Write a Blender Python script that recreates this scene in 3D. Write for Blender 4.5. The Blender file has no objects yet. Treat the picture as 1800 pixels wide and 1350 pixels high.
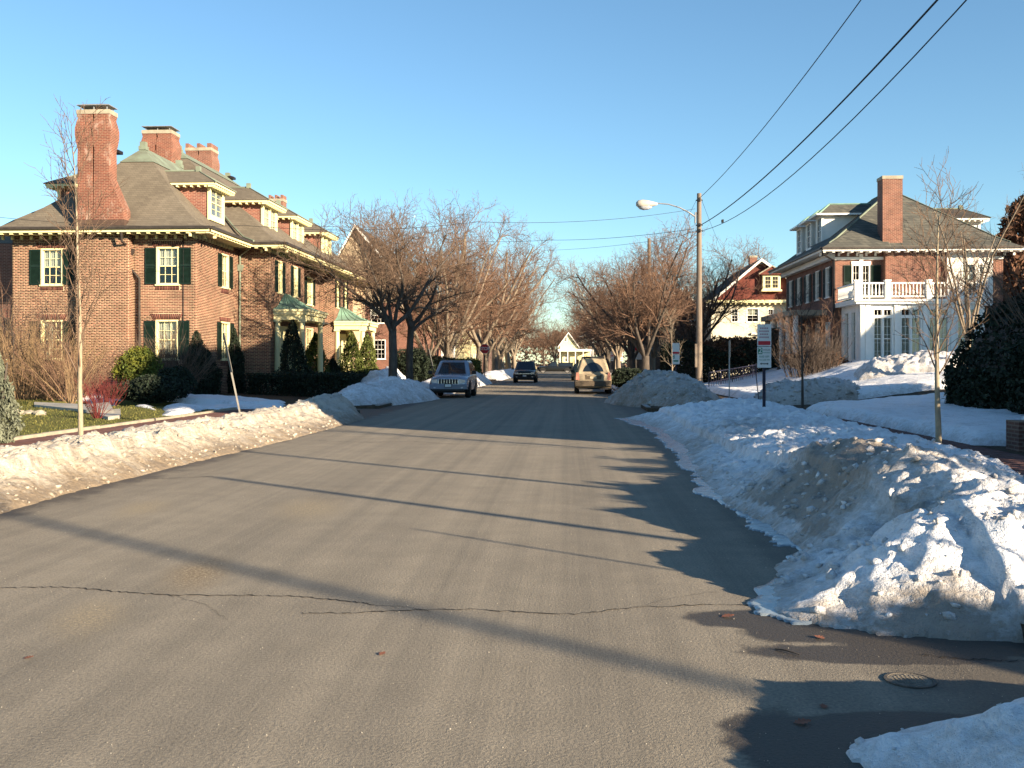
import bpy, bmesh, math, random
import numpy as np
from mathutils import Vector, Matrix
R = math.radians
rnd = random.Random(7)
sc = bpy.context.scene
COL = sc.collection

# ------------------------------------------------------------------ camera, sky, sun, exposure
F = 1766.0            # focal length in pixels of the 1800 px wide picture
HY = 638.0            # row of the horizon
YAW = R(3.2)          # camera turned this far left of the street's direction
CAMZ = 1.6
cam_d = bpy.data.cameras.new('camera')
cam = bpy.data.objects.new('camera', cam_d)
COL.objects.link(cam)
cam.location = (0, 0, CAMZ)
cam.rotation_euler = (R(90), 0, YAW)
cam_d.sensor_width = 36
cam_d.lens = 36 * F / 1800
cam_d.shift_y = (HY - 675) / 1800
cam_d.clip_end = 3000
cam_d.clip_start = 0.05
sc.camera = cam

SUN_AZ = math.atan2(0.787, -0.617)      # compass bearing, from +Y towards +X
SUN_EL = R(15.2)
w = bpy.data.worlds.new('World')
sc.world = w
w.use_nodes = True
nt = w.node_tree
bg = nt.nodes['Background']
sky = nt.nodes.new('ShaderNodeTexSky')
sky.sky_type = 'NISHITA'
sky.sun_disc = False
sky.sun_elevation = SUN_EL
sky.sun_rotation = SUN_AZ
sky.air_density = 1.0
sky.dust_density = 0.1
sky.ozone_density = 3.0
tint = nt.nodes.new('ShaderNodeMix'); tint.data_type = 'RGBA'; tint.blend_type = 'MULTIPLY'
tint.inputs[0].default_value = 1.0
tint.inputs[7].default_value = (0.95, 1.10, 1.10, 1)
nt.links.new(sky.outputs[0], tint.inputs[6])
nt.links.new(tint.outputs[2], bg.inputs[0])
bg.inputs[1].default_value = 0.058
sd = bpy.data.lights.new('sun', 'SUN')
sd.energy = 5.0
sd.angle = R(0.5)
sd.color = (1.0, 0.80, 0.56)
sun = bpy.data.objects.new('sun', sd)
COL.objects.link(sun)
sv = Vector((math.sin(SUN_AZ) * math.cos(SUN_EL), math.cos(SUN_AZ) * math.cos(SUN_EL), math.sin(SUN_EL)))
sun.rotation_euler = sv.to_track_quat('Z', 'Y').to_euler()
sc.view_settings.view_transform = 'Standard'
sc.view_settings.look = 'None'
sc.view_settings.gamma = 1
sc.view_settings.exposure = 1.72
sc.cycles.max_bounces = 6
sc.cycles.transparent_max_bounces = 12

# ------------------------------------------------------------------ geometry of the place
SA, CA = math.sin(YAW), math.cos(YAW)
def ray(px, py):
    cx, cz = (px - 900) / F, (HY - py) / F
    return (cx * CA - SA, cx * SA + CA, cz)
def at(px, py, Y=None, X=None, Z=None):
    """the point of the plane Y=, X= or Z= that the photograph shows at this pixel"""
    d = ray(px, py)
    if Y is not None: t = Y / d[1]
    elif X is not None: t = X / d[0]
    else: t = (Z - CAMZ) / d[2]
    return Vector((d[0] * t, d[1] * t, CAMZ + d[2] * t))
def G(px, py, z=0.0):
    p = at(px, py, Z=z)
    return (p.x, p.y)

def _hash(ix, iy, seed):
    h = (ix.astype(np.int64) * 374761393 + iy.astype(np.int64) * 668265263 + seed * 982451653) & 0xffffffff
    h = ((h ^ (h >> 13)) * 1274126177) & 0xffffffff
    return ((h ^ (h >> 16)) & 0xffff) / 65535.0
def vnoise(x, y, seed=0):
    ix, iy = np.floor(x), np.floor(y)
    fx, fy = x - ix, y - iy
    fx = fx * fx * (3 - 2 * fx); fy = fy * fy * (3 - 2 * fy)
    a, b = _hash(ix, iy, seed), _hash(ix + 1, iy, seed)
    c, d = _hash(ix, iy + 1, seed), _hash(ix + 1, iy + 1, seed)
    return (a * (1 - fx) + b * fx) * (1 - fy) + (c * (1 - fx) + d * fx) * fy
def fbm(x, y, sc_=1.0, octv=4, seed=0, gain=0.5):
    s, a, n = 0, 1, 0
    f = 1.0 / sc_
    for i in range(octv):
        s = s + a * (vnoise(x * f + i * 17.3, y * f - i * 9.1, seed + i) * 2 - 1)
        n += a; a *= gain; f *= 2.03
    return s / n
def sstep(a, b, x):
    t = np.clip((x - a) / (b - a), 0, 1)
    return t * t * (3 - 2 * t)

# ------------------------------------------------------------------ materials
MATS = {}
def new_mat(name):
    m = bpy.data.materials.new(name); m.use_nodes = True
    return m, m.node_tree, m.node_tree.nodes['Principled BSDF']
def N(nt, t, **kw):
    n = nt.nodes.new(t)
    for k, v in kw.items(): setattr(n, k, v)
    return n
def mixc(nt, fac, a, b, mode='MIX'):
    n = nt.nodes.new('ShaderNodeMix'); n.data_type = 'RGBA'; n.blend_type = mode
    for i, v in ((0, fac), (6, a), (7, b)):
        if hasattr(v, 'is_output') or isinstance(v, bpy.types.NodeSocket): nt.links.new(v, n.inputs[i])
        elif i == 0: n.inputs[0].default_value = v
        else: n.inputs[i].default_value = (*v[:3], 1)
    return n.outputs[2]
def ramp(nt, src, pts):
    r = nt.nodes.new('ShaderNodeValToRGB')
    while len(r.color_ramp.elements) < len(pts): r.color_ramp.elements.new(0.5)
    for e, (p, v) in zip(r.color_ramp.elements, pts):
        e.position = p
        e.color = (v, v, v, 1) if not isinstance(v, tuple) else (*v, 1)
    nt.links.new(src, r.inputs[0])
    return r.outputs[0]
def coords(nt, scale=(1, 1, 1), kind='pos'):
    if kind == 'pos':
        g = nt.nodes.new('ShaderNodeNewGeometry'); o = g.outputs['Position']
    else:
        g = nt.nodes.new('ShaderNodeTexCoord'); o = g.outputs['Object']
    mp = nt.nodes.new('ShaderNodeMapping'); mp.inputs['Scale'].default_value = scale
    nt.links.new(o, mp.inputs[0])
    return mp.outputs[0]
def noise(nt, vec, scale, detail=4, rough=0.6):
    n = nt.nodes.new('ShaderNodeTexNoise')
    n.inputs['Scale'].default_value = scale; n.inputs['Detail'].default_value = detail
    n.inputs['Roughness'].default_value = rough
    nt.links.new(vec, n.inputs['Vector'])
    return n.outputs['Fac']
def bump(nt, bs, h, strength, dist=0.02):
    b = nt.nodes.new('ShaderNodeBump'); b.inputs['Strength'].default_value = strength
    b.inputs['Distance'].default_value = dist
    nt.links.new(h, b.inputs['Height']); nt.links.new(b.outputs[0], bs.inputs['Normal'])
def mat(name, col, rough=0.8, var=0.25, scale=6.0, metal=0.0, bmp=0.0, col2=None, kind='obj', spec=0.3, island=0.0, dist=0.02, stretch=(1, 1, 1)):
    """plain weathered surface: base colour broken up by noise, optional relief"""
    if name in MATS: return MATS[name]
    m, nt, bs = new_mat(name)
    v = coords(nt, stretch, kind)
    n = noise(nt, v, scale)
    c2 = col2 or tuple(c * (1 - var) for c in col)
    c1 = col if col2 else tuple(min(1, c * (1 + var)) for c in col)
    f = ramp(nt, n, [(0.3, 0.0), (0.7, 1.0)])
    c = mixc(nt, f, c2, c1)
    if island:
        g = nt.nodes.new('ShaderNodeNewGeometry'); oi = nt.nodes.new('ShaderNodeObjectInfo')
        ad = nt.nodes.new('ShaderNodeMath'); ad.operation = 'ADD'
        nt.links.new(g.outputs['Random Per Island'], ad.inputs[0]); nt.links.new(oi.outputs['Random'], ad.inputs[1])
        fr = nt.nodes.new('ShaderNodeMath'); fr.operation = 'FRACT'; nt.links.new(ad.outputs[0], fr.inputs[0])
        c = mixc(nt, 1.0, c, ramp(nt, fr.outputs[0], [(0, 1 - island), (1, 1 + island * 0.6)]), 'MULTIPLY')
    nt.links.new(c, bs.inputs['Base Color'])
    bs.inputs['Roughness'].default_value = rough; bs.inputs['Metallic'].default_value = metal
    bs.inputs['Specular IOR Level'].default_value = spec
    if bmp: bump(nt, bs, noise(nt, v, scale * 4, 5), bmp, dist)
    MATS[name] = m
    return m
def glass_mat(name, tint=(0.9, 0.93, 0.95), dark=0.5):
    m, nt, bs = new_mat(name)
    out = nt.nodes['Material Output']
    tr = N(nt, 'ShaderNodeBsdfTransparent'); tr.inputs[0].default_value = (*[c * dark for c in tint], 1)
    gl = N(nt, 'ShaderNodeBsdfGlossy'); gl.inputs['Roughness'].default_value = 0.02
    lw_ = N(nt, 'ShaderNodeLayerWeight'); lw_.inputs[0].default_value = 0.5
    pw = N(nt, 'ShaderNodeMath'); pw.operation = 'POWER'; pw.inputs[1].default_value = 3.0; nt.links.new(lw_.outputs['Facing'], pw.inputs[0])
    fr = N(nt, 'ShaderNodeMath'); fr.operation = 'MULTIPLY_ADD'; fr.inputs[1].default_value = 0.7; fr.inputs[2].default_value = 0.06; nt.links.new(pw.outputs[0], fr.inputs[0])
    nz = noise(nt, coords(nt), 0.9, 2)
    b = N(nt, 'ShaderNodeBump'); b.inputs['Strength'].default_value = 0.12; b.inputs['Distance'].default_value = 0.05
    nt.links.new(nz, b.inputs['Height']); nt.links.new(b.outputs[0], gl.inputs['Normal'])
    mx = N(nt, 'ShaderNodeMixShader')
    nt.links.new(fr.outputs[0], mx.inputs[0]); nt.links.new(tr.outputs[0], mx.inputs[1]); nt.links.new(gl.outputs[0], mx.inputs[2])
    nt.links.new(mx.outputs[0], out.inputs[0])
    MATS[name] = m
    return m
def brick_tex(name, c1, c2, mortar, course=0.0677, length=0.213, kind='pos', msize=0.012, white=0.0):
    m, nt, bs = new_mat(name)
    g = nt.nodes.new('ShaderNodeNewGeometry')
    sp = nt.nodes.new('ShaderNodeSeparateXYZ'); nt.links.new(g.outputs['Position'], sp.inputs[0])
    ad = nt.nodes.new('ShaderNodeMath'); ad.operation = 'ADD'
    nt.links.new(sp.outputs[0], ad.inputs[0]); nt.links.new(sp.outputs[1], ad.inputs[1])
    cb = nt.nodes.new('ShaderNodeCombineXYZ')
    nt.links.new(ad.outputs[0], cb.inputs[0]); nt.links.new(sp.outputs[2], cb.inputs[1])
    b = nt.nodes.new('ShaderNodeTexBrick')
    b.inputs['Scale'].default_value = 1; b.inputs['Mortar Size'].default_value = msize
    b.inputs['Brick Width'].default_value = length; b.inputs['Row Height'].default_value = course
    b.inputs['Color1'].default_value = (*c1, 1); b.inputs['Color2'].default_value = (*c2, 1)
    b.inputs['Mortar'].default_value = (*mortar, 1)
    nt.links.new(cb.outputs[0], b.inputs['Vector'])
    n = noise(nt, coords(nt), 1.6, 5)
    c = mixc(nt, 1.0, b.outputs['Color'], ramp(nt, n, [(0.3, 0.75), (0.7, 1.2)]), 'MULTIPLY')
    if white:
        wn = noise(nt, coords(nt, (1, 1, .45)), 2.2, 6, .7)
        wf = nt.nodes.new('ShaderNodeMath'); wf.operation = 'MULTIPLY'; wf.inputs[1].default_value = white
        nt.links.new(ramp(nt, wn, [(0.57, 0), (0.68, 1)]), wf.inputs[0]); c = mixc(nt, wf.outputs[0], c, (0.50, 0.44, 0.38))
    nt.links.new(c, bs.inputs['Base Color'])
    bs.inputs['Roughness'].default_value = 0.9
    inv = nt.nodes.new('ShaderNodeMath'); inv.operation = 'SUBTRACT'; inv.inputs[0].default_value = 1
    nt.links.new(b.outputs['Fac'], inv.inputs[1])
    bump(nt, bs, inv.outputs[0], 0.5, 0.01)
    MATS[name] = m
    return m

M = dict(
    brick=mat('brick_clay', (0.165, 0.066, 0.046), 0.88, scale=0.9, col2=(0.095, 0.038, 0.031), kind='pos', island=0.5),
    mortar=mat('mortar', (0.50, 0.37, 0.245), 0.95, 0.25, 1.2, kind='pos'),
    paver=mat('paver_clay', (0.16, 0.075, 0.062), 0.9, scale=2.0, col2=(0.10, 0.05, 0.045), kind='pos', island=0.3),
    cream=mat('cream_paint', (0.72, 0.66, 0.38), 0.55, 0.06, 3),
    white=mat('white_paint', (0.78, 0.77, 0.72), 0.55, 0.07, 2),
    stucco=mat('cream_stucco', (0.58, 0.54, 0.42), 0.85, 0.1, 1.5),
    soffit=mat('brown_soffit', (0.085, 0.062, 0.045), 0.7, 0.2, 3),
    gutter=mat('dark_gutter', (0.05, 0.042, 0.038), 0.5, 0.3, 4, metal=0.3),
    shutter=mat('green_shutter_paint', (0.006, 0.017, 0.013), 0.45, 0.25, 4),
    copper=mat('green_copper', (0.20, 0.36, 0.28), 0.7, scale=1.3, col2=(0.13, 0.19, 0.15), bmp=0.2),
    copperdull=mat('dull_copper', (0.19, 0.24, 0.185), 0.75, scale=1.5, col2=(0.12, 0.13, 0.10)),
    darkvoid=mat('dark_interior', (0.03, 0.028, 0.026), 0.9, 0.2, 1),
    curtain=mat('cream_curtain', (0.70, 0.68, 0.52), 0.9, 0.12, 5),
    metal=mat('dark_steel', (0.03, 0.028, 0.03), 0.45, 0.3, 8, metal=0.6),
    zinc=mat('galvanised_steel', (0.33, 0.34, 0.35), 0.45, 0.15, 8, metal=0.5),
    stone=mat('pale_stone', (0.30, 0.27, 0.21), 0.85, 0.22, 3, bmp=0.3),
    concrete=mat('concrete', (0.34, 0.32, 0.28), 0.9, 0.2, 2, bmp=0.3, kind='pos'),
    granite=mat('granite', (0.30, 0.29, 0.28), 0.8, 0.3, 12, bmp=0.3, kind='pos'),
    bark=mat('dark_bark', (0.075, 0.062, 0.052), 0.95, 0.4, 9, bmp=0.8, stretch=(1, 1, 0.25)),
    barklight=mat('pale_bark', (0.20, 0.165, 0.125), 0.95, 0.3, 9, bmp=0.6, stretch=(1, 1, 0.25)),
    barkyoung=mat('young_bark', (0.27, 0.23, 0.165), 0.85, 0.25, 14, bmp=0.4, stretch=(1, 1, 0.4)),
    twig=mat('brown_twig', (0.125, 0.085, 0.06), 0.9, 0.3, 3),
    twigred=mat('reddish_twig', (0.155, 0.094, 0.064), 0.9, 0.3, 3),
    twigdark=mat('dark_twig', (0.065, 0.05, 0.042), 0.9, 0.3, 3),
    tan=mat('tan_twig', (0.22, 0.15, 0.085), 0.9, 0.35, 3),
    redstem=mat('red_stem', (0.13, 0.026, 0.024), 0.8, 0.3, 3),
    yew=mat('dark_needles', (0.016, 0.026, 0.014), 0.75, 0.5, 5, island=0.5),
    thuja=mat('green_scale_leaves', (0.085, 0.105, 0.022), 0.75, 0.4, 4, island=0.5),
    cypress=mat('yellow_green_leaves', (0.17, 0.17, 0.02), 0.75, 0.5, 2.5, island=0.5, col2=(0.04, 0.075, 0.015)),
    juniper=mat('grey_green_leaves', (0.125, 0.14, 0.10), 0.8, 0.3, 4, island=0.4),
    litter=mat('brown_leaves', (0.12, 0.06, 0.035), 0.85, 0.4, 5, island=0.5),
    bluesteel=mat('blue_black_paint', (0.012, 0.012, 0.03), 0.5, 0.2, 5),
    wire=mat('black_wire', (0.012, 0.012, 0.013), 0.7, 0.2, 5),
    tyre=mat('tyre_rubber', (0.018, 0.018, 0.018), 0.85, 0.2, 8),
    rim=mat('wheel_alloy', (0.35, 0.34, 0.33), 0.4, 0.1, 8, metal=0.7),
    chrome=mat('bright_chrome', (0.65, 0.66, 0.68), 0.2, 0.05, 4, metal=0.9),
    blackplastic=mat('black_plastic', (0.016, 0.016, 0.018), 0.55, 0.2, 6),
    signred=mat('sign_red', (0.42, 0.02, 0.03), 0.45, 0.08, 5),
    signwhite=mat('sign_white', (0.62, 0.62, 0.60), 0.45, 0.08, 4),
    signgreen=mat('sign_green', (0.01, 0.16, 0.09), 0.45, 0.1, 5),
    signgrey=mat('sign_back_aluminium', (0.20, 0.19, 0.17), 0.5, 0.15, 5, metal=0.4),
    ink=mat('black_ink', (0.02, 0.02, 0.02), 0.5, 0.1, 4),
    inkred=mat('red_ink', (0.36, 0.20, 0.22), 0.5, 0.1, 4),
)
wood = mat('pole_wood', (0.21, 0.175, 0.14), 0.9, 0.3, 6, bmp=0.5, stretch=(3, 3, 0.15), col2=(0.13, 0.10, 0.08))
M['wood'] = wood
M['glass'] = glass_mat('window_glass', dark=0.88)
M['carglass'] = glass_mat('car_glass', dark=0.25)
M['bricktex'] = brick_tex('brick_far', (0.20, 0.062, 0.045), (0.135, 0.045, 0.036), (0.30, 0.19, 0.14))
M['brickred'] = brick_tex('brick_red', (0.185, 0.066, 0.045), (0.115, 0.042, 0.034), (0.27, 0.17, 0.12))
M['brickchim'] = brick_tex('brick_chimney', (0.175, 0.052, 0.034), (0.105, 0.034, 0.027), (0.26, 0.15, 0.10), white=0.4)
M['brickdark'] = brick_tex('brick_brown', (0.12, 0.055, 0.042), (0.09, 0.04, 0.035), (0.18, 0.13, 0.10))
def shingle(name, a, b, row, ln, contrast=0.6):
    m, nt, bs = new_mat(name)
    g = nt.nodes.new('ShaderNodeNewGeometry')
    sp = nt.nodes.new('ShaderNodeSeparateXYZ'); nt.links.new(g.outputs['Position'], sp.inputs[0])
    ad = nt.nodes.new('ShaderNodeMath'); nt.links.new(sp.outputs[0], ad.inputs[0]); nt.links.new(sp.outputs[1], ad.inputs[1])
    cb = nt.nodes.new('ShaderNodeCombineXYZ'); nt.links.new(ad.outputs[0], cb.inputs[0]); nt.links.new(sp.outputs[2], cb.inputs[1])
    br = nt.nodes.new('ShaderNodeTexBrick'); br.inputs['Scale'].default_value = 1
    br.inputs['Brick Width'].default_value = ln; br.inputs['Row Height'].default_value = row
    br.inputs['Mortar Size'].default_value = 0.008
    br.inputs['Color1'].default_value = (*a, 1); br.inputs['Color2'].default_value = (*b, 1)
    br.inputs['Mortar'].default_value = (*[c * contrast for c in b], 1)
    nt.links.new(cb.outputs[0], br.inputs['Vector'])
    n = noise(nt, coords(nt), 0.8, 6)
    c = mixc(nt, 1.0, br.outputs['Color'], ramp(nt, n, [(0.3, 0.82), (0.7, 1.15)]), 'MULTIPLY')
    nt.links.new(c, bs.inputs['Base Color']); bs.inputs['Roughness'].default_value = 0.9
    bs.inputs['Specular IOR Level'].default_value = 0.2
    bump(nt, bs, n, 0.4, 0.03)
    return m
M['shingle'] = shingle('brown_shingle', (0.155, 0.135, 0.105), (0.125, 0.108, 0.085), 0.10, 0.25, 0.8)
M['slate'] = shingle('grey_slate', (0.12, 0.118, 0.10), (0.07, 0.072, 0.066), 0.16, 0.28, 0.6)
M['redshingle'] = shingle('red_shingle', (0.16, 0.050, 0.036), (0.12, 0.037, 0.030), 0.11, 0.22, 0.7)
M['tanshingle'] = shingle('tan_wall_shingle', (0.42, 0.34, 0.23), (0.35, 0.28, 0.20), 0.14, 0.3, 0.7)
M['darkroof'] = shingle('dark_roof', (0.07, 0.065, 0.06), (0.05, 0.046, 0.043), 0.12, 0.25, 0.7)

# ------------------------------------------------------------------ mesh building
WORLD = {}
class Frame:
    """wall frame: u along the wall, n out of it"""
    def __init__(s, ox, oy, ux, uy):
        s.o = (ox, oy); s.u = (ux, uy); s.n = (uy, -ux)
    def p(s, u, n, z):
        return (s.o[0] + s.u[0] * u + s.n[0] * n, s.o[1] + s.u[1] * u + s.n[1] * n, z)
WF = Frame(0, 0, 1, 0)     # n points to -Y
class MB:
    def __init__(s): s.v = []; s.f = []; s.m = []
    def add(s, vs, fs, mi=0):
        b = len(s.v); s.v += [tuple(v) for v in vs]
        s.f += [tuple(i + b for i in f) for f in fs]; s.m += [mi] * len(fs)
        return s
    def box(s, x0, x1, y0, y1, z0, z1, mi=0):
        return s.add([(x0, y0, z0), (x1, y0, z0), (x1, y1, z0), (x0, y1, z0), (x0, y0, z1), (x1, y0, z1), (x1, y1, z1), (x0, y1, z1)],
                     [(0, 3, 2, 1), (4, 5, 6, 7), (0, 1, 5, 4), (1, 2, 6, 5), (2, 3, 7, 6), (3, 0, 4, 7)], mi)
    def fbox(s, fr, u0, u1, n0, n1, z0, z1, mi=0):
        vs = [fr.p(u0, n0, z0), fr.p(u1, n0, z0), fr.p(u1, n1, z0), fr.p(u0, n1, z0), fr.p(u0, n0, z1), fr.p(u1, n0, z1), fr.p(u1, n1, z1), fr.p(u0, n1, z1)]
        return s.add(vs, [(0, 1, 2, 3), (4, 7, 6, 5), (0, 4, 5, 1), (1, 5, 6, 2), (2, 6, 7, 3), (3, 7, 4, 0)], mi)
    def tube(s, pts, rad, k=8, mi=0, cap=True):
        pts = [Vector(p) for p in pts]
        if not hasattr(rad, '__len__'): rad = [rad] * len(pts)
        b = len(s.v); n = len(pts)
        ref = None
        for i, p in enumerate(pts):
            d = (pts[min(i + 1, n - 1)] - pts[max(i - 1, 0)]).normalized()
            if ref is None: ref = Vector((1, 0, 0)) if abs(d.x) < 0.9 else Vector((0, 1, 0))
            a = (ref - d * ref.dot(d)).normalized(); ref = a; c = d.cross(a)
            for j in range(k):
                t = 2 * math.pi * j / k
                s.v.append(tuple(p + (a * math.cos(t) + c * math.sin(t)) * rad[i]))
        for i in range(n - 1):
            for j in range(k):
                s.f.append((b + i * k + j, b + i * k + (j + 1) % k, b + (i + 1) * k + (j + 1) % k, b + (i + 1) * k + j)); s.m.append(mi)
        if cap:
            s.f.append(tuple(b + j for j in reversed(range(k)))); s.m.append(mi)
            s.f.append(tuple(b + (n - 1) * k + j for j in range(k))); s.m.append(mi)
        return s
    def prism(s, poly, axis, a0, a1, mi=0):
        """poly: 2D points; axis 'y': (x,z) swept a0..a1 in y; 'x': (y,z); 'z': (x,y)"""
        def P(p, a): return {'y': (p[0], a, p[1]), 'x': (a, p[0], p[1]), 'z': (p[0], p[1], a)}[axis]
        n = len(poly)
        vs = [P(p, a0) for p in poly] + [P(p, a1) for p in poly]
        fs = [tuple(range(n)), tuple(reversed(range(n, 2 * n)))] + [(i, i + n, (i + 1) % n + n, (i + 1) % n) for i in range(n)]
        return s.add(vs, fs, mi)
    def build(s, name, mats, parent=None, local=False, smooth=False, sub=0):
        if not isinstance(mats, (list, tuple)): mats = [mats]
        me = bpy.data.meshes.new(name)
        o = bpy.data.objects.new(name, me)
        v = s.v
        if parent is not None and not local:
            w = WORLD[parent.name]
            v = [(a - w[0], b - w[1], c - w[2]) for a, b, c in v]
        me.from_pydata(v, [], s.f)
        for m_ in mats: me.materials.append(m_)
        if len(mats) > 1: me.polygons.foreach_set('material_index', s.m)
        bm = bmesh.new(); bm.from_mesh(me); bmesh.ops.recalc_face_normals(bm, faces=bm.faces); bm.to_mesh(me); bm.free()
        if smooth:
            me.polygons.foreach_set('use_smooth', [True] * len(me.polygons))
        COL.objects.link(o)
        WORLD[o.name] = (0, 0, 0)
        if parent is not None:
            o.parent = parent
            WORLD[o.name] = WORLD[parent.name]
        return o
def fast_mesh(name, verts, faces, mats, parent=None, smooth=False, local=False):
    """faces: (n,k) int array"""
    verts = np.asarray(verts, np.float32)
    if parent is not None and not local: verts = verts - np.array(WORLD[parent.name], np.float32)
    faces = np.asarray(faces, np.int32)
    me = bpy.data.meshes.new(name)
    n, k = faces.shape
    me.vertices.add(len(verts)); me.vertices.foreach_set('co', verts.ravel())
    me.loops.add(n * k); me.loops.foreach_set('vertex_index', faces.ravel())
    me.polygons.add(n); me.polygons.foreach_set('loop_start', np.arange(n, dtype=np.int32) * k)
    me.polygons.foreach_set('loop_total', np.full(n, k, np.int32))
    if smooth: me.polygons.foreach_set('use_smooth', np.ones(n, bool))
    me.update(calc_edges=True); me.validate()
    for m_ in (mats if isinstance(mats, (list, tuple)) else [mats]): me.materials.append(m_)
    o = bpy.data.objects.new(name, me); COL.objects.link(o)
    WORLD[o.name] = (0, 0, 0)
    if parent is not None: o.parent = parent; WORLD[o.name] = WORLD[parent.name]
    return o
def thing(name, label, cat, loc=(0, 0, 0), group=None, rz=0, rot=None):
    o = bpy.data.objects.new(name, None); COL.objects.link(o)
    o.empty_display_size = 0.2
    o.location = loc; o.rotation_euler = rot or (0, 0, rz)
    o['label'] = label; o['category'] = cat
    if group: o['group'] = group
    WORLD[o.name] = tuple(loc)
    return o
def tag(o, label=None, cat=None, group=None, kind=None):
    for k, v in (('label', label), ('category', cat), ('group', group), ('kind', kind)):
        if v: o[k] = v
    return o
def copy_tree(root, loc, rz=None, label=None, group=None, scale=None):
    c = root.copy(); COL.objects.link(c); c.location = loc
    if rz is not None: c.rotation_euler = (0, 0, rz)
    if scale: c.scale = (scale,) * 3 if not hasattr(scale, '__len__') else scale
    if label: c['label'] = label
    if group: c['group'] = group
    for ch in list(root.children):
        k = ch.copy(); COL.objects.link(k); k.parent = c
        for g in list(ch.children):
            q = g.copy(); COL.objects.link(q); q.parent = k
    return c
# ------------------------------------------------------------------ ground
ASPH = [(-6.6, 2.6, -60, 420), (2.6, 60, -3.5, 5.7), (-150, -6.6, 82, 90), (2.6, 150, 82, 90), (-24, -6.6, 31.6, 34.8), (2.6, 8.0, 29.6, 33.0)]
def in_asph(x, y):
    m = np.zeros(np.broadcast(x, y).shape, bool)
    for a, b, c, d in ASPH: m |= (x > a) & (x < b) & (y > c) & (y < d)
    return m
def terrain(x, y, mask=True):
    x = np.asarray(x, float); y = np.asarray(y, float)
    z = 0.10 + 0.0 * x * y
    rise = sstep(8.2, 15.5, x) * sstep(26, 50, y) * (1 - sstep(70, 84, y))
    z = z + 1.35 * rise
    rl = sstep(-10.8, -14, x) * sstep(6, 20, y) * (1 - sstep(60, 80, y))
    z = z + 0.12 * rl
    far = sstep(60, 500, np.hypot(x, y)) * 3.0 * (np.abs(x) > 30)
    z = z + far * sstep(30, 120, np.abs(x))
    z = z + 0.03 * fbm(x, y, 3.0, 3, 5) * (np.abs(x + 2) > 8)
    if mask: z = np.where(in_asph(x, y), -0.04, z)
    return z
def lines(a, b, step_near, step_far, c0, extra=()):
    out = [c0]; p = c0
    while p < b: p += min(step_far, step_near + 0.06 * abs(p - c0)); out.append(min(p, b))
    p = c0
    while p > a: p -= min(step_far, step_near + 0.06 * abs(p - c0)); out.append(max(p, a))
    return sorted(set(round(v, 4) for v in out + list(extra)))
ex = []
for a, b, c, d in ASPH: ex += [a - .012, a + .002, b - .002, b + .012]
ey = []
for a, b, c, d in ASPH: ey += [c - .012, c + .002, d - .002, d + .012]
gx = np.array(lines(-420, 420, 0.3, 40, -2, ex)); gy = np.array(lines(-90, 1400, 0.4, 60, 12, ey))
XX, YY = np.meshgrid(gx, gy)
ZZ = terrain(XX, YY)
def grid_faces(nx, ny):
    i = np.arange(ny - 1)[:, None] * nx + np.arange(nx - 1)[None]
    return np.stack([i, i + 1, i + nx + 1, i + nx], -1).reshape(-1, 4)
# ground material: winter lawn on the left, bare earth and litter elsewhere
m, nt, bs = new_mat('winter_ground')
v = coords(nt)
g1 = noise(nt, v, 0.45, 6); g2 = noise(nt, v, 9, 6, 0.7); g3 = noise(nt, v, 60, 3)
grass = mixc(nt, ramp(nt, g2, [(0.35, 0), (0.62, 1)]), (0.062, 0.078, 0.018), (0.155, 0.14, 0.045))
earth = mixc(nt, ramp(nt, g2, [(0.35, 0), (0.65, 1)]), (0.045, 0.032, 0.022), (0.10, 0.075, 0.05))
sp = N(nt, 'ShaderNodeSeparateXYZ'); nt.links.new(v, sp.inputs[0])
def smooth(nt, src, a, b):
    mr = nt.nodes.new('ShaderNodeMapRange'); mr.interpolation_type = 'SMOOTHSTEP'
    mr.inputs[1].default_value = a; mr.inputs[2].default_value = b
    nt.links.new(src, mr.inputs[0]); return mr.outputs[0]
def mul(nt, a, b, op='MULTIPLY'):
    n = nt.nodes.new('ShaderNodeMath'); n.operation = op
    for i, q in ((0, a), (1, b)):
        if isinstance(q, bpy.types.NodeSocket): nt.links.new(q, n.inputs[i])
        else: n.inputs[i].default_value = q
    return n.outputs[0]
lf = mul(nt, smooth(nt, sp.outputs[0], -10.4, -10.7), smooth(nt, sp.outputs[1], 39.5, 33.5))
lf = mul(nt, lf, ramp(nt, g1, [(0.3, 0.75), (0.5, 1.0)]))
c = mixc(nt, lf, earth, grass)
c = mixc(nt, 0.5, c, mixc(nt, g3, (0.4, 0.4, 0.4), (1.6, 1.6, 1.6)), 'MULTIPLY')
nt.links.new(c, bs.inputs['Base Color']); bs.inputs['Roughness'].default_value = 0.95; bs.inputs['Specular IOR Level'].default_value = 0.1
bump(nt, bs, g2, 0.8, 0.05)
MATS['winter_ground'] = m
gr = fast_mesh('ground', np.stack([XX, YY, ZZ], -1).reshape(-1, 3), grid_faces(len(gx), len(gy)), m)
tag(gr, kind='structure')

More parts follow.
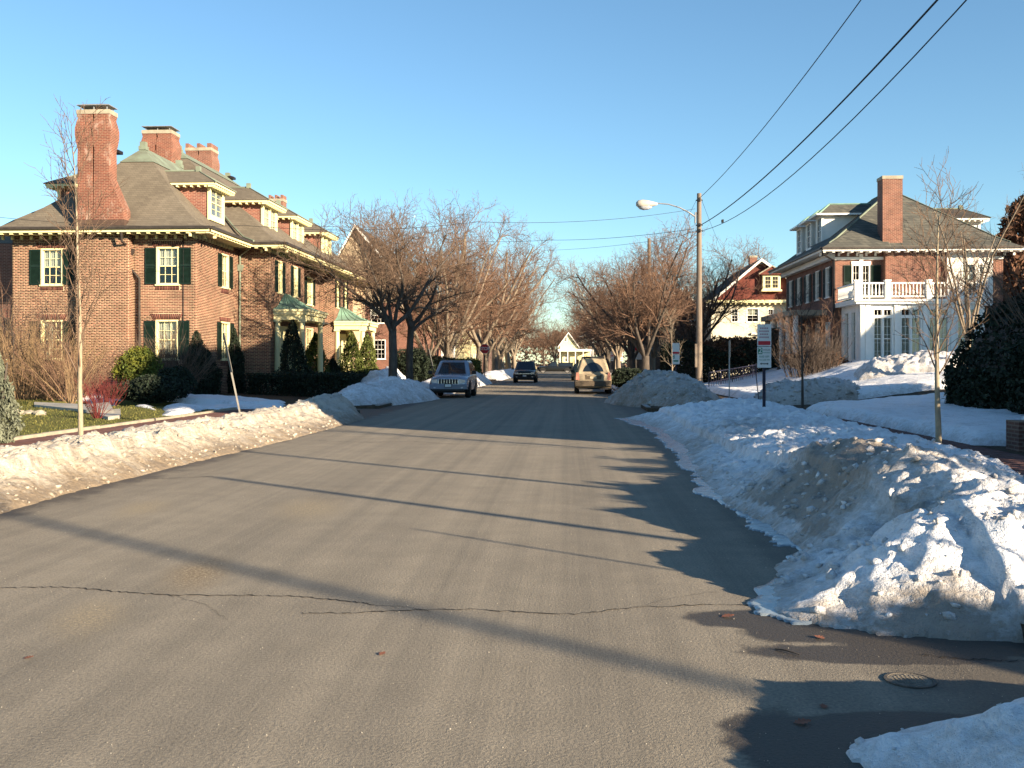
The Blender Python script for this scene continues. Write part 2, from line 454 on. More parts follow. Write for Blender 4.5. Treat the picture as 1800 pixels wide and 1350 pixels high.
# asphalt
m, nt, bs = new_mat('salted_asphalt')
v = coords(nt)
sp = N(nt, 'ShaderNodeSeparateXYZ'); nt.links.new(v, sp.inputs[0])
n_big = noise(nt, v, 0.35, 5); n_med = noise(nt, v, 2.2, 6, 0.65)
n_fin = noise(nt, v, 55, 3, 0.7); n_grit = noise(nt, v, 170, 2, 0.6)
trk = noise(nt, coords(nt, (1.9, 0.012, 1)), 1.0, 6, 0.7)
base = mixc(nt, ramp(nt, n_med, [(0.3, 0), (0.7, 1)]), (0.195, 0.176, 0.143), (0.238, 0.215, 0.174))
base = mixc(nt, 0.75, base, mixc(nt, ramp(nt, trk, [(0.36, 0), (0.62, 1)]), (0.76, 0.76, 0.77), (1.22, 1.20, 1.17)), 'MULTIPLY')
base = mixc(nt, 0.45, base, mixc(nt, ramp(nt, n_big, [(0.3, 0), (0.7, 1)]), (0.82, 0.82, 0.84), (1.15, 1.13, 1.1)), 'MULTIPLY')
base = mixc(nt, 0.8, base, mixc(nt, ramp(nt, n_fin, [(0.3, 0), (0.72, 1)]), (0.62, 0.62, 0.64), (1.38, 1.36, 1.3)), 'MULTIPLY')
vor = N(nt, 'ShaderNodeTexVoronoi'); vor.inputs['Scale'].default_value = 38; nt.links.new(v, vor.inputs['Vector'])
spk = ramp(nt, vor.outputs['Distance'], [(0.07, 1), (0.12, 0)])
sel = ramp(nt, noise(nt, v, 21, 2), [(0.5, 0), (0.62, 1)])
base = mixc(nt, mul(nt, spk, sel), base, (0.36, 0.33, 0.27))
def ellipse(nt, cx, cy, rx, ry, rot=0.0, edge=(0.75, 1.15), warp=0.5):
    mp = nt.nodes.new('ShaderNodeMapping'); mp.vector_type = 'TEXTURE'
    mp.inputs['Location'].default_value = (cx, cy, 0); mp.inputs['Rotation'].default_value = (0, 0, rot)
    mp.inputs['Scale'].default_value = (rx, ry, 1e3)
    nt.links.new(v, mp.inputs[0])
    ln = nt.nodes.new('ShaderNodeVectorMath'); ln.operation = 'LENGTH'; nt.links.new(mp.outputs[0], ln.inputs[0])
    d = mul(nt, ln.outputs['Value'], mul(nt, mul(nt, n_med, -0.5, 'ADD'), warp), 'ADD')
    return smooth(nt, d, edge[1], edge[0])
grain = ramp(nt, noise(nt, v, 40, 3, 0.8), [(0.42, 0), (0.6, 1)])
for (px, py, rx, ry, rot, st) in ((160, 1083, 0.24, 0.62, 0.28, .55), (345, 1008, 0.27, 0.75, 0.25, .95), (545, 893, 0.42, 1.0, 0.2, .55), (250, 893, 0.3, 0.8, 0.2, .35)):
    x_, y_ = G(px, py)
    e = ellipse(nt, x_, y_, rx, ry, rot, (0.0, 1.3))
    base = mixc(nt, mul(nt, e, mul(nt, mul(nt, grain, 0.5), 0.5, 'ADD')), base, mixc(nt, grain, (0.14, 0.09, 0.045) if st > .9 else (0.22, 0.185, 0.13), (0.34, 0.28, 0.185)))
wet = None
for (px, py, rx, ry, rot) in ((1330, 1088, 0.42, 0.26, 0.0), (1480, 1112, 0.62, 0.28, 0.0), (1680, 1135, 0.8, 0.28, 0.05), (1560, 1150, 0.8, 0.2, 0), (1450, 1330, 0.36, 0.55, 0.3), (1560, 1270, 0.6, 0.14, 0.1)):
    x_, y_ = G(px, py)
    e = ellipse(nt, x_, y_, rx, ry, rot, (0.86, 1.1), 1.1)
    wet = e if wet is None else mul(nt, wet, e, 'MAXIMUM')
edgeL = smooth(nt, mul(nt, sp.outputs[0], mul(nt, n_med, 0.9), 'ADD'), -5.15, -5.55)
edgeR = smooth(nt, mul(nt, sp.outputs[0], mul(nt, n_med, -0.8), 'ADD'), 1.0, 1.6)
wet = mul(nt, wet, mul(nt, edgeL, 0.85), 'MAXIMUM'); wet = mul(nt, wet, mul(nt, edgeR, 0.6), 'MAXIMUM')
base = mixc(nt, wet, base, mixc(nt, n_fin, (0.030, 0.027, 0.024), (0.085, 0.072, 0.058)))
nt.links.new(base, bs.inputs['Base Color'])
rr = nt.nodes.new('ShaderNodeMapRange'); rr.inputs[3].default_value = 0.92; rr.inputs[4].default_value = 0.55
nt.links.new(wet, rr.inputs[0]); nt.links.new(rr.outputs[0], bs.inputs['Roughness'])
bs.inputs['Specular IOR Level'].default_value = 0.25
hh = mul(nt, n_fin, mul(nt, n_grit, 0.5), 'ADD')
bump(nt, bs, hh, 0.8, 0.008)
MATS['asphalt'] = m
mb = MB()
for a, b, c, d in ASPH:
    mb.add([(a, c, 0), (b, c, 0), (b, d, 0), (a, d, 0)], [(0, 1, 2, 3)])
road = mb.build('road', m); tag(road, kind='structure')

# cracks in the road, narrow recessed-looking tar-dark strips lying on it
def strip(name, pts, w, z, material, parent, seed=0, fine=14, amp=0.02):
    r_ = random.Random(seed); P = []
    for (a, b) in zip(pts[:-1], pts[1:]):
        for i in range(fine): P.append((a[0] + (b[0] - a[0]) * i / fine, a[1] + (b[1] - a[1]) * i / fine))
    P.append(pts[-1]); vs = []; fs = []
    for i, p in enumerate(P):
        o = r_.uniform(-amp, amp); ww = w * r_.uniform(0.25, 1.0)
        vs += [(p[0], p[1] + o - ww / 2, z), (p[0], p[1] + o + ww / 2, z)]
        if i: fs.append((2 * i - 2, 2 * i, 2 * i + 1, 2 * i - 1))
    mb = MB(); mb.add(vs, fs); return mb.build(name, material, parent)
crk = mat('crack_tar', (0.022, 0.019, 0.017), 0.9, 0.3, 8)
strip('crack', [G(*p) for p in [(0, 1034), (110, 1032), (200, 1040), (300, 1047), (420, 1047), (520, 1048), (620, 1058), (657, 1064)]], 0.022, 0.004, crk, road, 1)
strip('crack', [G(*p) for p in [(530, 1079), (620, 1078), (730, 1073), (830, 1072), (1010, 1080), (1120, 1068), (1250, 1063), (1360, 1064)]], 0.020, 0.004, crk, road, 2)
strip('crack', [G(*p) for p in [(235, 843), (300, 841), (375, 838)]], 0.03, 0.004, crk, road, 3)
strip('crack', [G(*p) for p in [(560, 775), (640, 778), (720, 776), (800, 781)]], 0.03, 0.004, crk, road, 5)
strip('crack', [G(*p) for p in [(655, 1064), (720, 1068), (760, 1077)]], 0.008, 0.004, crk, road, 6)
strip('crack', [G(*p) for p in [(1120, 1067), (1180, 1052), (1260, 1040)]], 0.006, 0.004, crk, road, 7)
strip('crack', [G(*p) for p in [(300, 1047), (360, 1062), (400, 1090)]], 0.006, 0.004, crk, road, 8)
strip('crack', [G(*p) for p in [(1610, 1150), (1700, 1160), (1800, 1163)]], 0.02, 0.004, crk, road, 4)

# ------------------------------------------------------------------ snow
def poly_sdf(x, y, poly):
    """positive inside"""
    d = np.full(x.shape, 1e9); ins = np.zeros(x.shape, bool)
    n = len(poly)
    for i in range(n):
        ax, ay = poly[i]; bx, by = poly[(i + 1) % n]
        ex_, ey_ = bx - ax, by - ay
        t = np.clip(((x - ax) * ex_ + (y - ay) * ey_) / (ex_ * ex_ + ey_ * ey_ + 1e-12), 0, 1)
        d = np.minimum(d, np.hypot(x - ax - t * ex_, y - ay - t * ey_))
        c = ((ay > y) != (by > y)) & (x < (bx - ax) * (y - ay) / ((by - ay) if abs(by - ay) > 1e-9 else 1e-9) + ax)
        ins ^= c
    return np.where(ins, d, -d)
def snow_material(name, dirt=0.5, tone=(0.82, 0.84, 0.87)):
    m, nt, bs = new_mat(name)
    v = coords(nt)
    at_ = N(nt, 'ShaderNodeAttribute'); at_.attribute_name = 'dirt'
    n1 = noise(nt, v, 1.4, 6, 0.65); n2 = noise(nt, coords(nt, (1, 1, 2.5)), 7, 6, 0.7); n3 = noise(nt, v, 45, 3, 0.7)
    n4 = noise(nt, coords(nt, (1, 1, 0.5)), 16, 5, 0.75)
    f = mul(nt, mul(nt, n1, mul(nt, n2, 0.8), 'ADD'), mul(nt, at_.outputs['Fac'], 0.9), 'ADD')
    f = mul(nt, f, mul(nt, n4, 0.8), 'ADD')
    k = ramp(nt, mul(nt, f, 0.36), [(0.47, 0), (0.56, 0.40), (0.70, 1.0)])
    brown = mixc(nt, n2, (0.085, 0.066, 0.046), (0.36, 0.285, 0.20))
    cc = mixc(nt, mul(nt, k, dirt), tone, brown)
    gr_ = ramp(nt, n3, [(0.60, 1), (0.68, 0.45)])
    cc = mixc(nt, mul(nt, at_.outputs['Fac'], 0.7), cc, mixc(nt, gr_, (0.35, 0.3, 0.25), (1, 1, 1)), 'MULTIPLY')
    nt.links.new(cc, bs.inputs['Base Color'])
    bs.inputs['Roughness'].default_value = 0.55; bs.inputs['Specular IOR Level'].default_value = 0.35
    hh = mul(nt, mul(nt, n2, mul(nt, n4, 0.6), 'ADD'), mul(nt, n3, 0.25), 'ADD')
    bump(nt, bs, hh, 0.9, 0.06)
    return m
SNOW = snow_material('old_snow', 0.85)
SNOWL = snow_material('sanded_snow', 1.0, (0.54, 0.50, 0.43))
SNOWD = snow_material('dirty_snow', 1.0, (0.56, 0.54, 0.52))
def snow_patch(name, poly, hfun, dx, dy, material=None, label=None, cat=None, kind=None, dirt=0.0, lump=0.06, warp=0.12,
               base=None, seed=3, wslope=1.0, group=None, dirtfun=None, graded=None, ridge=0.03):
    xs = [p[0] for p in poly]; ys = [p[1] for p in poly]
    gx = np.arange(min(xs) - 0.3, max(xs) + 0.3, dx)
    if graded:
        g = [min(ys) - 0.3]
        while g[-1] < max(ys) + 0.3: g.append(g[-1] + dy * max(1, graded * (g[-1])))
        gy = np.array(g)
    else: gy = np.arange(min(ys) - 0.3, max(ys) + 0.3, dy)
    X, Y = np.meshgrid(gx, gy)
    d = poly_sdf(X, Y, poly) + warp * fbm(X, Y, 0.7, 4, seed) + warp * 0.35 * fbm(X, Y, 0.12, 2, seed + 9)
    w = wslope
    prof = np.sin(np.clip(d / w, 0, 1) * math.pi / 2) ** 0.85
    h0 = hfun(X, Y, d)
    big = fbm(X, Y, 1.1, 3, seed + 20); bill = 1 - np.abs(fbm(X, Y, 0.42, 4, seed + 30)) * 2
    fine = fbm(X, Y, 0.11, 3, seed + 40)
    rdg = np.abs(fbm(X * 1.0 + Y * 0.8, Y * 1.0 - X * .6, 0.26, 3, seed + 50))
    med = fbm(X + .3 * big, Y, 0.24, 4, seed + 60, 0.6)
    crust = np.floor(3 * fbm(X, Y, 0.30, 3, seed + 70)) / 3        # broken, stepped crust
    h = h0 * prof * (1 + 0.20 * big) + prof * (lump * .55 * bill + lump * 0.75 * med + lump * 0.45 * fine + lump * .28 * crust - ridge * 1.4 * rdg)
    h = np.where(d > 0, np.maximum(h, 0.012), -0.05)
    zb = terrain(X, Y) if base is None else base + 0 * X
    zb = np.maximum(zb, 0.0)
    Z = zb + h
    # undercut foot: where d just above 0 give it a small lip
    F_ = grid_faces(len(gx), len(gy))
    kv = (d > 0).ravel()
    F_ = F_[kv[F_].any(1)]
    used = np.unique(F_); remap = -np.ones(X.size, np.int64); remap[used] = np.arange(len(used))
    V = np.stack([X, Y, Z], -1).reshape(-1, 3)[used]
    o = fast_mesh(name, V, remap[F_], material or SNOW, smooth=True)
    dv = dirt + 0.55 * (1 - np.clip(h / (np.maximum(h0, 0.05)), 0, 1)) * 0.5 + 0.0 * X
    if dirtfun is not None: dv = dv + dirtfun(X, Y, h)
    a = o.data.attributes.new('dirt', 'FLOAT', 'POINT'); a.data.foreach_set('value', np.clip(dv, 0, 1.3).ravel()[used].astype(np.float32))
    tag(o, label, cat, group, kind)
    return o

# right: the long bank, street X about 2, from the corner pile to the driveway
edge_px = [(1100, 735), (1160, 755), (1200, 790), (1232, 835), (1260, 875), (1330, 920), (1400, 968), (1378, 1005), (1365, 1035), (1352, 1080), (1400, 1096), (1450, 1102), (1600, 1120), (1800, 1133)]
epts = [G(*p) for p in edge_px]
def hx(pts): return np.interp
ey_ = [p[1] for p in epts][::-1]; ex_ = [p[0] for p in epts][::-1]
poly = epts + [(4.3, 5.75), (5.3, 6.0), (5.7, 7.5), (5.75, 12), (5.9, 18), (6.1, 24), (5.6, 27.5), (4.0, 29.3), (2.6, 29.8)]
def h_right(X, Y, d):
    crest = np.interp(Y, [5.5, 6.3, 7.5, 9.0, 10.6, 12.2, 13.5, 16, 22, 26, 29.5], [0.34, 0.48, 0.56, 0.66, 0.68, 0.50, 0.40, 0.36, 0.40, 0.50, 0.25])
    xc = np.interp(Y, [5.5, 8, 10.5, 12, 16, 28], [3.0, 3.2, 3.0, 3.0, 3.6, 4.6])
    side = np.exp(-((X - xc) / np.where(X < xc, 1.2, 1.0)) ** 2)
    late = sstep(11.0, 14.0, Y)
    bump_ = 0.16 * np.exp(-(((X - 2.35) / .4) ** 2 + ((Y - 6.9) / .45) ** 2)) + 0.10 * np.exp(-(((X - 3.1) / .45) ** 2 + ((Y - 6.6) / .4) ** 2))
    hol = -0.22 * np.exp(-(((X - 2.55) / .35) ** 2 + ((Y - 7.9) / .5) ** 2)) - 0.16 * np.exp(-(((X - 2.3) / .6) ** 2 + ((Y - 10.2) / 1.0) ** 2))
    return crest * ((1 - late) * (0.22 + 0.78 * side) + late * (0.45 + 0.55 * sstep(1.6, 4.2, X))) + (1 - late) * (bump_ + hol)
def d_right(X, Y, h):
    a = 0.95 * np.exp(-(((X - 2.75) / .95) ** 2 + ((Y - 10.3) / 1.9) ** 2)) * (h > .12)
    b = 0.65 * np.exp(-(((X - 2.2) / .35) ** 2 + ((Y - 6.15) / .3) ** 2)) + 0.5 * np.exp(-(((X - 2.6) / .3) ** 2 + ((Y - 7.9) / .35) ** 2))
    c = 0.45 * np.exp(-(((X - 3.2) / .8) ** 2 + ((Y - 19) / 2.2) ** 2)) + 0.25 * sstep(0.28, 0.0, h)
    return a + b + c
snow_patch('snowbank', poly, h_right, 0.035, 0.035, label='long snowbank with a dirty brown-stained mound along the right kerb', cat='snowbank',
           lump=0.10, warp=0.14, seed=4, wslope=0.95, dirtfun=d_right, graded=0.10, ridge=0.02, base=None)
# the ice sheet that creeps out from its foot
icem, nt, bs = new_mat('blue_ice')
v = coords(nt); n1 = noise(nt, v, 9, 5)
nt.links.new(mixc(nt, n1, (0.10, 0.13, 0.15), (0.40, 0.47, 0.52)), bs.inputs['Base Color'])
bs.inputs['Roughness'].default_value = 0.22; bs.inputs['Specular IOR Level'].default_value = 0.5
bump(nt, bs, n1, 0.5, 0.02)
icepoly = [(x - np.interp(y, [5.5, 6.3, 8, 9, 12, 18, 30], [-.04, .02, .07, .10, .15, .2, .35]), y) for x, y in epts[:-3]] + [(3.2, 6.6), (3.2, 29)]
snow_patch('ice_sheet', icepoly, lambda X, Y, d: 0.016 + 0 * X, 0.03, 0.03, icem, label='thin blue-grey ice sheet with a ragged lip along the foot of the right snowbank',
           cat='ice', lump=0.004, warp=0.20, seed=8, wslope=0.25, graded=0.11, ridge=0.0, base=0.0)
# lower right corner pile
cp = [G(1462, 1322), G(1500, 1300), G(1560, 1292), G(1640, 1280), G(1800, 1262), (4.0, 4.55), (4.8, 3.0), (4.0, 1.4), (1.6, 1.6), (1.25, 2.8), G(1490, 1345)]
snow_patch('snowbank', cp, lambda X, Y, d: 0.34 * sstep(1.0, 2.4, X) + 0.12, 0.03, 0.03, label='rounded clean snow pile in the bottom right corner of the road', cat='snowbank',
           lump=0.06, warp=0.10, seed=14, wslope=0.6, base=0.0, ridge=0.02)
# left long bank
lp = [(-6.2, -1), (-6.15, 6)] + [G(*p) for p in [(0, 903), (110, 872), (200, 848), (330, 815), (440, 790), (520, 770), (600, 748), (642, 736)]] + [(-6.5, 31.2), (-7.3, 31.4), (-7.75, 30), (-7.8, 20), (-7.9, 8), (-8, -1)]
def h_left(X, Y, d):
    c = np.interp(Y, [0, 12, 20, 26, 29, 31], [0.37, 0.385, 0.37, 0.43, 0.54, 0.36])
    return c * (0.6 + 0.4 * sstep(-6.0, -6.9, X))
snow_patch('snowbank', lp, h_left, 0.04, 0.04, SNOWL, label='long ploughed snowbank along the left kerb in front of the brick walk', cat='snowbank',
           lump=0.10, warp=0.10, seed=22, wslope=0.75, dirtfun=lambda X, Y, h: 0.12 + 0.34 * sstep(0.50, 0.08, h) + 0.0 * sstep(27.0, 29.5, Y), graded=0.07, ridge=0.03)
lp2 = [(-8.6, 34.9), G(632, 718), G(690, 713), G(750, 706), (-5.7, 44.5), (-6.9, 47), (-8.6, 46.5), (-9.2, 42), (-9.2, 36.5)]
snow_patch('snowbank', lp2, lambda X, Y, d: 0.78 * np.interp(Y, [34, 38, 42, 46], [.3, .8, 1.0, .8]), 0.09, 0.09, label='shaded rounded snow pile beside the silver SUV under the twin dark trees', cat='snowbank',
           lump=0.16, warp=0.18, seed=31, wslope=1.4, ridge=0.07, dirtfun=lambda X, Y, h: 0.2 + 0 * X)
# far left kerb banks
snow_patch('snowbank', [(-6.0, 52), (-6.0, 60), (-5.9, 79), (-8.3, 79), (-8.4, 52)], lambda X, Y, d: 0.8 * np.interp(Y, [50, 56, 60, 70, 80], [.5, .8, 1, 1.1, .9]), 0.14, 0.14,
           label='bright sunlit snowbank on the left kerb behind the silver SUV', cat='snowbank', lump=0.12, warp=0.15, seed=33, wslope=1.2, dirtfun=lambda X, Y, h: 0.1 + 0 * X)
snow_patch('snowbank', [(-10.6, 49), (-8.9, 49), (-8.6, 54), (-9.0, 58), (-10.8, 57)], lambda X, Y, d: 1.35 + 0 * X, 0.12, 0.12,
           label='tall heap of white snow between the tree trunks left of the silver SUV', cat='snowbank', lump=0.2, warp=0.2, seed=35, wslope=1.5)
snow_patch('snowbank', [(-6.1, 92), (-6.0, 150), (-8.4, 150), (-8.4, 92)], lambda X, Y, d: 0.7 + 0 * X, 0.3, 0.3,
           label='far left snowbank beyond the crossing', cat='snowbank', lump=0.1, warp=0.2, seed=36, wslope=1.2)
# right dark pile beyond the driveway
rp = [G(1062, 708), G(1080, 712), G(1120, 716), (3.2, 34.6), (4.2, 33.6), (5.1, 34.7), (5.8, 38), (5.4, 43), (4.5, 45.5), (2.6, 46)]
snow_patch('snowbank', rp, lambda X, Y, d: 1.0 * np.interp(Y, [33, 36, 40, 46], [.5, .9, 1.05, .8]), 0.08, 0.08, SNOWD, label='grey-brown dirty snow mound beside the tan SUV', cat='snowbank',
           lump=0.20, warp=0.22, seed=41, wslope=1.8, ridge=0.10, dirtfun=lambda X, Y, h: 0.22 + 0.3 * fbm(X, Y, 1.3, 3, 91))
snow_patch('snowbank', [(2.5, 46), (2.7, 60), (2.7, 79), (4.9, 79), (5.2, 47)], lambda X, Y, d: 0.65 + 0 * X, 0.15, 0.15,
           label='shaded snowbank along the right kerb behind the tan SUV', cat='snowbank', lump=0.1, warp=0.15, seed=43, wslope=1.1, dirtfun=lambda X, Y, h: 0.15 + 0 * X)
snow_patch('snowbank', [(2.6, 93), (2.6, 150), (5, 150), (5, 93)], lambda X, Y, d: 0.6 + 0 * X, 0.3, 0.3, label='far right snowbank beyond the crossing', cat='snowbank', lump=0.1, warp=0.2, seed=44, wslope=1.1)
# right yard
yp = [(7.3, 18.6), (7.35, 22), (7.3, 28), (7.6, 33.0), (9.0, 34.3), (12, 34.6), (18, 34), (18, 19), (12, 18.2), (9, 18.2)]
snow_patch('snow_cover', yp, lambda X, Y, d: 0.26 + 0.05 * fbm(X, Y, 3, 2, 77), 0.09, 0.09, label='smooth blue-shaded snow on the front yard by the evergreen hedge', cat='snow', kind='stuff',
           lump=0.02, warp=0.12, seed=51, wslope=0.35, ridge=0.01)
yp2 = [(7.3, 36.6), (9, 37.2), (12.5, 37.6), (19, 38), (24, 44), (24, 51.5), (13.5, 55), (13.5, 66), (7.3, 66), (7.2, 50)]
snow_patch('snow_cover', yp2, lambda X, Y, d: 0.28 + 0.06 * fbm(X, Y, 3, 2, 78), 0.13, 0.13, label='shaded snow rising towards the white sunroom', cat='snow', kind='stuff',
           lump=0.03, warp=0.15, seed=52, wslope=0.5, ridge=0.01)
snow_patch('snowbank', [(6.9, 36.2), (8.6, 36.4), (10.6, 37.2), (11.4, 39), (10.5, 41), (8.0, 41), (7.0, 39)], lambda X, Y, d: 0.75 + 0 * X, 0.08, 0.08, SNOWD,
           label='grey snow heap beside the walk behind the parking sign', cat='snowbank', lump=0.16, warp=0.2, seed=61, wslope=1.2, ridge=0.08, dirtfun=lambda X, Y, h: 0.06 + 0.25 * fbm(X, Y, 1.3, 3, 92))
snow_patch('snowbank', [(11.6, 42.0), (14, 41.2), (19, 41), (21.5, 43.5), (18, 46), (12.4, 45.2)], lambda X, Y, d: 0.72 + 0 * X, 0.1, 0.1,
           label='lumpy snow ridge in front of the white sunroom', cat='snowbank', lump=0.22, warp=0.2, seed=63, wslope=1.3, dirtfun=lambda X, Y, h: 0.28 + 0 * X)
# left yard patches
def GL(l, z=0.25): return [G(*p, z) for p in l]
snow_patch('snow_cover', GL([(288, 722), (330, 722), (360, 711), (420, 709), (500, 709), (500, 701), (430, 699), (360, 699), (322, 694), (300, 702)]), lambda X, Y, d: 0.14 + 0 * X, 0.09, 0.09,
           label='melting snow patch in the shade below the brick house', cat='snow', kind='stuff', lump=0.03, warp=0.2, seed=71, wslope=0.5, ridge=0.0)
snow_patch('snow_cover', GL([(105, 703), (190, 706), (215, 702), (180, 694), (110, 695)]), lambda X, Y, d: 0.12 + 0 * X, 0.09, 0.09,
           label='thin snow patch behind the red-stemmed shrubs', cat='snow', kind='stuff', lump=0.02, warp=0.2, seed=72, wslope=0.4, ridge=0.0)
snow_patch('snow_cover', GL([(222, 716), (262, 722), (275, 724), (262, 718), (240, 713)], 0.13), lambda X, Y, d: 0.05 + 0 * X, 0.05, 0.05,
           label='small scraps of snow on the lawn edge under the dark shrub', cat='snow', kind='stuff', lump=0.02, warp=0.12, seed=73, wslope=0.25, ridge=0.0)

# broken chunks of ploughed snow lying on and at the foot of the banks
def chunks(src, n, label, seed, smax, cond, material):
    g = np.random.default_rng(seed); co = np.empty(len(src.data.vertices) * 3, np.float32); src.data.vertices.foreach_get('co', co); co = co.reshape(-1, 3)
    co = co[cond(co)]; P = co[g.integers(0, len(co), n)]
    bm = bmesh.new(); bmesh.ops.create_icosphere(bm, subdivisions=1, radius=1); base = np.array([v.co[:] for v in bm.verts]); fs = np.array([[v.index for v in f.verts] for f in bm.faces]); bm.free()
    s_ = smax * g.uniform(.12, 1, (n, 1, 1)) ** 2.2 + .006
    V = base[None] * (1 + .32 * g.normal(0, 1, (n, len(base), 1))) * s_ * g.uniform(.6, 1.2, (n, 1, 3)) * np.array([1, 1, .75])
    V = V + P[:, None] + np.array([0, 0, 1]) * s_ * .12
    F_ = fs[None] + (np.arange(n) * len(base))[:, None, None]
    o = fast_mesh('snow_chunks', V.reshape(-1, 3), F_.reshape(-1, 3), material)
    a = o.data.attributes.new('dirt', 'FLOAT', 'POINT'); a.data.foreach_set('value', np.repeat(g.uniform(0, .45, n), len(base)).astype(np.float32))
    tag(o, label, 'snow', kind='stuff')
_b = [o for o in COL.objects if o.name.startswith('snowbank')]
chunks(_b[0], 1300, 'broken snow chunks lying on the right snowbank', 1, .045, lambda c: (c[:, 1] < 16) & (c[:, 2] > .02), SNOW)
chunks(_b[1], 120, 'broken snow chunks on the corner snow pile', 2, .022, lambda c: c[:, 2] > .02, SNOW)
chunks(_b[2], 900, 'broken snow chunks lying on the left snowbank', 3, .042, lambda c: (c[:, 1] > 8) & (c[:, 0] > -7.3) & (c[:, 2] > .01), SNOWL)
for _o in _b:
    if 'dirty snow mound' in _o['label'] or 'grey snow heap' in _o['label']: chunks(_o, 500, 'broken dirty chunks on the ' + ('grey heap behind the parking sign' if 'heap' in _o['label'] else 'mound beside the tan SUV'), 4, .10, lambda c: c[:, 2] > .05, SNOWD)

# ------------------------------------------------------------------ sidewalks of brick
def sidewalk(name, x0, x1, y0, y1, near_n=300):
    sw = MB(); sw.box(x0, x1, y0, y1, 0.02, 0.128); s = sw.build(name, M['mortar'] if 0 else mat('walk_bed', (0.10, 0.08, 0.065), 0.95, 0.2, 3), None)
    tag(s, kind='structure')
    bw, bl, g = 0.098, 0.2, 0.008
    rows = []; y = y0 + 0.05; r_ = 0
    while y < y1 - 0.06:
        x = x0 + 0.005 + (0.5 * bl if r_ % 2 else 0)
        if r_ % 2: rows.append((x0 + 0.005, y, bl * 0.5 - g))
        while x < x1 - 0.02:
            L = min(bl, x1 - x); rows.append((x, y, L - g)); x += bl
        y += bw + g; r_ += 1
    me = None
    proto = MB(); proto.box(0, bl - g, 0, bw, 0, 0.03); 
    full = [r for r in rows if abs(r[2] - (bl - g)) < 1e-6]
    vis = [r for r in full if r[1] > (15.5 if x0 < 0 else 12.5)][:near_n]
    vs_ = set(vis)
    for i, r in enumerate(vis):
        if me is None:
            o = proto.build('brick', M['paver']); me = o.data
        else:
            o = bpy.data.objects.new('brick', me); COL.objects.link(o)
        o.parent = s; o.location = (r[0], r[1], 0.105 + rnd.uniform(-.003, .003))
    rest = [r for r in rows if r not in vs_]
    mb = MB()
    for r in rest:
        z = rnd.uniform(-.003, .003)
        mb.box(r[0], r[0] + r[2], r[1], r[1] + bw, 0.11 + z, 0.135 + z)
    o = mb.build('paving', M['paver'], s); o['kind'] = 'stuff'
    return s
sidewalk('sidewalk', -10.45, -8.7, 5, 31.4)
sidewalk('sidewalk', 5.85, 7.2, 6.2, 29.4)
# granite kerbs, mostly under the snow, and the pale edging of the lawn
def kerb(x, y0, y1, label):
    t = thing('kerb', label, 'kerb', (x, y0, 0)); y = y0
    me = None
    while y < y1 - 0.3:
        L = min(1.8, y1 - y)
        if me is None or abs(L - 1.8) > 1e-6:
            mb = MB(); mb.box(-0.075, 0.075, 0.006, L - 0.006, -0.03, 0.13); o = mb.build('kerb_stone', M['granite'], t, local=True)
            if abs(L - 1.8) < 1e-6: me = o.data
        else:
            o = bpy.data.objects.new('kerb_stone', me); COL.objects.link(o); o.parent = t
        o.location = (0, y - y0, 0); y += L
kerb(-6.70, 35.0, 80, 'granite kerb on the left side of the street')
kerb(2.70, 34, 80, 'granite kerb on the right side of the street')
mb = MB(); y = 6.0
while y < 31:
    L = rnd.uniform(0.9, 1.3); mb.box(-10.61, -10.5, y, y + L - 0.015, 0.05, 0.19 + rnd.uniform(-.01, .01)); y += L
tag(mb.build('lawn_edging', M['stone']), 'low pale stone edging between the lawn and the brick walk', 'edging')
# concrete step path on the left lawn
pth = thing('garden_path', 'pale concrete path and low step crossing the left lawn', 'path', (-15.5, 30, 0.2))
a = G(130, 712, 0.28); 
mb = MB(); mb.prism([G(60, 708, .27), G(150, 712, .27), G(192, 708, .27), G(200, 723, .27), G(150, 722, .27), G(60, 713, .27)], 'z', 0.1, 0.30); mb.build('path_slab', M['concrete'], pth)
mb = MB(); mb.prism([G(150, 724, .2), G(212, 719, .2), G(212, 731, .2), G(190, 734, .2)], 'z', 0.1, 0.22); mb.build('step', M['concrete'], pth)
# low brick wall with a snow cap by the right walk
wl = thing('garden_wall', 'low dark brick garden wall with a snow cap at the right edge', 'wall', (9.5, 17.6, 0.1))
mb = MB(); mb.box(7.55, 13, 17.3, 17.8, 0.05, 0.62); mb.build('wall', M['brickdark'], wl)
_cap = snow_patch('snow_cap', [(7.75, 17.2), (8.2, 17.1), (13.1, 17.2), (13.1, 17.9), (8.2, 18.0), (7.8, 17.9)], lambda X, Y, d: 0.14 + 0 * X, 0.05, 0.05,
           lump=0.02, warp=0.06, seed=81, wslope=0.25, base=0.615, ridge=0)
_cap.parent = wl; _cap.location = (-9.5, -17.6, -0.1)
# ------------------------------------------------------------------ houses
def cells(u0, u1, z0, z1, holes):
    us = sorted({u0, u1, *[min(max(h[0], u0), u1) for h in holes], *[min(max(h[1], u0), u1) for h in holes]})
    zs = sorted({z0, z1, *[min(max(h[2], z0), z1) for h in holes], *[min(max(h[3], z0), z1) for h in holes]})
    for a, b in zip(us[:-1], us[1:]):
        run = None
        for c, d in zip(zs[:-1], zs[1:]):
            m_, n_ = (a + b) / 2, (c + d) / 2
            solid = not any(h[0] < m_ < h[1] and h[2] < n_ < h[3] for h in holes)
            if solid: run = (run[0], d) if run else (c, d)
            if (not solid) and run: yield a, b, *run; run = None
        if run: yield a, b, *run
def wall(fr, u0, u1, z0, z1, holes, parent, material, thick=0.28, name='wall'):
    mb = MB()
    for a, b, c, d in cells(u0, u1, z0, z1, holes): mb.fbox(fr, a, b, -thick, 0, c, d)
    return mb.build(name, material, parent)
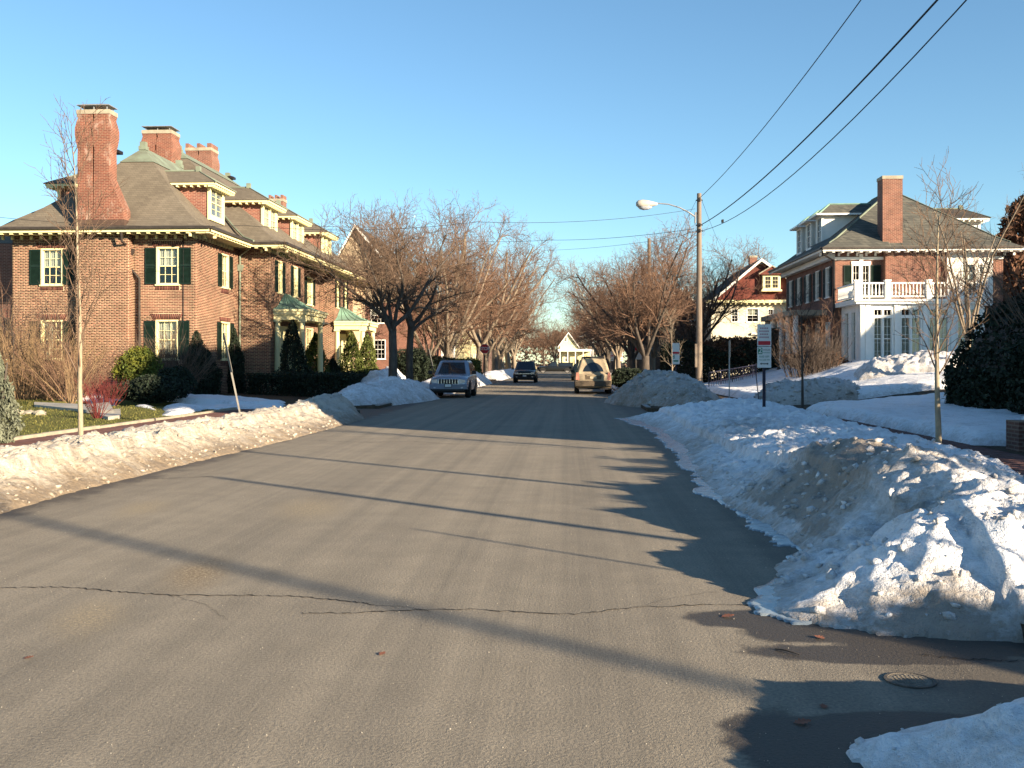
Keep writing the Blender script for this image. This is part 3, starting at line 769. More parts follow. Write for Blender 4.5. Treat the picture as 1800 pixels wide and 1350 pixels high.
CO, BL, MO = 0.0677, 0.213, 0.021
PROTO = {}
def bricks(fr, u0, u1, z0, z1, holes, wallobj, arches=(), single=0, region=None, seed=1):
    """running bond laid proud of the mortar; the first `single` full bricks in region are objects of their own"""
    r = random.Random(seed); vs = []; fs = []; n_s = 0
    proud = 0.009
    n = int((z1 - z0) / CO)
    def add(a, b, c, d, pr):
        k = len(vs)
        for n_ in (0.0, pr):
            vs.extend([fr.p(a, n_, c), fr.p(b, n_, c), fr.p(b, n_, d), fr.p(a, n_, d)])
        fs.extend([(k + 4, k + 5, k + 6, k + 7), (k, k + 1, k + 5, k + 4), (k + 1, k + 2, k + 6, k + 5), (k + 2, k + 3, k + 7, k + 6), (k + 3, k, k + 4, k + 7)])
    for i in range(n):
        c = z0 + i * CO; d = c + CO - MO; mid = (c + d) / 2
        iv = [(u0, u1)]
        for h in list(holes) + list(arches):
            if h[2] < mid < h[3]:
                nv = []
                for a, b in iv:
                    if h[1] <= a or h[0] >= b: nv.append((a, b)); continue
                    if h[0] > a: nv.append((a, h[0]))
                    if h[1] < b: nv.append((h[1], b))
                iv = nv
        x = u0 - (BL / 2 if i % 2 else 0)
        while x < u1:
            for a, b in iv:
                p, q = max(x, a), min(x + BL - MO, b)
                if q - p > 0.03:
                    full = abs(q - p - (BL - MO)) < 1e-6
                    if single and full and n_s < single and region and region[0] < p and q < region[1] and region[2] < mid < region[3]:
                        key = (fr.u, )
                        if key not in PROTO:
                            mb = MB(); f0 = Frame(0, 0, *fr.u); mb.fbox(f0, 0, BL - MO, -0.02, proud + .001, 0, CO - MO); o = mb.build('brick', M['brick']); PROTO[key] = o.data
                        else: o = bpy.data.objects.new('brick', PROTO[key]); COL.objects.link(o)
                        w_ = WORLD[wallobj.name]; P = fr.p(p, 0, c)
                        o.parent = wallobj; o.location = (P[0] - w_[0], P[1] - w_[1], P[2] - w_[2]); n_s += 1
                    else: add(p, q, c, d, proud + r.uniform(-.002, .003))
            x += BL
    for h in arches:
        x = h[0] + 0.005; w_ = 0.056; mid = (h[0] + h[1]) / 2
        while x + w_ < h[1]:
            k = (x + w_ / 2 - mid) * 0.22 if h[4] else 0
            a, b = x, x + w_
            q = len(vs)
            for n_ in (0.0, proud + .006):
                vs.extend([fr.p(a, n_, h[2] + .006), fr.p(b, n_, h[2] + .006), fr.p(b + k, n_, h[3] - .006), fr.p(a + k, n_, h[3] - .006)])
            fs.extend([(q + 4, q + 5, q + 6, q + 7), (q, q + 1, q + 5, q + 4), (q + 1, q + 2, q + 6, q + 5), (q + 2, q + 3, q + 7, q + 6), (q + 3, q, q + 4, q + 7)])
            x += w_ + 0.012
    o = fast_mesh('brickwork', vs, fs, M['brick'], wallobj)
    o['kind'] = 'stuff'
    return o
def window(fr, u0, u1, z0, z1, parent, cols=3, rows=4, frame='cream', curtain=None, sill=True, shut=(0, 0), shz=0.04, depth=0.10, cas=0.07, glass='glass', bars=0.017):
    """double hung window in a hole of the wall: casing, sashes, glazing bars; pane, curtain and sill are its pieces"""
    mb = MB(); d = -depth
    mb.fbox(fr, u0, u0 + cas, d, 0.025, z0, z1); mb.fbox(fr, u1 - cas, u1, d, 0.025, z0, z1)
    mb.fbox(fr, u0 + cas, u1 - cas, d, 0.023, z1 - cas, z1); mb.fbox(fr, u0 + cas, u1 - cas, d, 0.02, z0, z0 + cas * .7)
    a, b, c, e = u0 + cas, u1 - cas, z0 + cas * .7, z1 - cas
    mid = (c + e) / 2
    if rows > 1: mb.fbox(fr, a, b, d + .01, d + .05, mid - .022, mid + .022)
    mb.fbox(fr, a, a + .03, d + .012, d + .045, c, e); mb.fbox(fr, b - .03, b, d + .012, d + .045, c, e)
    for i in range(1, cols):
        x = a + (b - a) * i / cols; mb.fbox(fr, x - bars / 2, x + bars / 2, d + .014, d + .036, c, e)
    for j in range(1, rows):
        if rows % 2 == 0 and j == rows // 2: continue
        z = c + (e - c) * j / rows; mb.fbox(fr, a + .03, b - .03, d + .016, d + .034, z - bars / 2, z + bars / 2)
    w_ = mb.build('window', M[frame], parent)
    g = MB(); g.fbox(fr, a, b, d + .004, d + .010, c, e); g.build('pane', M[glass], w_)
    if curtain:
        k = MB(); cu0, cu1, cz0, cz1 = curtain
        n = 18
        for i in range(n):
            t0, t1 = i / n, (i + 1) / n
            uu0, uu1 = a + (b - a) * (cu0 + (cu1 - cu0) * t0), a + (b - a) * (cu0 + (cu1 - cu0) * t1)
            k.add([fr.p(uu0, d - .06 - .02 * (i % 2), c + (e - c) * cz0), fr.p(uu1, d - .06 - .02 * ((i + 1) % 2), c + (e - c) * cz0),
                   fr.p(uu1, d - .06 - .02 * ((i + 1) % 2), c + (e - c) * cz1), fr.p(uu0, d - .06 - .02 * (i % 2), c + (e - c) * cz1)], [(0, 1, 2, 3)])
        k.build('curtain', M['curtain'], w_)
    if sill:
        s = MB(); s.fbox(fr, u0 - .04, u1 + .04, -0.02, 0.075, z0 - .06, z0 - .002); s.build('sill', M[frame], w_)
    for sgn, wd in ((-1, shut[0]), (1, shut[1])):
        if not wd: continue
        s0, s1 = (u0 - wd - .01, u0 - .01) if sgn < 0 else (u1 + .01, u1 + .01 + wd)
        m2 = MB(); t = 0.045
        m2.fbox(fr, s0, s0 + t, .02, .055, z0, z1 - shz); m2.fbox(fr, s1 - t, s1, .02, .055, z0, z1 - shz)
        zm = (z0 + z1) / 2
        for zz in (z0, zm - .03, z1 - shz - .06): m2.fbox(fr, s0 + t, s1 - t, .021, .054, zz, zz + .06)
        z = z0 + .07
        while z < z1 - shz - .09:
            if abs(z - zm) > .07:
                m2.add([fr.p(s0 + t, .024, z + .035), fr.p(s1 - t, .024, z + .035), fr.p(s1 - t, .05, z), fr.p(s0 + t, .05, z)], [(0, 1, 2, 3)])
            z += .05
        m2.fbox(fr, s0 + t, s1 - t, .018, .022, z0, z1 - shz)
        m2.build('shutter', M['shutter'], parent)
    return w_
def hip_roof(parent, x0, x1, y0, y1, z0, prof, material, name='roof', ridge_axis='y', trim=None, cap=None, ridge_name='ridge_cap'):
    def ring(d, z):
        return [(x0 + d, y0 + d, z0 + z), (x1 - d, y0 + d, z0 + z), (x1 - d, y1 - d, z0 + z), (x0 + d, y1 - d, z0 + z)]
    mb = MB(); vs = []
    # refine the profile
    P = []
    for (a, b) in zip(prof[:-1], prof[1:]):
        for i in range(4): P.append((a[0] + (b[0] - a[0]) * i / 4, a[1] + (b[1] - a[1]) * i / 4))
    P.append(prof[-1])
    for d, z in P: vs += ring(d, z)
    fs = []
    for i in range(len(P) - 1):
        for j in range(4): fs.append((4 * i + j, 4 * i + (j + 1) % 4, 4 * i + 4 + (j + 1) % 4, 4 * i + 4 + j))
    L = 4 * (len(P) - 1)
    fs.append((L, L + 1, L + 2, L + 3))
    mb.add(vs, fs)
    # underside
    mb.add([(x0, y0, z0 - .02), (x1, y0, z0 - .02), (x1, y1, z0 - .02), (x0, y1, z0 - .02)], [(0, 3, 2, 1)])
    o = mb.build(name, material, parent)
    if trim:
        t = MB()
        for j in range(4):
            pts = [Vector(ring(d, z)[j]) + Vector((0, 0, .01)) for d, z in P[2:]]
            t.tube(pts, 0.05, 6)
        d, z = P[-1]; r = ring(d, z)
        a, b = ((r[0][0] + r[1][0]) / 2, r[0][1], z0 + z + .03), ((r[0][0] + r[1][0]) / 2, r[3][1], z0 + z + .03)
        t.tube([a, b], 0.07, 6)
        t.build(ridge_name, trim, o)
    if cap:
        c = MB(); dm, zm = P[-1]; sl = (prof[-1][1] - prof[-2][1]) / (prof[-1][0] - prof[-2][0])
        d2 = dm - .75; z2 = zm - .75 * sl
        e = .03
        A = [(p[0], p[1], p[2] + .02) for p in ring(d2 - e, z2)]; B = [(p[0], p[1], p[2] + .05) for p in ring(dm, zm)]
        c.add(A + B, [(0, 1, 5, 4), (1, 2, 6, 5), (2, 3, 7, 6), (3, 0, 4, 7), (4, 5, 6, 7)])
        for yy in (y0 + dm, y1 - dm):
            c.box((x0 + x1) / 2 - .13, (x0 + x1) / 2 + .13, yy - .13, yy + .13, z0 + zm - .05, z0 + zm + .30)
            c.box((x0 + x1) / 2 - .17, (x0 + x1) / 2 + .17, yy - .17, yy + .17, z0 + zm - .08, z0 + zm + .10)
        c.build('copper_cap', cap, o)
    return o
BRK = {}
def eave(parent, fr, u0, u1, over, z, e0=0, e1=0, step=0.42, fascia='cream', soff='soffit', brackets=True, gutter='gutter', bz=0.13):
    """fascia, soffit, gutter and a row of brackets along one wall top; z is the roof edge"""
    f = MB(); f.fbox(fr, u0 - e0, u1 + e1, over - .05, over, z - .17, z - .03); f.build('fascia', M[fascia], parent)
    g = MB(); g.fbox(fr, u0 - e0, u1 + e1, over + .002, over + .10, z - .055, z + .045); g.build('gutter', M[gutter], parent)
    s = MB(); s.fbox(fr, u0 - e0 + .05, u1 + e1 - .05, -.02, over - .052, z - .10, z - .07); s.build('soffit', M[soff], parent)
    if not brackets: return
    key = (fr.u, round(over, 2), fascia)
    n = max(2, int(round((u1 - u0 + e0 + e1 - .3) / step)))
    for i in range(n + 1):
        u = u0 - e0 + .15 + (u1 - u0 + e0 + e1 - .3) * i / n
        if key not in BRK:
            f0 = Frame(0, 0, *fr.u); mb = MB()
            mb.fbox(f0, -.07, .07, over * .38, over - .055, -bz, 0)
            mb.fbox(f0, -.05, .05, .012, over * .38, -bz * .75, 0)
            mb.fbox(f0, -.055, .055, .011, .09, -bz * 1.9, -bz * .75)
            o = mb.build('bracket', M[fascia]); BRK[key] = o.data
        else: o = bpy.data.objects.new('bracket', BRK[key]); COL.objects.link(o)
        P = fr.p(u, 0, z - .104); w_ = WORLD[parent.name]
        o.parent = parent; o.location = (P[0] - w_[0], P[1] - w_[1], P[2] - w_[2])
def dormer(parent, xf, y0, y1, zb, zt, xb, sgn=1, cheek='bricktex', roofm='shingle', trimm='copperdull', frame='cream', nwin=1, gable=False, over=0.42, label=None):
    """dormer facing +X (sgn=1) or -X; every piece hangs under one part 'dormer'"""
    fr = Frame(xf, y0, 0, 1) if sgn > 0 else Frame(xf, y1, 0, -1)
    W = y1 - y0; D = abs(xb - xf)
    b = MB()
    b.fbox(fr, .06, W - .06, -D, -.12, zb - .6, zt)
    root = b.build('dormer', M[cheek], parent)
    f = MB(); mg = 0.16; ww = (W - mg * (nwin + 1)) / nwin
    holes = [(mg + i * (ww + mg), mg + i * (ww + mg) + ww, zb + .1, zt - .1) for i in range(nwin)]
    for a, b_, c, d in cells(0, W, zb - .15, zt, holes): f.fbox(fr, a, b_, -.119, 0, c, d)
    f.build('window_frame', M[frame], root)
    s = MB()
    for h in holes:
        g = MB(); g.fbox(fr, h[0], h[1], -.115, -.09, h[2], h[3]); g.build('pane', mat('dormer_pane', (0.10, 0.12, 0.14), 0.08, 0.3, 0.8, spec=0.9), root)
        m_ = (h[0] + h[1]) / 2; zz = (h[2] + h[3]) / 2
        s.fbox(fr, m_ - .012, m_ + .012, -.088, -.06, h[2], h[3]); s.fbox(fr, h[0], h[1], -.087, -.05, zz - .02, zz + .02)
        for q in (.25, .75): s.fbox(fr, h[0], h[1], -.086, -.062, h[2] + (h[3] - h[2]) * q - .01, h[2] + (h[3] - h[2]) * q + .01)
        for (p, q) in ((h[0], h[0] + .03), (h[1] - .03, h[1])): s.fbox(fr, p, q, -.089, -.045, h[2], h[3])
    s.build('sash', M[frame], root)
    # cornice
    c = MB(); c.fbox(fr, -over + .05, W + over - .05, -D, over - .05, zt + .001, zt + .10); c.build('cornice', M[frame], root)
    if not gable:
        k = MB()
        n = max(3, int((W + 2 * over) / .3))
        for i in range(n + 1):
            u = -over + .12 + (W + 2 * over - .24) * i / n; k.fbox(fr, u - .04, u + .04, .02, over - .08, zt - .09, zt)
        for i in range(5):
            nn = -.1 - i * .32
            k.fbox(fr, -over + .08, -.01, nn - .04, nn + .04, zt - .09, zt); k.fbox(fr, W + .01, W + over - .08, nn - .04, nn + .04, zt - .09, zt)
        k.build('bracket', M[frame], root)
        h = W / 2 + over; rz = h * .55; z = zt + .102
        P = [fr.p(-over, over, z), fr.p(W + over, over, z), fr.p(W + over, -D, z), fr.p(-over, -D, z), fr.p(W / 2, over - h * .95, z + rz), fr.p(W / 2, -D - .4, z + rz)]
        r = MB(); r.add(P, [(0, 1, 4), (1, 2, 5, 4), (3, 0, 4, 5), (0, 3, 2, 1)]); r.build('roof', M[roofm], root)
        t = MB(); t.tube([P[4], P[5]], .055, 6); t.tube([P[0], P[4]], .035, 6); t.tube([P[1], P[4]], .035, 6)
        q = P[4]; t.box(q[0] - .1, q[0] + .1, q[1] - .1, q[1] + .1, q[2] - .05, q[2] + .2)
        t.build('ridge_cap', M[trimm], root)
    else:
        h = W / 2 + .12; rz = h * .85; z = zt + .102
        P = [fr.p(-.12, .2, z), fr.p(W + .12, .2, z), fr.p(W / 2, .2, z + rz), fr.p(-.12, -D, z), fr.p(W + .12, -D, z), fr.p(W / 2, -D, z + rz)]
        Q = [fr.p(-.12, -.2, z), fr.p(W + .12, -.2, z), fr.p(W / 2, -.62, z + rz)]
        r = MB(); r.add([P[0], P[1], Q[2], P[3], P[4], P[5]], [(0, 1, 2), (1, 4, 5, 2), (3, 0, 2, 5)]); r.build('roof', M[roofm], root)
        t = MB(); t.tube([Q[2], P[5]], .06, 6); t.tube([P[0], Q[2]], .05, 6); t.tube([P[1], Q[2]], .05, 6); t.build('ridge_cap', M[trimm], root)
    return root
def chimney(parent, x0, x1, y0, y1, z0, z1, material='brickred', cap='hood', shoulder=None, wavy=True, halves=2):
    mb = MB()
    zs = [z0, z1 - 1.9, z1 - 1.6, z1 - 1.3, z1 - 1.0, z1 - .75, z1 - .5, z1 - .3, z1 - .14] if wavy else [z0, z1 - .14]
    off = [0, 0, -.01, .05, .09, .09, .04, -.015, 0.02] if wavy else [0, 0]
    gap = .075; W = (x1 - x0 - gap * (halves - 1)) / halves
    split = z1 - 2.6 if wavy else z1
    for k in range(halves):
        a = x0 + k * (W + gap); b = a + W
        rows = [(z, o) for z, o in zip(zs, off)]
        vs = []; fs = []
        for z, o in rows:
            if z < split and k < halves - 1: bb = b + gap / 2
            else: bb = b
            aa = a - gap / 2 if (z < split and k > 0) else a
            vs += [(aa - o, y0 - o * .6, z), (bb + o * (1 if k == halves - 1 else .4), y0 - o * .6, z), (bb + o * (1 if k == halves - 1 else .4), y1 + o * .6, z), (aa - o, y1 + o * .6, z)]
        for i in range(len(rows) - 1):
            for j in range(4): fs.append((4 * i + j, 4 * i + (j + 1) % 4, 4 * i + 4 + (j + 1) % 4, 4 * i + 4 + j))
        L = 4 * (len(rows) - 1); fs.append((L, L + 1, L + 2, L + 3)); mb.add(vs, fs)
    if shoulder:
        sx, sz0, sz1 = shoulder
        mb.prism([(x1 - .02, z0), (sx, z0), (sx, sz0), (x1 - .01, sz1)], 'y', y0 + .003, y1)
        mb.prism([(x0 + .02, z0), (x0 - .05, z0), (x0 - .05, sz0), (x0 + .01, sz0 + .05)], 'y', y0 + .003, y1)
    o = mb.build('chimney', M[material], parent)
    if halves > 1:
        k_ = MB(); xm = (x0 + x1) / 2; k_.box(xm - .05, xm + .05, y0 + .12, y1 - .1, split - .1, z1 - .15); k_.build('slot_back', M['darkvoid'], o)  # dark plate set between the flues to stand in for the slot's shade
    c = MB(); c.box(x0 - .03, x1 + .03, y0 - .03, y1 + .03, z1 - .139, z1 + .04); c.build('chimney_cap', M['stone'], o)
    if cap == 'hood':
        h = MB(); cx, cy = (x0 + x1) / 2, (y0 + y1) / 2; hw, hd = (x1 - x0) / 2 + .02, (y1 - y0) / 2 + .06
        zt = z1 + .24
        h.add([(cx - hw, cy - hd, zt), (cx + hw, cy - hd, zt), (cx + hw, cy + hd, zt), (cx - hw, cy + hd, zt), (cx - hw * .5, cy, zt + .13), (cx + hw * .5, cy, zt + .13),
               (cx - hw, cy - hd, zt - .03), (cx + hw, cy - hd, zt - .03), (cx + hw, cy + hd, zt - .03), (cx - hw, cy + hd, zt - .03)],
              [(0, 1, 5, 4), (1, 2, 5), (2, 3, 4, 5), (3, 0, 4), (6, 7, 1, 0), (7, 8, 2, 1), (8, 9, 3, 2), (9, 6, 0, 3), (9, 8, 7, 6)])
        for sx in (-.8, 0, .8):
            for sy in (-.7, .7): h.box(cx + sx * hw - .02, cx + sx * hw + .02, cy + sy * hd - .02, cy + sy * hd + .02, z1 + .03, zt - .01)
        h.build('chimney_hood', M['zinc'], o)
    elif cap == 'broken':
        h = MB()
        for (a, b) in ((0, .12), (.84, 1), (.44, .56)): h.box(x0 + (x1 - x0) * a, x0 + (x1 - x0) * b, y0, y1, z1 + .04, z1 + .3)
        h.build('flue_brick', M[material], o)
    return o
def downspout(parent, pts, material='gutter', r=0.055, hopper=None):
    mb = MB(); mb.tube(pts, r, 8)
    if hopper: x, y, z = hopper; mb.prism([(x - .09, z), (x + .09, z), (x + .17, z + .2), (x + .17, z + .3), (x - .17, z + .3), (x - .17, z + .2)], 'y', y - .1, y + .1)
    return mb.build('downspout', M[material], parent)

# ---- the brick house on the left
YA = 41.0; XA0, XA1 = -23.32, -15.45; YB = 46.43; XB = -13.96; XR = -14.9; Y2 = 52.5; Y3 = 59.5; Y4 = 64.2
H1 = thing('brick_house', 'large red brick house with brown hipped roofs and curved chimneys on the left', 'house', (-18, 47, 0))
ZE = 7.12; ZW = 7.0
fA = Frame(XA0, YA, 1, 0); fS = Frame(XA1, YA, 0, 1); fB = Frame(XA1, YB, 1, 0); fT = Frame(XB, YB, 0, 1)
wu = lambda x: x - XA0
WA = [(wu(-22.09), wu(-21.14), 4.88, 6.40), (wu(-17.14), wu(-16.17), 4.88, 6.44), (wu(-22.09), wu(-21.14), 1.76, 3.40), (wu(-17.17), wu(-16.2), 1.76, 3.40)]
WS = [(3.02, 3.98, 5.0, 6.5), (2.95, 4.1, 1.76, 3.45)]
WT = [(1.15, 1.95, 5.0, 6.55), (3.9, 4.75, 5.0, 6.55)]
wl1 = wall(fA, 0, XA1 - XA0, 0.05, ZW, WA, H1, M['mortar'])
arA = [(h[0] - .12, h[1] + .12, h[3], h[3] + .26, 1) for h in WA] + [(h[0] - .05, h[1] + .05, h[2] - .25, h[2] - .06, 0) for h in WA]
BREAST = (wu(-20.36), wu(-18.12), 0, 9)
bricks(fA, 0, XA1 - XA0, 0.1, ZW, WA + [BREAST], wl1, arA, single=300, region=(wu(-17.95), wu(-15.5), 3.6, 6.9), seed=3)
# chimney breast
fC = Frame(-20.36, 40.55, 1, 0); wb = wall(fC, 0, 2.24, 0.05, 6.98, [], H1, M['mortar'], 0.45, 'chimney_breast')
bricks(fC, 0, 2.24, 0.1, 6.95, [], wb, seed=4)
fC2 = Frame(-18.12, 40.55, 0, 1); bricks(fC2, 0, .45, 0.1, 6.95, [], wb, seed=5)
wl2 = wall(fS, .28, YB - YA, 0.05, ZW, WS, H1, M['mortar'])
arS = [(h[0] - .1, h[1] + .1, h[3], h[3] + .22, 1) for h in WS] + [(h[0] - .05, h[1] + .05, h[2] - .25, h[2] - .06, 0) for h in WS]
bricks(fS, 0, YB - YA, 0.1, ZW, WS, wl2, arS, seed=6)
wl3 = wall(fB, 0, XB - XA1, 0.05, ZW, [], H1, M['mortar']); bricks(fB, 0, XB - XA1, 0.1, ZW, [], wl3, seed=7)
DOOR1 = (1.5, 3.3, 0.3, 3.4)
wl4 = wall(fT, .28, Y2 - YB, 0.05, ZW, WT + [DOOR1], H1, M['mortar']); bricks(fT, 0, Y2 - YB, 0.1, ZW, WT + [DOOR1], wl4, [(h[0] - .1, h[1] + .1, h[3], h[3] + .22, 1) for h in WT], seed=8)
fR = Frame(XR, Y2, 0, 1); WR = [(4.0, 5.4, 4.95, 6.55), (3.9, 5.5, 1.7, 3.6)]
wl5 = wall(fR, 0, Y3 - Y2, 0.05, ZW, WR, H1, M['mortar']); bricks(fR, 0, Y3 - Y2, 0.1, ZW, WR, wl5, seed=9)
fP = Frame(XR, Y3, 1, 0); wl6 = wall(fP, 0, XB - XR, 0.05, ZW, [], H1, M['mortar']); bricks(fP, 0, XB - XR, 0.1, ZW, [], wl6, seed=10)
fQ = Frame(XB, Y3, 0, 1); WQ = [(.35, .95, 4.95, 6.65), (2.5, 3.1, 4.95, 6.65)]; DOOR2 = (.8, 2.6, .3, 3.3)
wl7 = wall(fQ, .28, 9, 0.05, ZW, WQ + [DOOR2], H1, M['mortar']); bricks(fQ, 0, 5, 0.1, ZW, WQ + [DOOR2], wl7, seed=11)
for bx in ((XR, XB - .28, Y2 - .28, Y2 - .001), (-29, XB - .3, 68.2, 68.5), (-28.3, -28.0, 44.4, 68.2), (-28, XA0 - .3, 44.1, 44.4)):
    mb = MB(); mb.box(*bx, .05, ZW); mb.build('wall', M['bricktex'], H1)
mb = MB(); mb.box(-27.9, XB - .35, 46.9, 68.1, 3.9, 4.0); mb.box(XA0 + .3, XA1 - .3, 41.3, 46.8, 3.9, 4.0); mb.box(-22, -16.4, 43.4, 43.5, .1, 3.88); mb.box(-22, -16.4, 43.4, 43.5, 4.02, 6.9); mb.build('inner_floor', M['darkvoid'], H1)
# windows with shutters
window(fA, *WA[0], H1, 3, 4, shut=(.46, .46), curtain=(0, 1, .5, 1))
window(fA, *WA[1], H1, 3, 4, shut=(.46, .50), curtain=(0, 1, .52, 1))
window(fA, *WA[2], H1, 3, 4, shut=(.46, .46), curtain=(.0, .45, .0, 1))
window(fA, *WA[3], H1, 3, 4, shut=(.46, .46), curtain=(0, 1, .1, 1))
window(fS, *WS[0], H1, 3, 4, shut=(.46, .46), curtain=(0, 1, .5, 1))
window(fS, *WS[1], H1, 3, 4, shut=(.5, .5), curtain=(0, 1, .0, 1))
for h in WT: window(fT, *h, H1, 3, 4, shut=(.42, .42), curtain=(0, 1, .3, 1))
for h in WR: window(fR, *h, H1, 4, 4, shut=(.45, .45) if h[2] > 3 else (0, 0), curtain=(0, .4, .0, 1))
for h in WQ: window(fQ, *h, H1, 2, 4, shut=(.35, .35), curtain=(0, 1, .2, 1))
# roofs
pA = [(0, 0), (.6, .18), (1.3, .66), (2.2, 1.5), (4.88, 4.28)]
pM = [(0, 0), (.6, .18), (1.3, .66), (2.2, 1.45), (8.14, 6.0)]
hip_roof(H1, -24.27, -14.5, 40.05, 54, ZE, pA, M['shingle'], trim=None, cap=M['copperdull'])
hip_roof(H1, -29.3, -13.01, 45.48, 69.6, ZE + .012, pM, M['shingle'], trim=None, cap=M['copperdull'])
tr = MB()
a = Vector((-14.5, 45.6, ZE + .05)); 
tr.tube([(-14.45, 45.5, ZE + .1), (-15.1, 46.1, ZE + .35), (-15.8, 46.85, ZE + .9), (-16.6, 47.7, ZE + 1.62), (-18.0, 49.2, ZE + 3.05)], .05, 5)
tr.build('valley_flashing', M['copperdull'], H1)
eave(H1, fA, 0, XA1 - XA0, .95, ZE, .95, .95)
eave(H1, fS, 0, YB - YA - .95, .95, ZE, .95, 0, step=.36)
eave(H1, fB, .95, XB - XA1, .95, ZE, 0, .95)
eave(H1, fT, 0, 22, .95, ZE, .95, 0, step=.36)
eave(H1, Frame(-29, 46.43, 1, 0), 0, 4.7, .95, ZE + .01, .3, 0)
# dormers
dormer(H1, -15.95, 44.0, 45.9, 8.15, 9.5, -18.6, 1)
dormer(H1, -22.95, 44.0, 45.9, 8.2, 9.5, -20.3, -1)
dormer(H1, -14.95, 48.6, 51.0, 8.2, 9.45, -19, 1, nwin=2)
dormer(H1, -14.95, 53.8, 56.2, 8.2, 9.45, -19, 1, nwin=2)
dormer(H1, -14.95, 60.6, 62.8, 8.2, 9.45, -19, 1, nwin=2)
# chimneys
chimney(H1, -20.3, -18.95, 40.55, 41.25, 7.0, 12.05, 'brickchim', shoulder=(-18.36, 7.95, 9.3))
fl = MB(); fl.box(-20.42, -18.28, 40.47, 41.5, 7.0, 7.52); fl.build('flashing', mat('brown_flashing', (0.07, 0.045, 0.035), 0.7, 0.3, 4), H1)
c0 = at(250, 225, Y=51.0); c1 = at(301, 225, Y=51.0)
chimney(H1, c0.x, c1.x, 51.0, 52.1, 11.0, c0.z - .15, 'brickchim')
c0 = at(326, 252, Y=59.0); c1 = at(371, 252, Y=59.0)
chimney(H1, c0.x, c1.x, 59.0, 60.2, 11.0, c0.z - .3, cap='broken')
c0 = at(472, 345, Y=66.0); c1 = at(497, 345, Y=66.0)
chimney(H1, c0.x, c1.x, 66.0, 66.9, 9.0, c0.z - .2, cap='broken', wavy=False)
# roof vents and a soil pipe
for px, py, Y_ in ((240, 288, 44.2), (306, 275, 52.4), (425, 348, 50.5), (428, 348, 60)):
    p = at(px, py, Y=Y_)
    v_ = MB(); v_.prism([(-.22, 0), (.22, 0), (.22, .14), (0, .2), (-.22, .14)], 'y', -.2, .25); o = v_.build('roof_vent', M['metal'], H1, local=True)
    w_ = WORLD[H1.name]
    if px == 240: q = Vector((-20.3, 44.1, 11.0))
    elif px == 306: q = Vector((-21.6, 52.6, 12.55))
    elif px == 425: q = Vector((-16.9, 50.8, 10.2))
    else: q = Vector((-20.9, 61.3, 13.0))
    o.location = q - Vector(w_)
pp = MB(); pp.tube([(-17.8, 47.6, 9.4), (-17.8, 47.6, 10.55)], .05, 8); pp.build('soil_pipe', M['white'], H1)
# downspouts
def PY(px, py, Y_): q = at(px, py, Y=Y_); return (q.x, q.y, q.z)
downspout(H1, [PY(213, 408, 40.1), PY(214, 424, 40.2), PY(226, 434, 40.8), PY(228, 470, 40.88), PY(245, 490, 40.88), PY(245, 630, 40.88), (PY(245, 630, 40.88)[0], 40.88, .1)], hopper=(PY(228, 450, 40.85)[0], 40.85, PY(228, 450, 40.85)[2]))
downspout(H1, [(-14.6, 45.6, 7.05), (-14.75, 45.8, 6.9), (-15.35, 46.28, 6.6), (-15.38, 46.3, .1)], 'copperdull', .05, hopper=(-15.38, 46.3, 5.9))
mb = MB(); q = PY(345, 420, 40.97); mb.tube([(q[0] - .55, 40.975, 6.95), (q[0] - .56, 40.975, 1.2)], .018, 5); mb.build('cable', M['wire'], H1)
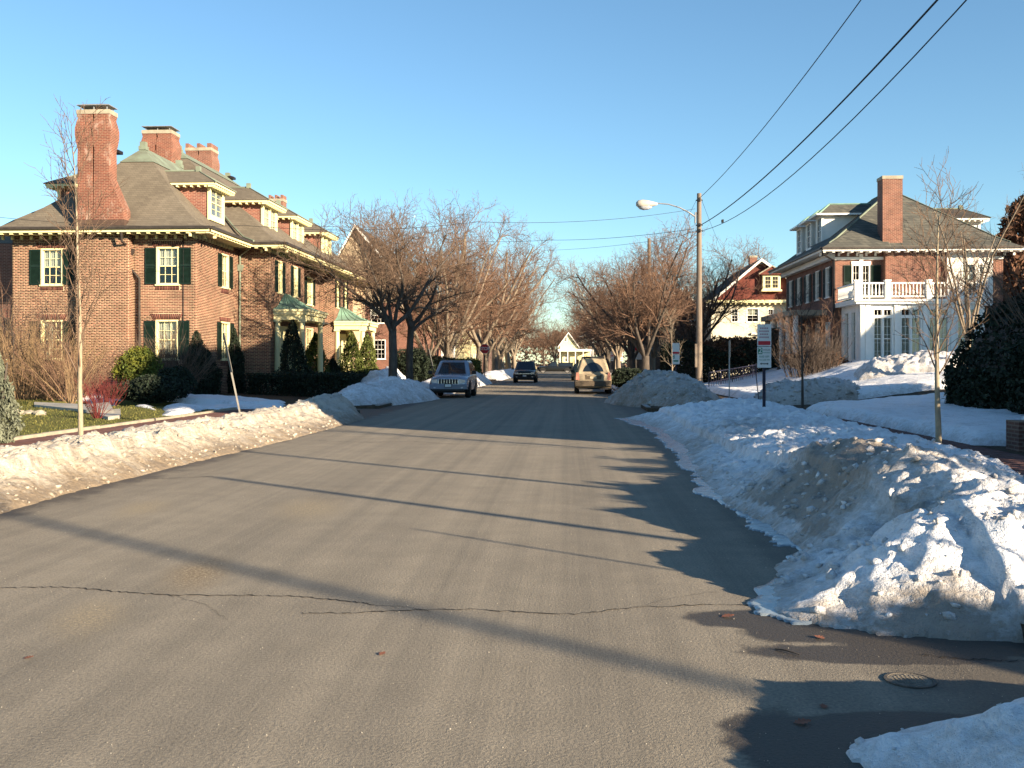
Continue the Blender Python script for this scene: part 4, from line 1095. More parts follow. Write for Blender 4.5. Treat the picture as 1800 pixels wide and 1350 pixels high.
# porches with copper canopies
def porch(y0, y1, xo, z0, zt, label_door):
    yc = (y0 + y1) / 2; c = MB(); P = []
    # bell-shaped copper hip: stations towards the apex on the wall
    S = [(0, 0), (.22, .10), (.45, .30), (.68, .60), (.9, .88), (1.0, .95)]
    vs = []
    for t, h in S:
        k = 1 - t
        xx = XB + (xo - XB) * k + .02
        vs += [(XB + .0, yc + (y0 - yc) * k, z0 + h * (zt - z0)), (xx, yc + (y0 - yc) * (k if k > .02 else .02), z0 + h * (zt - z0)), (xx, yc + (y1 - yc) * (k if k > .02 else .02), z0 + h * (zt - z0)), (XB + .0, yc + (y1 - yc) * k, z0 + h * (zt - z0))]
    fs = []
    for i in range(len(S) - 1):
        for j in range(3): fs.append((4 * i + j, 4 * i + j + 1, 4 * i + 5 + j, 4 * i + 4 + j))
    c.add(vs, fs)
    can = c.build('porch_canopy', M['copper'], H1)
    seams = MB()
    for i in range(5):
        f_ = i / 4
        pts = []
        for t, h in S:
            k = 1 - t; pts.append((XB + (xo - XB) * k * (f_) + .03, yc + (y0 - yc) * k - .01, z0 + h * (zt - z0) + .012))
        seams.tube(pts, .014, 4)
    for i in range(6):
        f_ = i / 5; pts = [(XB + (xo - XB) * (1 - t) + .04, yc + (y0 - yc) * (1 - t) * (1 - 2 * f_), z0 + h * (zt - z0) + .012) for t, h in S]; seams.tube(pts, .014, 4)
    seams.build('seam', M['copper'], can)
    f = MB(); f.box(XB, xo, y0, y1, z0 - .26, z0 - .003); f.box(XB, xo + .06, y0 - .06, y1 + .06, z0 - .10, z0 - .004)
    f.box(XB, xo - .1, y0 + .08, y1 - .08, z0 - .5, z0 - .262); f.build('entablature', M['cream'], H1)
    for (cx_, cy_) in ((xo - .28, y0 + .25), (xo - .28, y1 - .25), (XB + .14, y0 + .25), (XB + .14, y1 - .25)):
        k = MB(); k.tube([(cx_, cy_, .45), (cx_, cy_, z0 - .6)], [.15, .125], 14); k.box(cx_ - .19, cx_ + .19, cy_ - .19, cy_ + .19, .2, .45); k.box(cx_ - .17, cx_ + .17, cy_ - .17, cy_ + .17, z0 - .6, z0 - .5); k.build('column', M['cream'], H1)
    d = MB(); d.box(XB - .14, XB - .08, yc - .5, yc + .5, .35, 2.6)
    for zz in (.5, 1.5): 
        for s_ in (-.26, .26): d.box(XB - .08, XB - .06, yc + s_ - .17, yc + s_ + .17, zz, zz + .8)
    dd = d.build('door', M['shutter'], H1)
    kk = MB(); kk.tube([(XB - .06, yc + .4, 1.35), (XB - .01, yc + .4, 1.35)], .03, 8); kk.build('handle', M['copperdull'], dd)
    f = MB()
    for a, b_, c_, d_ in cells(0, y1 - y0 - .9, .3, 3.4, [((y1 - y0 - .9) / 2 - .5, (y1 - y0 - .9) / 2 + .5, .3, 2.65)]): f.fbox(Frame(XB, y0 + .45, 0, 1), a, b_, -.1, .04, c_, d_)
    f.build('door_surround', M['cream'], H1)
    s = MB(); s.box(XB, xo, y0, y1, .05, .34); s.box(XB, xo + .35, y0 + .2, y1 - .2, .05, .19); s.build('step', M['stone'], H1)
porch(46.9, 50.9, -12.35, 4.15, 5.05, 0)
porch(59.3, 62.9, -12.0, 4.1, 5.1, 1)
# low foundation beds around the house
# ---- the brick and white house on the right
H2 = thing('brick_house', 'brick house with slate hipped roof, white sunroom and balustraded balcony on the right', 'house', (19, 60, 1.4))
GX0, GX1, GY, GY2 = 14.62, 23.6, 56.0, 68.4; GZ0, GZ = 1.0, 7.66
gF = Frame(GX0, GY, 1, 0); gS = Frame(GX0, GY2, 0, -1)
gu = lambda x: x - GX0
def ux(px, Y_=GY): return at(px, 400, Y=Y_).x
FD = (gu(ux(1497)), gu(ux(1530)), 4.9, 7.0)
RB = (gu(ux(1688)), gu(ux(1738)), 4.9, 7.2)
wall(gF, 0, GX1 - GX0, GZ0, GZ, [FD, RB], H2, M['brickred'])
WG = [(1.0 + i * 2.35, 1.95 + i * 2.35, 5.3, 7.0) for i in range(5)] + [(1.0 + i * 2.35, 1.95 + i * 2.35, 2.1, 3.9) for i in range(5)]
wall(gS, 0, GY2 - GY - .28, GZ0, GZ, WG, H2, M['brickred'])
for bx in ((GX1 - .3, GX1, GY + .3, GY2), (GX0 + .3, GX1 - .3, GY2 - .3, GY2)): mb = MB(); mb.box(*bx, GZ0, GZ); mb.build('wall', M['brickred'], H2)
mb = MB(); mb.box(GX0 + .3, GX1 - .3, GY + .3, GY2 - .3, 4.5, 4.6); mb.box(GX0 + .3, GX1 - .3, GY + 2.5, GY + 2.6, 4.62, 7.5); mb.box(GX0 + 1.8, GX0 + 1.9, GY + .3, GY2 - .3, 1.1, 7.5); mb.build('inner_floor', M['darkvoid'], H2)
window(gF, FD[0], (FD[0] + FD[1]) / 2 - .02, FD[2], FD[3], H2, 2, 5, 'white', sill=False, shut=(.42, 0)); window(gF, (FD[0] + FD[1]) / 2 + .02, FD[1], FD[2], FD[3], H2, 2, 5, 'white', sill=False, shut=(0, .55))
mb = MB(); mb.fbox(gF, FD[0] - .02, FD[1] + .02, .003, .05, FD[3], FD[3] + .16); c_ = (FD[0] + FD[1]) / 2; mb.fbox(gF, c_ - .1, c_ + .1, .01, .07, FD[3] + .16, GZ - .1); mb.build('keystone', M['white'], H2)
for h in WG: window(gS, *h, H2, 3, 4, 'white', shut=(.42, .42) if h[2] > 4 else (0, 0), curtain=(0, 1, .4, 1))
# projecting brick bay and the white bay at the right
wall(Frame(ux(1552), GY - .45, 1, 0), 0, ux(1648) - ux(1552), 4.7, GZ - .02, [], H2, M['brickred'], .44, 'bay')
w0 = ux(1662); w1 = ux(1742); wf = Frame(w0, GY - .25, 1, 0); WW = w1 - w0
wh = [(.75, 1.55, 5.1, 7.0), (1.65, WW - .45, 5.1, 7.0)]
wall(wf, 0, WW, 4.7, GZ - .02, wh, H2, M['white'], .24, 'bay')
for h in wh: window(wf, *h, H2, 2, 4, 'white', curtain=(0, 1, .3, 1))
pG = [(0, 0), (1.0, .62), (5.29, 3.95)]
hip_roof(H2, GX0 - .95, GX1 + .7, GY - .95, GY2 + .95, 7.80, pG, M['slate'], trim=M['copperdull'])
eave(H2, gF, 0, GX1 - GX0, .95, 7.80, .95, .7, step=.5, fascia='white', soff='white')
mb = MB(); mb.fbox(gF, -.05, GX1 - GX0, .003, .09, GZ - .42, GZ - .26); mb.build('frieze', M['white'], H2)
eave(H2, gS, 0, GY2 - GY, .95, 7.80, .95, .95, step=.5, fascia='white', soff='white', brackets=False)
mb = MB(); mb.fbox(gS, 0, GY2 - GY, .003, .35, GZ - .35, GZ - .06); mb.build('cornice', M['white'], H2)
# lower hip over the corner bay
mb = MB(); a0 = (GX0 - .95, GY - .96, 7.82); a1 = (ux(1556), GY - .96, 7.82); ap = (ux(1542, 57.6) , 58.0, 9.9)
mb.add([a0, a1, ap, (GX0 - .6, 59.5, 8.35), (a1[0] + 1.6, 59.0, 9.4)], [(0, 1, 2), (0, 2, 3), (1, 4, 2)]); mb.build('corner_hip', M['slate'], H2)
for yy in (60.3, 62.9, 65.5): dormer(H2, 14.95, yy, yy + 1.35, 8.65, 10.3, 18.0, -1, cheek='white', roofm='slate', trimm='copper', frame='white', gable=True)
dormer(H2, GX1 - .2, 58.5, 60.2, 8.6, 9.7, 20.5, 1, cheek='white', roofm='darkroof', trimm='copperdull', frame='white')
chimney(H2, 17.04, 18.1, 55.55, 56.5, 7.7, 11.72, 'brickred', cap=None, wavy=False, halves=1)
chimney(H2, at(1498, 372, Y=66).x, at(1527, 372, Y=66).x, 66, 67, 9, at(1498, 364, Y=66).z, 'brickred', cap=None, wavy=False, halves=1)
downspout(H2, [(GX0 - .9, GY - .85, 7.7), (GX0 - .85, GY - .75, 7.5), (GX0 - .1, GY - .1, 7.2), (GX0 - .1, GY - .1, 1.2)], 'metal', .06)
# sunroom
SX0, SX1, SY = 14.95, 21.2, 52.5; SZ0, SZ = 1.2, 4.62
sF = Frame(SX0, SY, 1, 0); sS = Frame(SX0, GY, 0, -1)
def su(px): return at(px, 600, Y=SY).x - SX0
dw = [(su(1535), su(1569)), (su(1583), su(1620)), (su(1632), su(1668)), (su(1682), su(1716))]
holes = [(a, b, 1.75, 3.95) for a, b in dw] + [(a, b, 4.02, 4.38) for a, b in dw]
SR = wall(sF, 0, SX1 - SX0, SZ0, SZ, holes, H2, M['white'], .2, 'sunroom')
hs = [(.7, 1.5, 1.75, 4.3), (2.0, 2.8, 1.75, 4.3)]
wall(sS, 0, GY - SY - .2, SZ0, SZ, hs, H2, M['white'], .2, 'sunroom_side')
for (a, b) in dw:
    m_ = (a + b) / 2
    window(sF, a, m_, 1.75, 3.95, H2, 2, 5, 'white', sill=False, cas=.05, depth=.12, curtain=(0, 1, 0, 1))
    window(sF, m_, b, 1.75, 3.95, H2, 2, 5, 'white', sill=False, cas=.05, depth=.12, curtain=(0, 1, 0, 1))
    window(sF, a, m_, 4.02, 4.38, H2, 2, 1, 'white', sill=False, cas=.05, depth=.12); window(sF, m_, b, 4.02, 4.38, H2, 2, 1, 'white', sill=False, cas=.05, depth=.12)
for h in hs: window(sS, *h, H2, 2, 5, 'white', sill=False, cas=.05, depth=.12, curtain=(0, 1, 0, 1))
mb = MB()
for u in [0.02] + [(dw[i][1] + dw[i + 1][0]) / 2 - .11 for i in range(3)] + [su(1524) - .1, SX1 - SX0 - .25]:
    mb.fbox(sF, u, u + .22, .002, .07, SZ0 + .3, SZ); mb.fbox(sF, u - .03, u + .25, .002, .1, SZ - .12, SZ - .001)
mb.build('pilaster', M['white'], H2)
mb = MB(); mb.fbox(sF, -.25, SX1 - SX0, 0.002, .25, SZ + .001, SZ + .12); mb.fbox(sF, -.35, SX1 - SX0, -3.4, .35, SZ + .121, SZ + .24); mb.fbox(sS, 0, GY - SY, .002, .34, SZ + .001, SZ + .235)
mb.build('cornice', M['white'], H2)
mb = MB(); mb.box(SX0 - .1, SX1, SY - .1, GY, .8, SZ0 - .002); mb.build('plinth', M['brickdark'], H2)
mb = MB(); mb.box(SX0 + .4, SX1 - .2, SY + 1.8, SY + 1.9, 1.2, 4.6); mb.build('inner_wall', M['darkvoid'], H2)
# balustrade
z = SZ + .24
def balus(fr, u0, u1, name='balustrade'):
    r = MB(); r.fbox(fr, u0, u1, -.07, .07, z + .78, z + .86); o = r.build(name, M['white'], H2)
    r = MB(); r.fbox(fr, u0, u1, -.06, .06, z + .10, z + .18); r.build('bottom_rail', M['white'], o)
    k = MB(); n = int((u1 - u0) / .17)
    for i in range(n):
        u = u0 + (i + .5) * (u1 - u0) / n; P = fr.p(u, 0, 0)
        k.tube([(P[0], P[1], z + .18), (P[0], P[1], z + .33), (P[0], P[1], z + .48), (P[0], P[1], z + .66), (P[0], P[1], z + .78)], [.028, .052, .04, .025, .035], 6, cap=False)
    b_ = k.build('baluster', M['white'], o); b_['kind'] = 'stuff'
bf = Frame(SX0 - .2, SY - .15, 1, 0); posts = [0, 1.55, 3.6, 5.2, SX1 - SX0 + .1]
for a, b in zip(posts[:-1], posts[1:]): balus(bf, a + .14, b - .14)
for p in posts: mb = MB(); mb.fbox(bf, p - .13, p + .13, -.13, .13, z, z + .92); mb.fbox(bf, p - .16, p + .16, -.16, .16, z + .92, z + .99); mb.build('balustrade_post', M['white'], H2)
balus(Frame(SX0 - .2, GY, 0, -1), 0.1, GY - SY)
# white pergola like porch on the street side, in shade behind the shrubs
for yy in (57.9, 59.8, 61.6, 63.8, 66.0):
    mb = MB(); mb.tube([(12.9, yy, 1.2), (12.9, yy, 4.3)], .16, 12); mb.box(12.68, 13.12, yy - .22, yy + .22, 1.1, 1.3); mb.build('column', M['white'], H2)
mb = MB(); mb.box(12.6, 14.6, 57.6, 66.6, 4.3, 4.6); mb.build('porch_roof', M['stone'], H2)  # white roof given a stone tone, so its shade is in the colour

# ---- simpler houses
def far_house(label, x0, x1, y0, y1, z0, ze, zr, wallm, roofm, gable='y', wins=(), side_wins=(), upper=None, over=.4, chim=None, frame='white', apex=None, name='house'):
    """gable='y': the gable faces the camera (ridge runs along Y)"""
    t = thing(name, label, 'house', ((x0 + x1) / 2, (y0 + y1) / 2, z0))
    fr = Frame(x0, y0, 1, 0); W = x1 - x0
    wall(fr, 0, W, z0, ze, [w[:4] for w in wins if w[3] < ze], t, M[wallm], .25)
    for bx in ((x0, x0 + .25, y0 + .25, y1), (x0 + .25, x1 - .25, y1 - .25, y1)): mb = MB(); mb.box(*bx, z0, ze); mb.build('wall', M[wallm], t)
    fs_ = Frame(x1, y0, 0, 1); wall(fs_, .25, y1 - y0, z0, ze, [w[:4] for w in side_wins], t, M[wallm], .25)
    fl_ = Frame(x0, y1, 0, -1)
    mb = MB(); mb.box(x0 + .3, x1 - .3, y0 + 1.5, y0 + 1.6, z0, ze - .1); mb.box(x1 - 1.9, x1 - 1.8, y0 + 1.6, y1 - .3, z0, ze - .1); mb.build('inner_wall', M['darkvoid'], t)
    ax = apex if apex is not None else (x0 + x1) / 2
    if gable == 'y':
        hgs = [w for w in wins if w[3] >= ze]
        g = MB(); g.prism([(x0, ze), (x1, ze), (ax, zr)], 'y', y0 + .003, y1 - .003); g.build('gable', M[upper or wallm], t)
        th = .16
        for (xa, nm) in ((x0, 0), (x1, 1)):
            sx = -1 if xa < ax else 1; sl = (zr - ze) / abs(ax - xa)
            e = (xa + sx * over, ze - over * sl)
            r = MB(); r.prism([e, (ax, zr), (ax, zr + th), (e[0], e[1] + th)], 'y', y0 - over, y1 + over); ro = r.build('roof', M[roofm], t)
            b = MB(); b.prism([(e[0], e[1] - .12), (ax, zr - .12), (ax, zr + th - .02), (e[0], e[1] + th - .02)], 'y', y0 - over - .05, y0 - over - .003); b.build('bargeboard', M[frame], t)
        for h in hgs:
            window(Frame(x0, y0, 1, 0), *h[:4], t, 2, 4, frame, depth=-.03, glass='glass', sill=True)
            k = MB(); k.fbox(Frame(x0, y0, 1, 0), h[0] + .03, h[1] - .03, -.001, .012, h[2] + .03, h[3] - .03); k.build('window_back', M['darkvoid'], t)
    else:
        my = (y0 + y1) / 2
        r = MB(); sl = (zr - ze) / (my - y0)
        r.prism([(y0 - over, ze - over * sl), (my, zr), (y1 + over, ze - over * sl), (y1 + over, ze - over * sl + .15), (my, zr + .15), (y0 - over, ze - over * sl + .15)], 'x', x0 - over, x1 + over); r.build('roof', M[roofm], t)
        g = MB(); g.prism([(y0, ze), (my, zr), (y1, ze)], 'x', x0 + .003, x1 - .003); g.build('gable', M[upper or wallm], t)
    for w in wins:
        if w[3] < ze: window(fr, *w[:4], t, 2 if w[1] - w[0] < 1.2 else 4, 4, frame, curtain=(0, 1, .5, 1) if rnd.random() < .5 else None)
    for w in side_wins: window(fs_, *w[:4], t, 2, 4, frame)
    if chim: chimney(t, *chim, 'brickred', cap=None, wavy=False, halves=1)
    return t
# red gabled house behind the utility pole
def xw(px, Y_): return at(px, 600, Y=Y_).x
YR = 92.0; rx0 = xw(1250, YR); rx1 = 22.5; ap = xw(1337, YR)
wz = lambda py: at(1300, py, Y=YR).z
rh = far_house('cream house with a red shingled gable and small bay window behind the utility pole', rx0, rx1, YR, 106, 0.2, wz(530), wz(458), 'stucco', 'darkroof', 'y',
               wins=[(xw(1349, YR) - rx0, xw(1360, YR) - rx0, wz(562), wz(543)), (xw(1312, YR) - rx0, xw(1334, YR) - rx0, wz(566), wz(542)), (xw(1285, YR) - rx0, xw(1298, YR) - rx0, wz(566), wz(543))],
               upper='redshingle', apex=ap, over=.5, chim=(xw(1318, 97), xw(1331, 97), 97, 97.8, 8, at(1320, 450, Y=97).z))
mb = MB(); mb.box(rx0 - .5, rx1, YR - .55, YR - .06, wz(533), wz(528)); k = rx0 - .4
while k < rx1: mb.box(k, k + .12, YR - .5, YR - .08, wz(536), wz(533) - .002); k += .5
mb.build('cornice', M['cream'], rh)
mb = MB(); mb.box(xw(1320, YR), rx1, YR - .2, YR - .003, wz(589), wz(585)); mb.build('string_course', M['white'], rh)
bx0, bx1 = xw(1339, YR), xw(1370, YR)
mb = MB(); mb.box(bx0, bx1, YR - .5, YR + .1, wz(512), wz(484)); mb.box(bx0 - .12, bx1 + .12, YR - .58, YR + .1, wz(513), wz(510)); bay = mb.build('bay_window', M['cream'], rh)
m_ = (bx0 + bx1) / 2
for a, b in ((bx0 + .22, m_ - .08), (m_ + .08, bx1 - .22)):
    mb = MB()
    for i in range(2):
        for j in range(3):
            w_ = (b - a) / 2; h_ = (wz(487) - wz(507)) / 3
            mb.box(a + i * w_ + .02, a + (i + 1) * w_ - .02, YR - .52, YR - .505, wz(507) + j * h_ + .02, wz(507) + (j + 1) * h_ - .02)
    mb.build('pane', M['darkvoid'], bay)
mb = MB(); mb.prism([(bx0 - .35, wz(484)), (bx1 + .35, wz(484)), (m_, wz(470))], 'y', YR - .75, YR + 1.5); mb.build('roof', M['redshingle'], bay)
mb = MB()
for s_ in (-1, 1): mb.prism([(m_ + s_ * (bx1 - m_ + .42), wz(484) - .02), (m_, wz(470)), (m_, wz(470) + .1), (m_ + s_ * (bx1 - m_ + .42), wz(484) + .1)], 'y', YR - .85, YR - .751)
mb.build('bargeboard', M['stone'], bay)
mb = MB(); q = xw(1337, YR); mb.box(q - .35, q + .35, YR - .12, YR - .02, wz(464), wz(460)); mb.build('gable_light', M['white'], rh)
# brick and tan shingled house beyond the left brick house
YL = 86.0; lx1 = -12.7; zz = lambda py: at(680, py, Y=YL).z
lw = lambda px: at(px, 600, Y=YL).x
lx0 = -22.0
far_house('brick house with tan shingled gable and white sashed windows behind the twin dark trees', lx0, lx1, YL, 100, 0.1, zz(532), zz(398), 'brickred', 'darkroof', 'y',
          wins=[(lw(651) - lx0, lw(676) - lx0, zz(568) , zz(540)), (lw(650) - lx0, lw(678) - lx0, zz(631), zz(597)), (lw(626) - lx0, lw(640) - lx0, zz(631), zz(597)), (lw(628) - lx0, lw(640) - lx0, zz(509), zz(497))],
          upper='tanshingle', apex=-18.3, over=.6, chim=(-13.7, -12.9, 90, 91, 3, zz(455)))
far_house('white clapboard house between the tree trunks behind the silver SUV', -24, -14, 112, 124, 0.1, 6.2, 9.5, 'white', 'darkroof', 'x', wins=[(1, 2, 1.2, 2.8), (3.5, 4.5, 1.2, 2.8), (6, 7, 1.2, 2.8), (1, 2, 4, 5.5), (3.5, 4.5, 4, 5.5), (6, 7, 4, 5.5), (8.3, 9.3, 4, 5.5), (8.3, 9.3, 1.2, 2.8)], side_wins=[(2, 3, 1.2, 2.8), (5, 6, 1.2, 2.8), (8, 9, 1.2, 2.8), (2, 3, 4, 5.5), (5, 6, 4, 5.5), (8, 9, 4, 5.5)])
far_house('cream house with porch windows behind the left stop sign', -23, -13.2, 134, 146, 0.1, 6.5, 10, 'cream', 'darkroof', 'y', wins=[(1.5, 2.6, 1.2, 2.9), (4, 5.1, 1.2, 2.9), (6.6, 7.8, 1.2, 2.9), (1.5, 2.6, 4.2, 5.8), (4, 5.1, 4.2, 5.8), (6.6, 7.8, 4.2, 5.8), (4.2, 5.4, 7, 8.4)], side_wins=[(1.5, 2.6, 1.2, 2.9), (5, 6.1, 1.2, 2.9), (8.6, 9.8, 1.2, 2.9), (1.5, 2.6, 4.2, 5.8), (6, 7, 4.2, 5.8)])
far_house('dull red house far along the left side of the street', -22, -13, 160, 172, 0.1, 6, 9, 'brickdark', 'darkroof', 'y', wins=[(1.5, 2.6, 1.2, 2.9), (4, 5.1, 1.2, 2.9), (6.4, 7.5, 1.2, 2.9), (4, 5.1, 4.2, 5.6)])
far_house('grey shaded house behind the right stop sign', 6.4, 12.2, 97, 106, 0.2, 5.0, 8.0, 'darkroof', 'darkroof', 'y', wins=[(.8, 1.9, 1.4, 3), (3.4, 4.5, 1.4, 3)])
far_house('brown brick house half hidden behind the big right hand trees', 8.8, 18, 122, 134, 0.3, 6.5, 10.5, 'brickdark', 'darkroof', 'y', wins=[(1, 2, 1.4, 3), (3.6, 4.6, 1.4, 3), (1, 2, 4.2, 5.6), (3.6, 4.6, 4.2, 5.6)])
# sunlit yellow house closing the street
YY_ = 205.0; yx0, yx1 = xw(984, YY_), xw(1012, YY_); yz = lambda py: at(1000, py, Y=YY_).z
yh = far_house('small sunlit yellow gabled house closing the far end of the street', yx0, yx1 + .3, YY_, 216, 0.0, yz(606), yz(585), 'cream', 'darkroof', 'y',
               wins=[(1.0, 1.9, yz(636), yz(623)), (2.4, 2.9, yz(612), yz(607) - .1), (.9, 1.5, yz(600), yz(592))], over=.4)
mb = MB(); mb.box(yx0 - .3, yx1 + 3.2, YY_ - 2.4, YY_ - .01, yz(618), yz(614)); mb.build('porch_roof', M['white'], yh)
mb = MB()
for i in range(5): x_ = yx0 + i * 1.55; mb.box(x_, x_ + .16, YY_ - 2.3, YY_ - 2.14, 0, yz(618) - .003)
mb.build('porch_post', M['white'], yh)
mb = MB(); mb.box(yx1 + .4, yx1 + 3.0, YY_, YY_ + 6, 0, yz(618)); mb.build('side_wing', M['cream'], yh)
for a_, b_, c_, d_ in ((yx1 + 1.2, yx1 + 2.0, .8, 2.6), (yx0 + 3.1, yx0 + 3.9, .2, 2.3)): mb = MB(); mb.box(a_, b_, YY_ - .05, YY_ - .003, c_, d_); mb.build('pane', M['darkvoid'], yh)
# unseen house on the right, sized so its shadow crosses the street
far_house('unseen tall brick house on the right beside the camera, sized for its shadow', 15.5, 26, 8.8, 27.5, 0.1, 9.8, 14.6, 'bricktex', 'darkroof', 'y', wins=[(1.5, 2.6, 1.2, 2.9), (4.6, 5.8, 1.2, 2.9), (7.8, 8.9, 1.2, 2.9), (1.5, 2.6, 4.6, 6.2), (4.6, 5.8, 4.6, 6.2), (7.8, 8.9, 4.6, 6.2)])

far_house('unseen neighbouring brick house added to shade the white sunroom', 37, 47, 32.5, 46, 0.1, 8.5, 12.8, 'bricktex', 'darkroof', 'y', wins=[(1.5, 2.6, 1.2, 2.9), (4.6, 5.8, 1.2, 2.9)])  # added out of view so its shadow falls on the sunroom front
# ------------------------------------------------------------------ vegetation
class TreeMesh:
    def __init__(s, k): s.v = []; s.f = []; s.k = k; s.n = 0
    def line(s, pts, rad, k=None):
        k = k or s.k; pts = np.asarray(pts); n = len(pts)
        d = np.gradient(pts, axis=0); d /= (np.linalg.norm(d, axis=1, keepdims=True) + 1e-9)
        ref = np.array([0.31, 0.17, 0.93]) if abs(d[0, 2]) < .8 else np.array([1.0, .2, .1])
        a = np.cross(d, ref); a /= (np.linalg.norm(a, axis=1, keepdims=True) + 1e-9); b = np.cross(d, a)
        t = np.arange(k) * 2 * np.pi / k
        ring = pts[:, None] + (a[:, None] * np.cos(t)[None, :, None] + b[:, None] * np.sin(t)[None, :, None]) * np.asarray(rad)[:, None, None]
        s.v.append(ring.reshape(-1, 3))
        i = np.arange(n - 1)[:, None] * k; j = np.arange(k)[None]
        q = np.stack([i + j, i + (j + 1) % k, i + k + (j + 1) % k, i + k + j], -1).reshape(-1, 4)
        s.f.append(q + s.n); s.n += n * k
    def build(s, name, m, parent): return fast_mesh(name, np.concatenate(s.v), np.concatenate(s.f), m, parent, smooth=True, local=True)
def unit(v): return v / (np.linalg.norm(v) + 1e-9)
def grow(seed, spec, base=(0, 0, 0), lean=(0, 0, 1)):
    """spec: list of levels dict(n, len, r, ang, wob, up, seg, start); level 0 is the trunk; returns polylines per level"""
    g = np.random.default_rng(seed); out = [[] for _ in spec]
    def branch(p, d, L, r, lv):
        sp = spec[lv]; ns = sp.get('seg', 4); pts = [p]; rad = [r]; dd = d.copy()
        for i in range(ns):
            dd = unit(dd + g.normal(0, sp.get('wob', .15), 3) + np.array([0, 0, sp.get('up', 0)]) + np.array([dd[0], dd[1], 0]) * sp.get('out', 0))
            pts.append(pts[-1] + dd * L / ns); rad.append(r * (1 - (1 - sp.get('tip', .35)) * (i + 1) / ns))
        out[lv].append((np.array(pts), np.array(rad)))
        if lv + 1 >= len(spec): return
        nx = spec[lv + 1]; n = nx['n'] if isinstance(nx['n'], int) else int(g.integers(nx['n'][0], nx['n'][1] + 1))
        st = nx.get('start', .25); ph = g.uniform(0, 6.28)
        for k in range(n):
            t = st + (1 - st) * ((k + g.uniform(.2, .9)) / n) if not nx.get('atend') else g.uniform(nx.get('endfrom', .88), 1.0)
            x = t * ns; i = min(int(x), ns - 1); fpos = pts[i] + (pts[i + 1] - pts[i]) * (x - i)
            ax = unit(pts[i + 1] - pts[i]); ph += 2.4 + g.normal(0, .35)
            s1 = unit(np.cross(ax, [0.13, .2, 1.0] if abs(ax[2]) < .9 else [1, 0, 0])); s2 = np.cross(ax, s1)
            ang = nx['ang'] * g.uniform(.75, 1.25)
            nd = unit(ax * math.cos(ang) + (s1 * math.cos(ph) + s2 * math.sin(ph)) * math.sin(ang))
            rr = (rad[i] + (rad[i + 1] - rad[i]) * (x - i)) * nx.get('rr', .6)
            ln = nx['len'] * g.uniform(.7, 1.2) * (1 - nx.get('short', .35) * (t if not nx.get('atend') else 0)) 
            branch(fpos, nd, ln, max(rr, nx.get('rmin', .006)), lv + 1)
    branch(np.array(base, float), unit(np.array(lean, float)), spec[0]['len'], spec[0]['r'], 0)
    return out
def add_lines(out, split, kt=8, kb=4, ks=3):
    T = TreeMesh(kt); B = TreeMesh(ks)
    for lv, ls in enumerate(out):
        for p, r in ls:
            if lv < split:
                if lv == 0: r = r.copy(); r[0] *= 1.35
                T.line(p, r, kt if lv == 0 else 6)
            else: B.line(p, r, kb if lv < len(out) - 2 else ks)
    return T, B
def make_tree(name, label, cat, loc, spec, seed, mt, mc, split=2, group=None, scale=1, lean=(0, 0, 1), rz=0, extra=None):
    out = grow(seed, spec, lean=lean)
    if extra: 
        for e in extra: 
            for a, b in zip(out, grow(*e)): a += b
    T, B = add_lines(out, split)
    t = thing(name, label, cat, loc, group, rz=rz); t.scale = (scale,) * 3
    T.build('trunk', mt, t); B.build('crown', mc, t)
    return t
STREET = [dict(len=2.9, r=.20, wob=.04, up=.1, seg=5, tip=.8),
          dict(n=(5, 6), len=4.2, atend=True, endfrom=.80, ang=.62, rr=.62, wob=.13, up=.06, seg=6, tip=.30),
          dict(n=(8, 9), len=2.7, ang=.85, rr=.55, wob=.18, up=.07, seg=5, start=.18, tip=.3, rmin=.022),
          dict(n=(8, 9), len=1.35, ang=.8, rr=.55, wob=.22, up=.08, seg=4, start=.12, tip=.4, rmin=.012),
          dict(n=(4, 6), len=.64, ang=.75, rr=.6, wob=.25, up=.10, seg=3, start=.1, tip=.5, rmin=.0075),
          dict(n=(1, 2), len=.32, ang=.7, rr=.8, wob=.2, up=.06, seg=2, start=.2, tip=.6, rmin=.006)]
def sy(X, Y): return float(np.maximum(terrain(X, Y), 0))
# twin dark trees by the silver SUV, then the row beyond, both sides
p = at(690, 672, X=-7.7); q = at(718, 672, X=-7.7)
tw = [dict(STREET[0], len=3.2, r=.21), dict(STREET[1], n=6, len=4.9, ang=.62), *STREET[2:]]
A_ = make_tree('street_tree', 'dark forked bare tree, left one of the twin trunks beside the silver SUV', 'tree', (p.x, p.y, .05), tw, 11, M['bark'], M['twig'], group='bare street trees', lean=(.02, -.02, 1))
tw2 = [dict(STREET[0], len=3.6, r=.19), dict(STREET[1], n=5, len=4.6, ang=.65), *STREET[2:]]
B_ = make_tree('street_tree', 'dark bare tree, right one of the twin trunks beside the silver SUV', 'tree', (q.x, q.y, .05), tw2, 23, M['bark'], M['twig'], group='bare street trees', lean=(.06, 0, 1))
C_ = make_tree('street_tree', 'pale-barked vase-shaped bare tree rising behind the roof of the silver SUV', 'tree', (at(787, 660, X=-8.2).x, at(787, 660, X=-8.2).y, .05), [dict(STREET[0], len=1.8, r=.22), dict(STREET[1], n=6, len=7.2, ang=.55, up=.08, rr=.6, wob=.09), *STREET[2:]], 31, M['barklight'], M['twigred'], group='bare street trees', scale=1.22)
D_ = make_tree('street_tree', 'large reddish-twigged bare tree next to the left stop sign', 'tree', (-8.6, 74, .05), [dict(STREET[0], len=2.4, r=.28), dict(STREET[1], n=7, len=7.4, ang=.62, up=.07, wob=.1), *STREET[2:]], 47, M['barklight'], M['twigred'], group='bare street trees', scale=1.22)
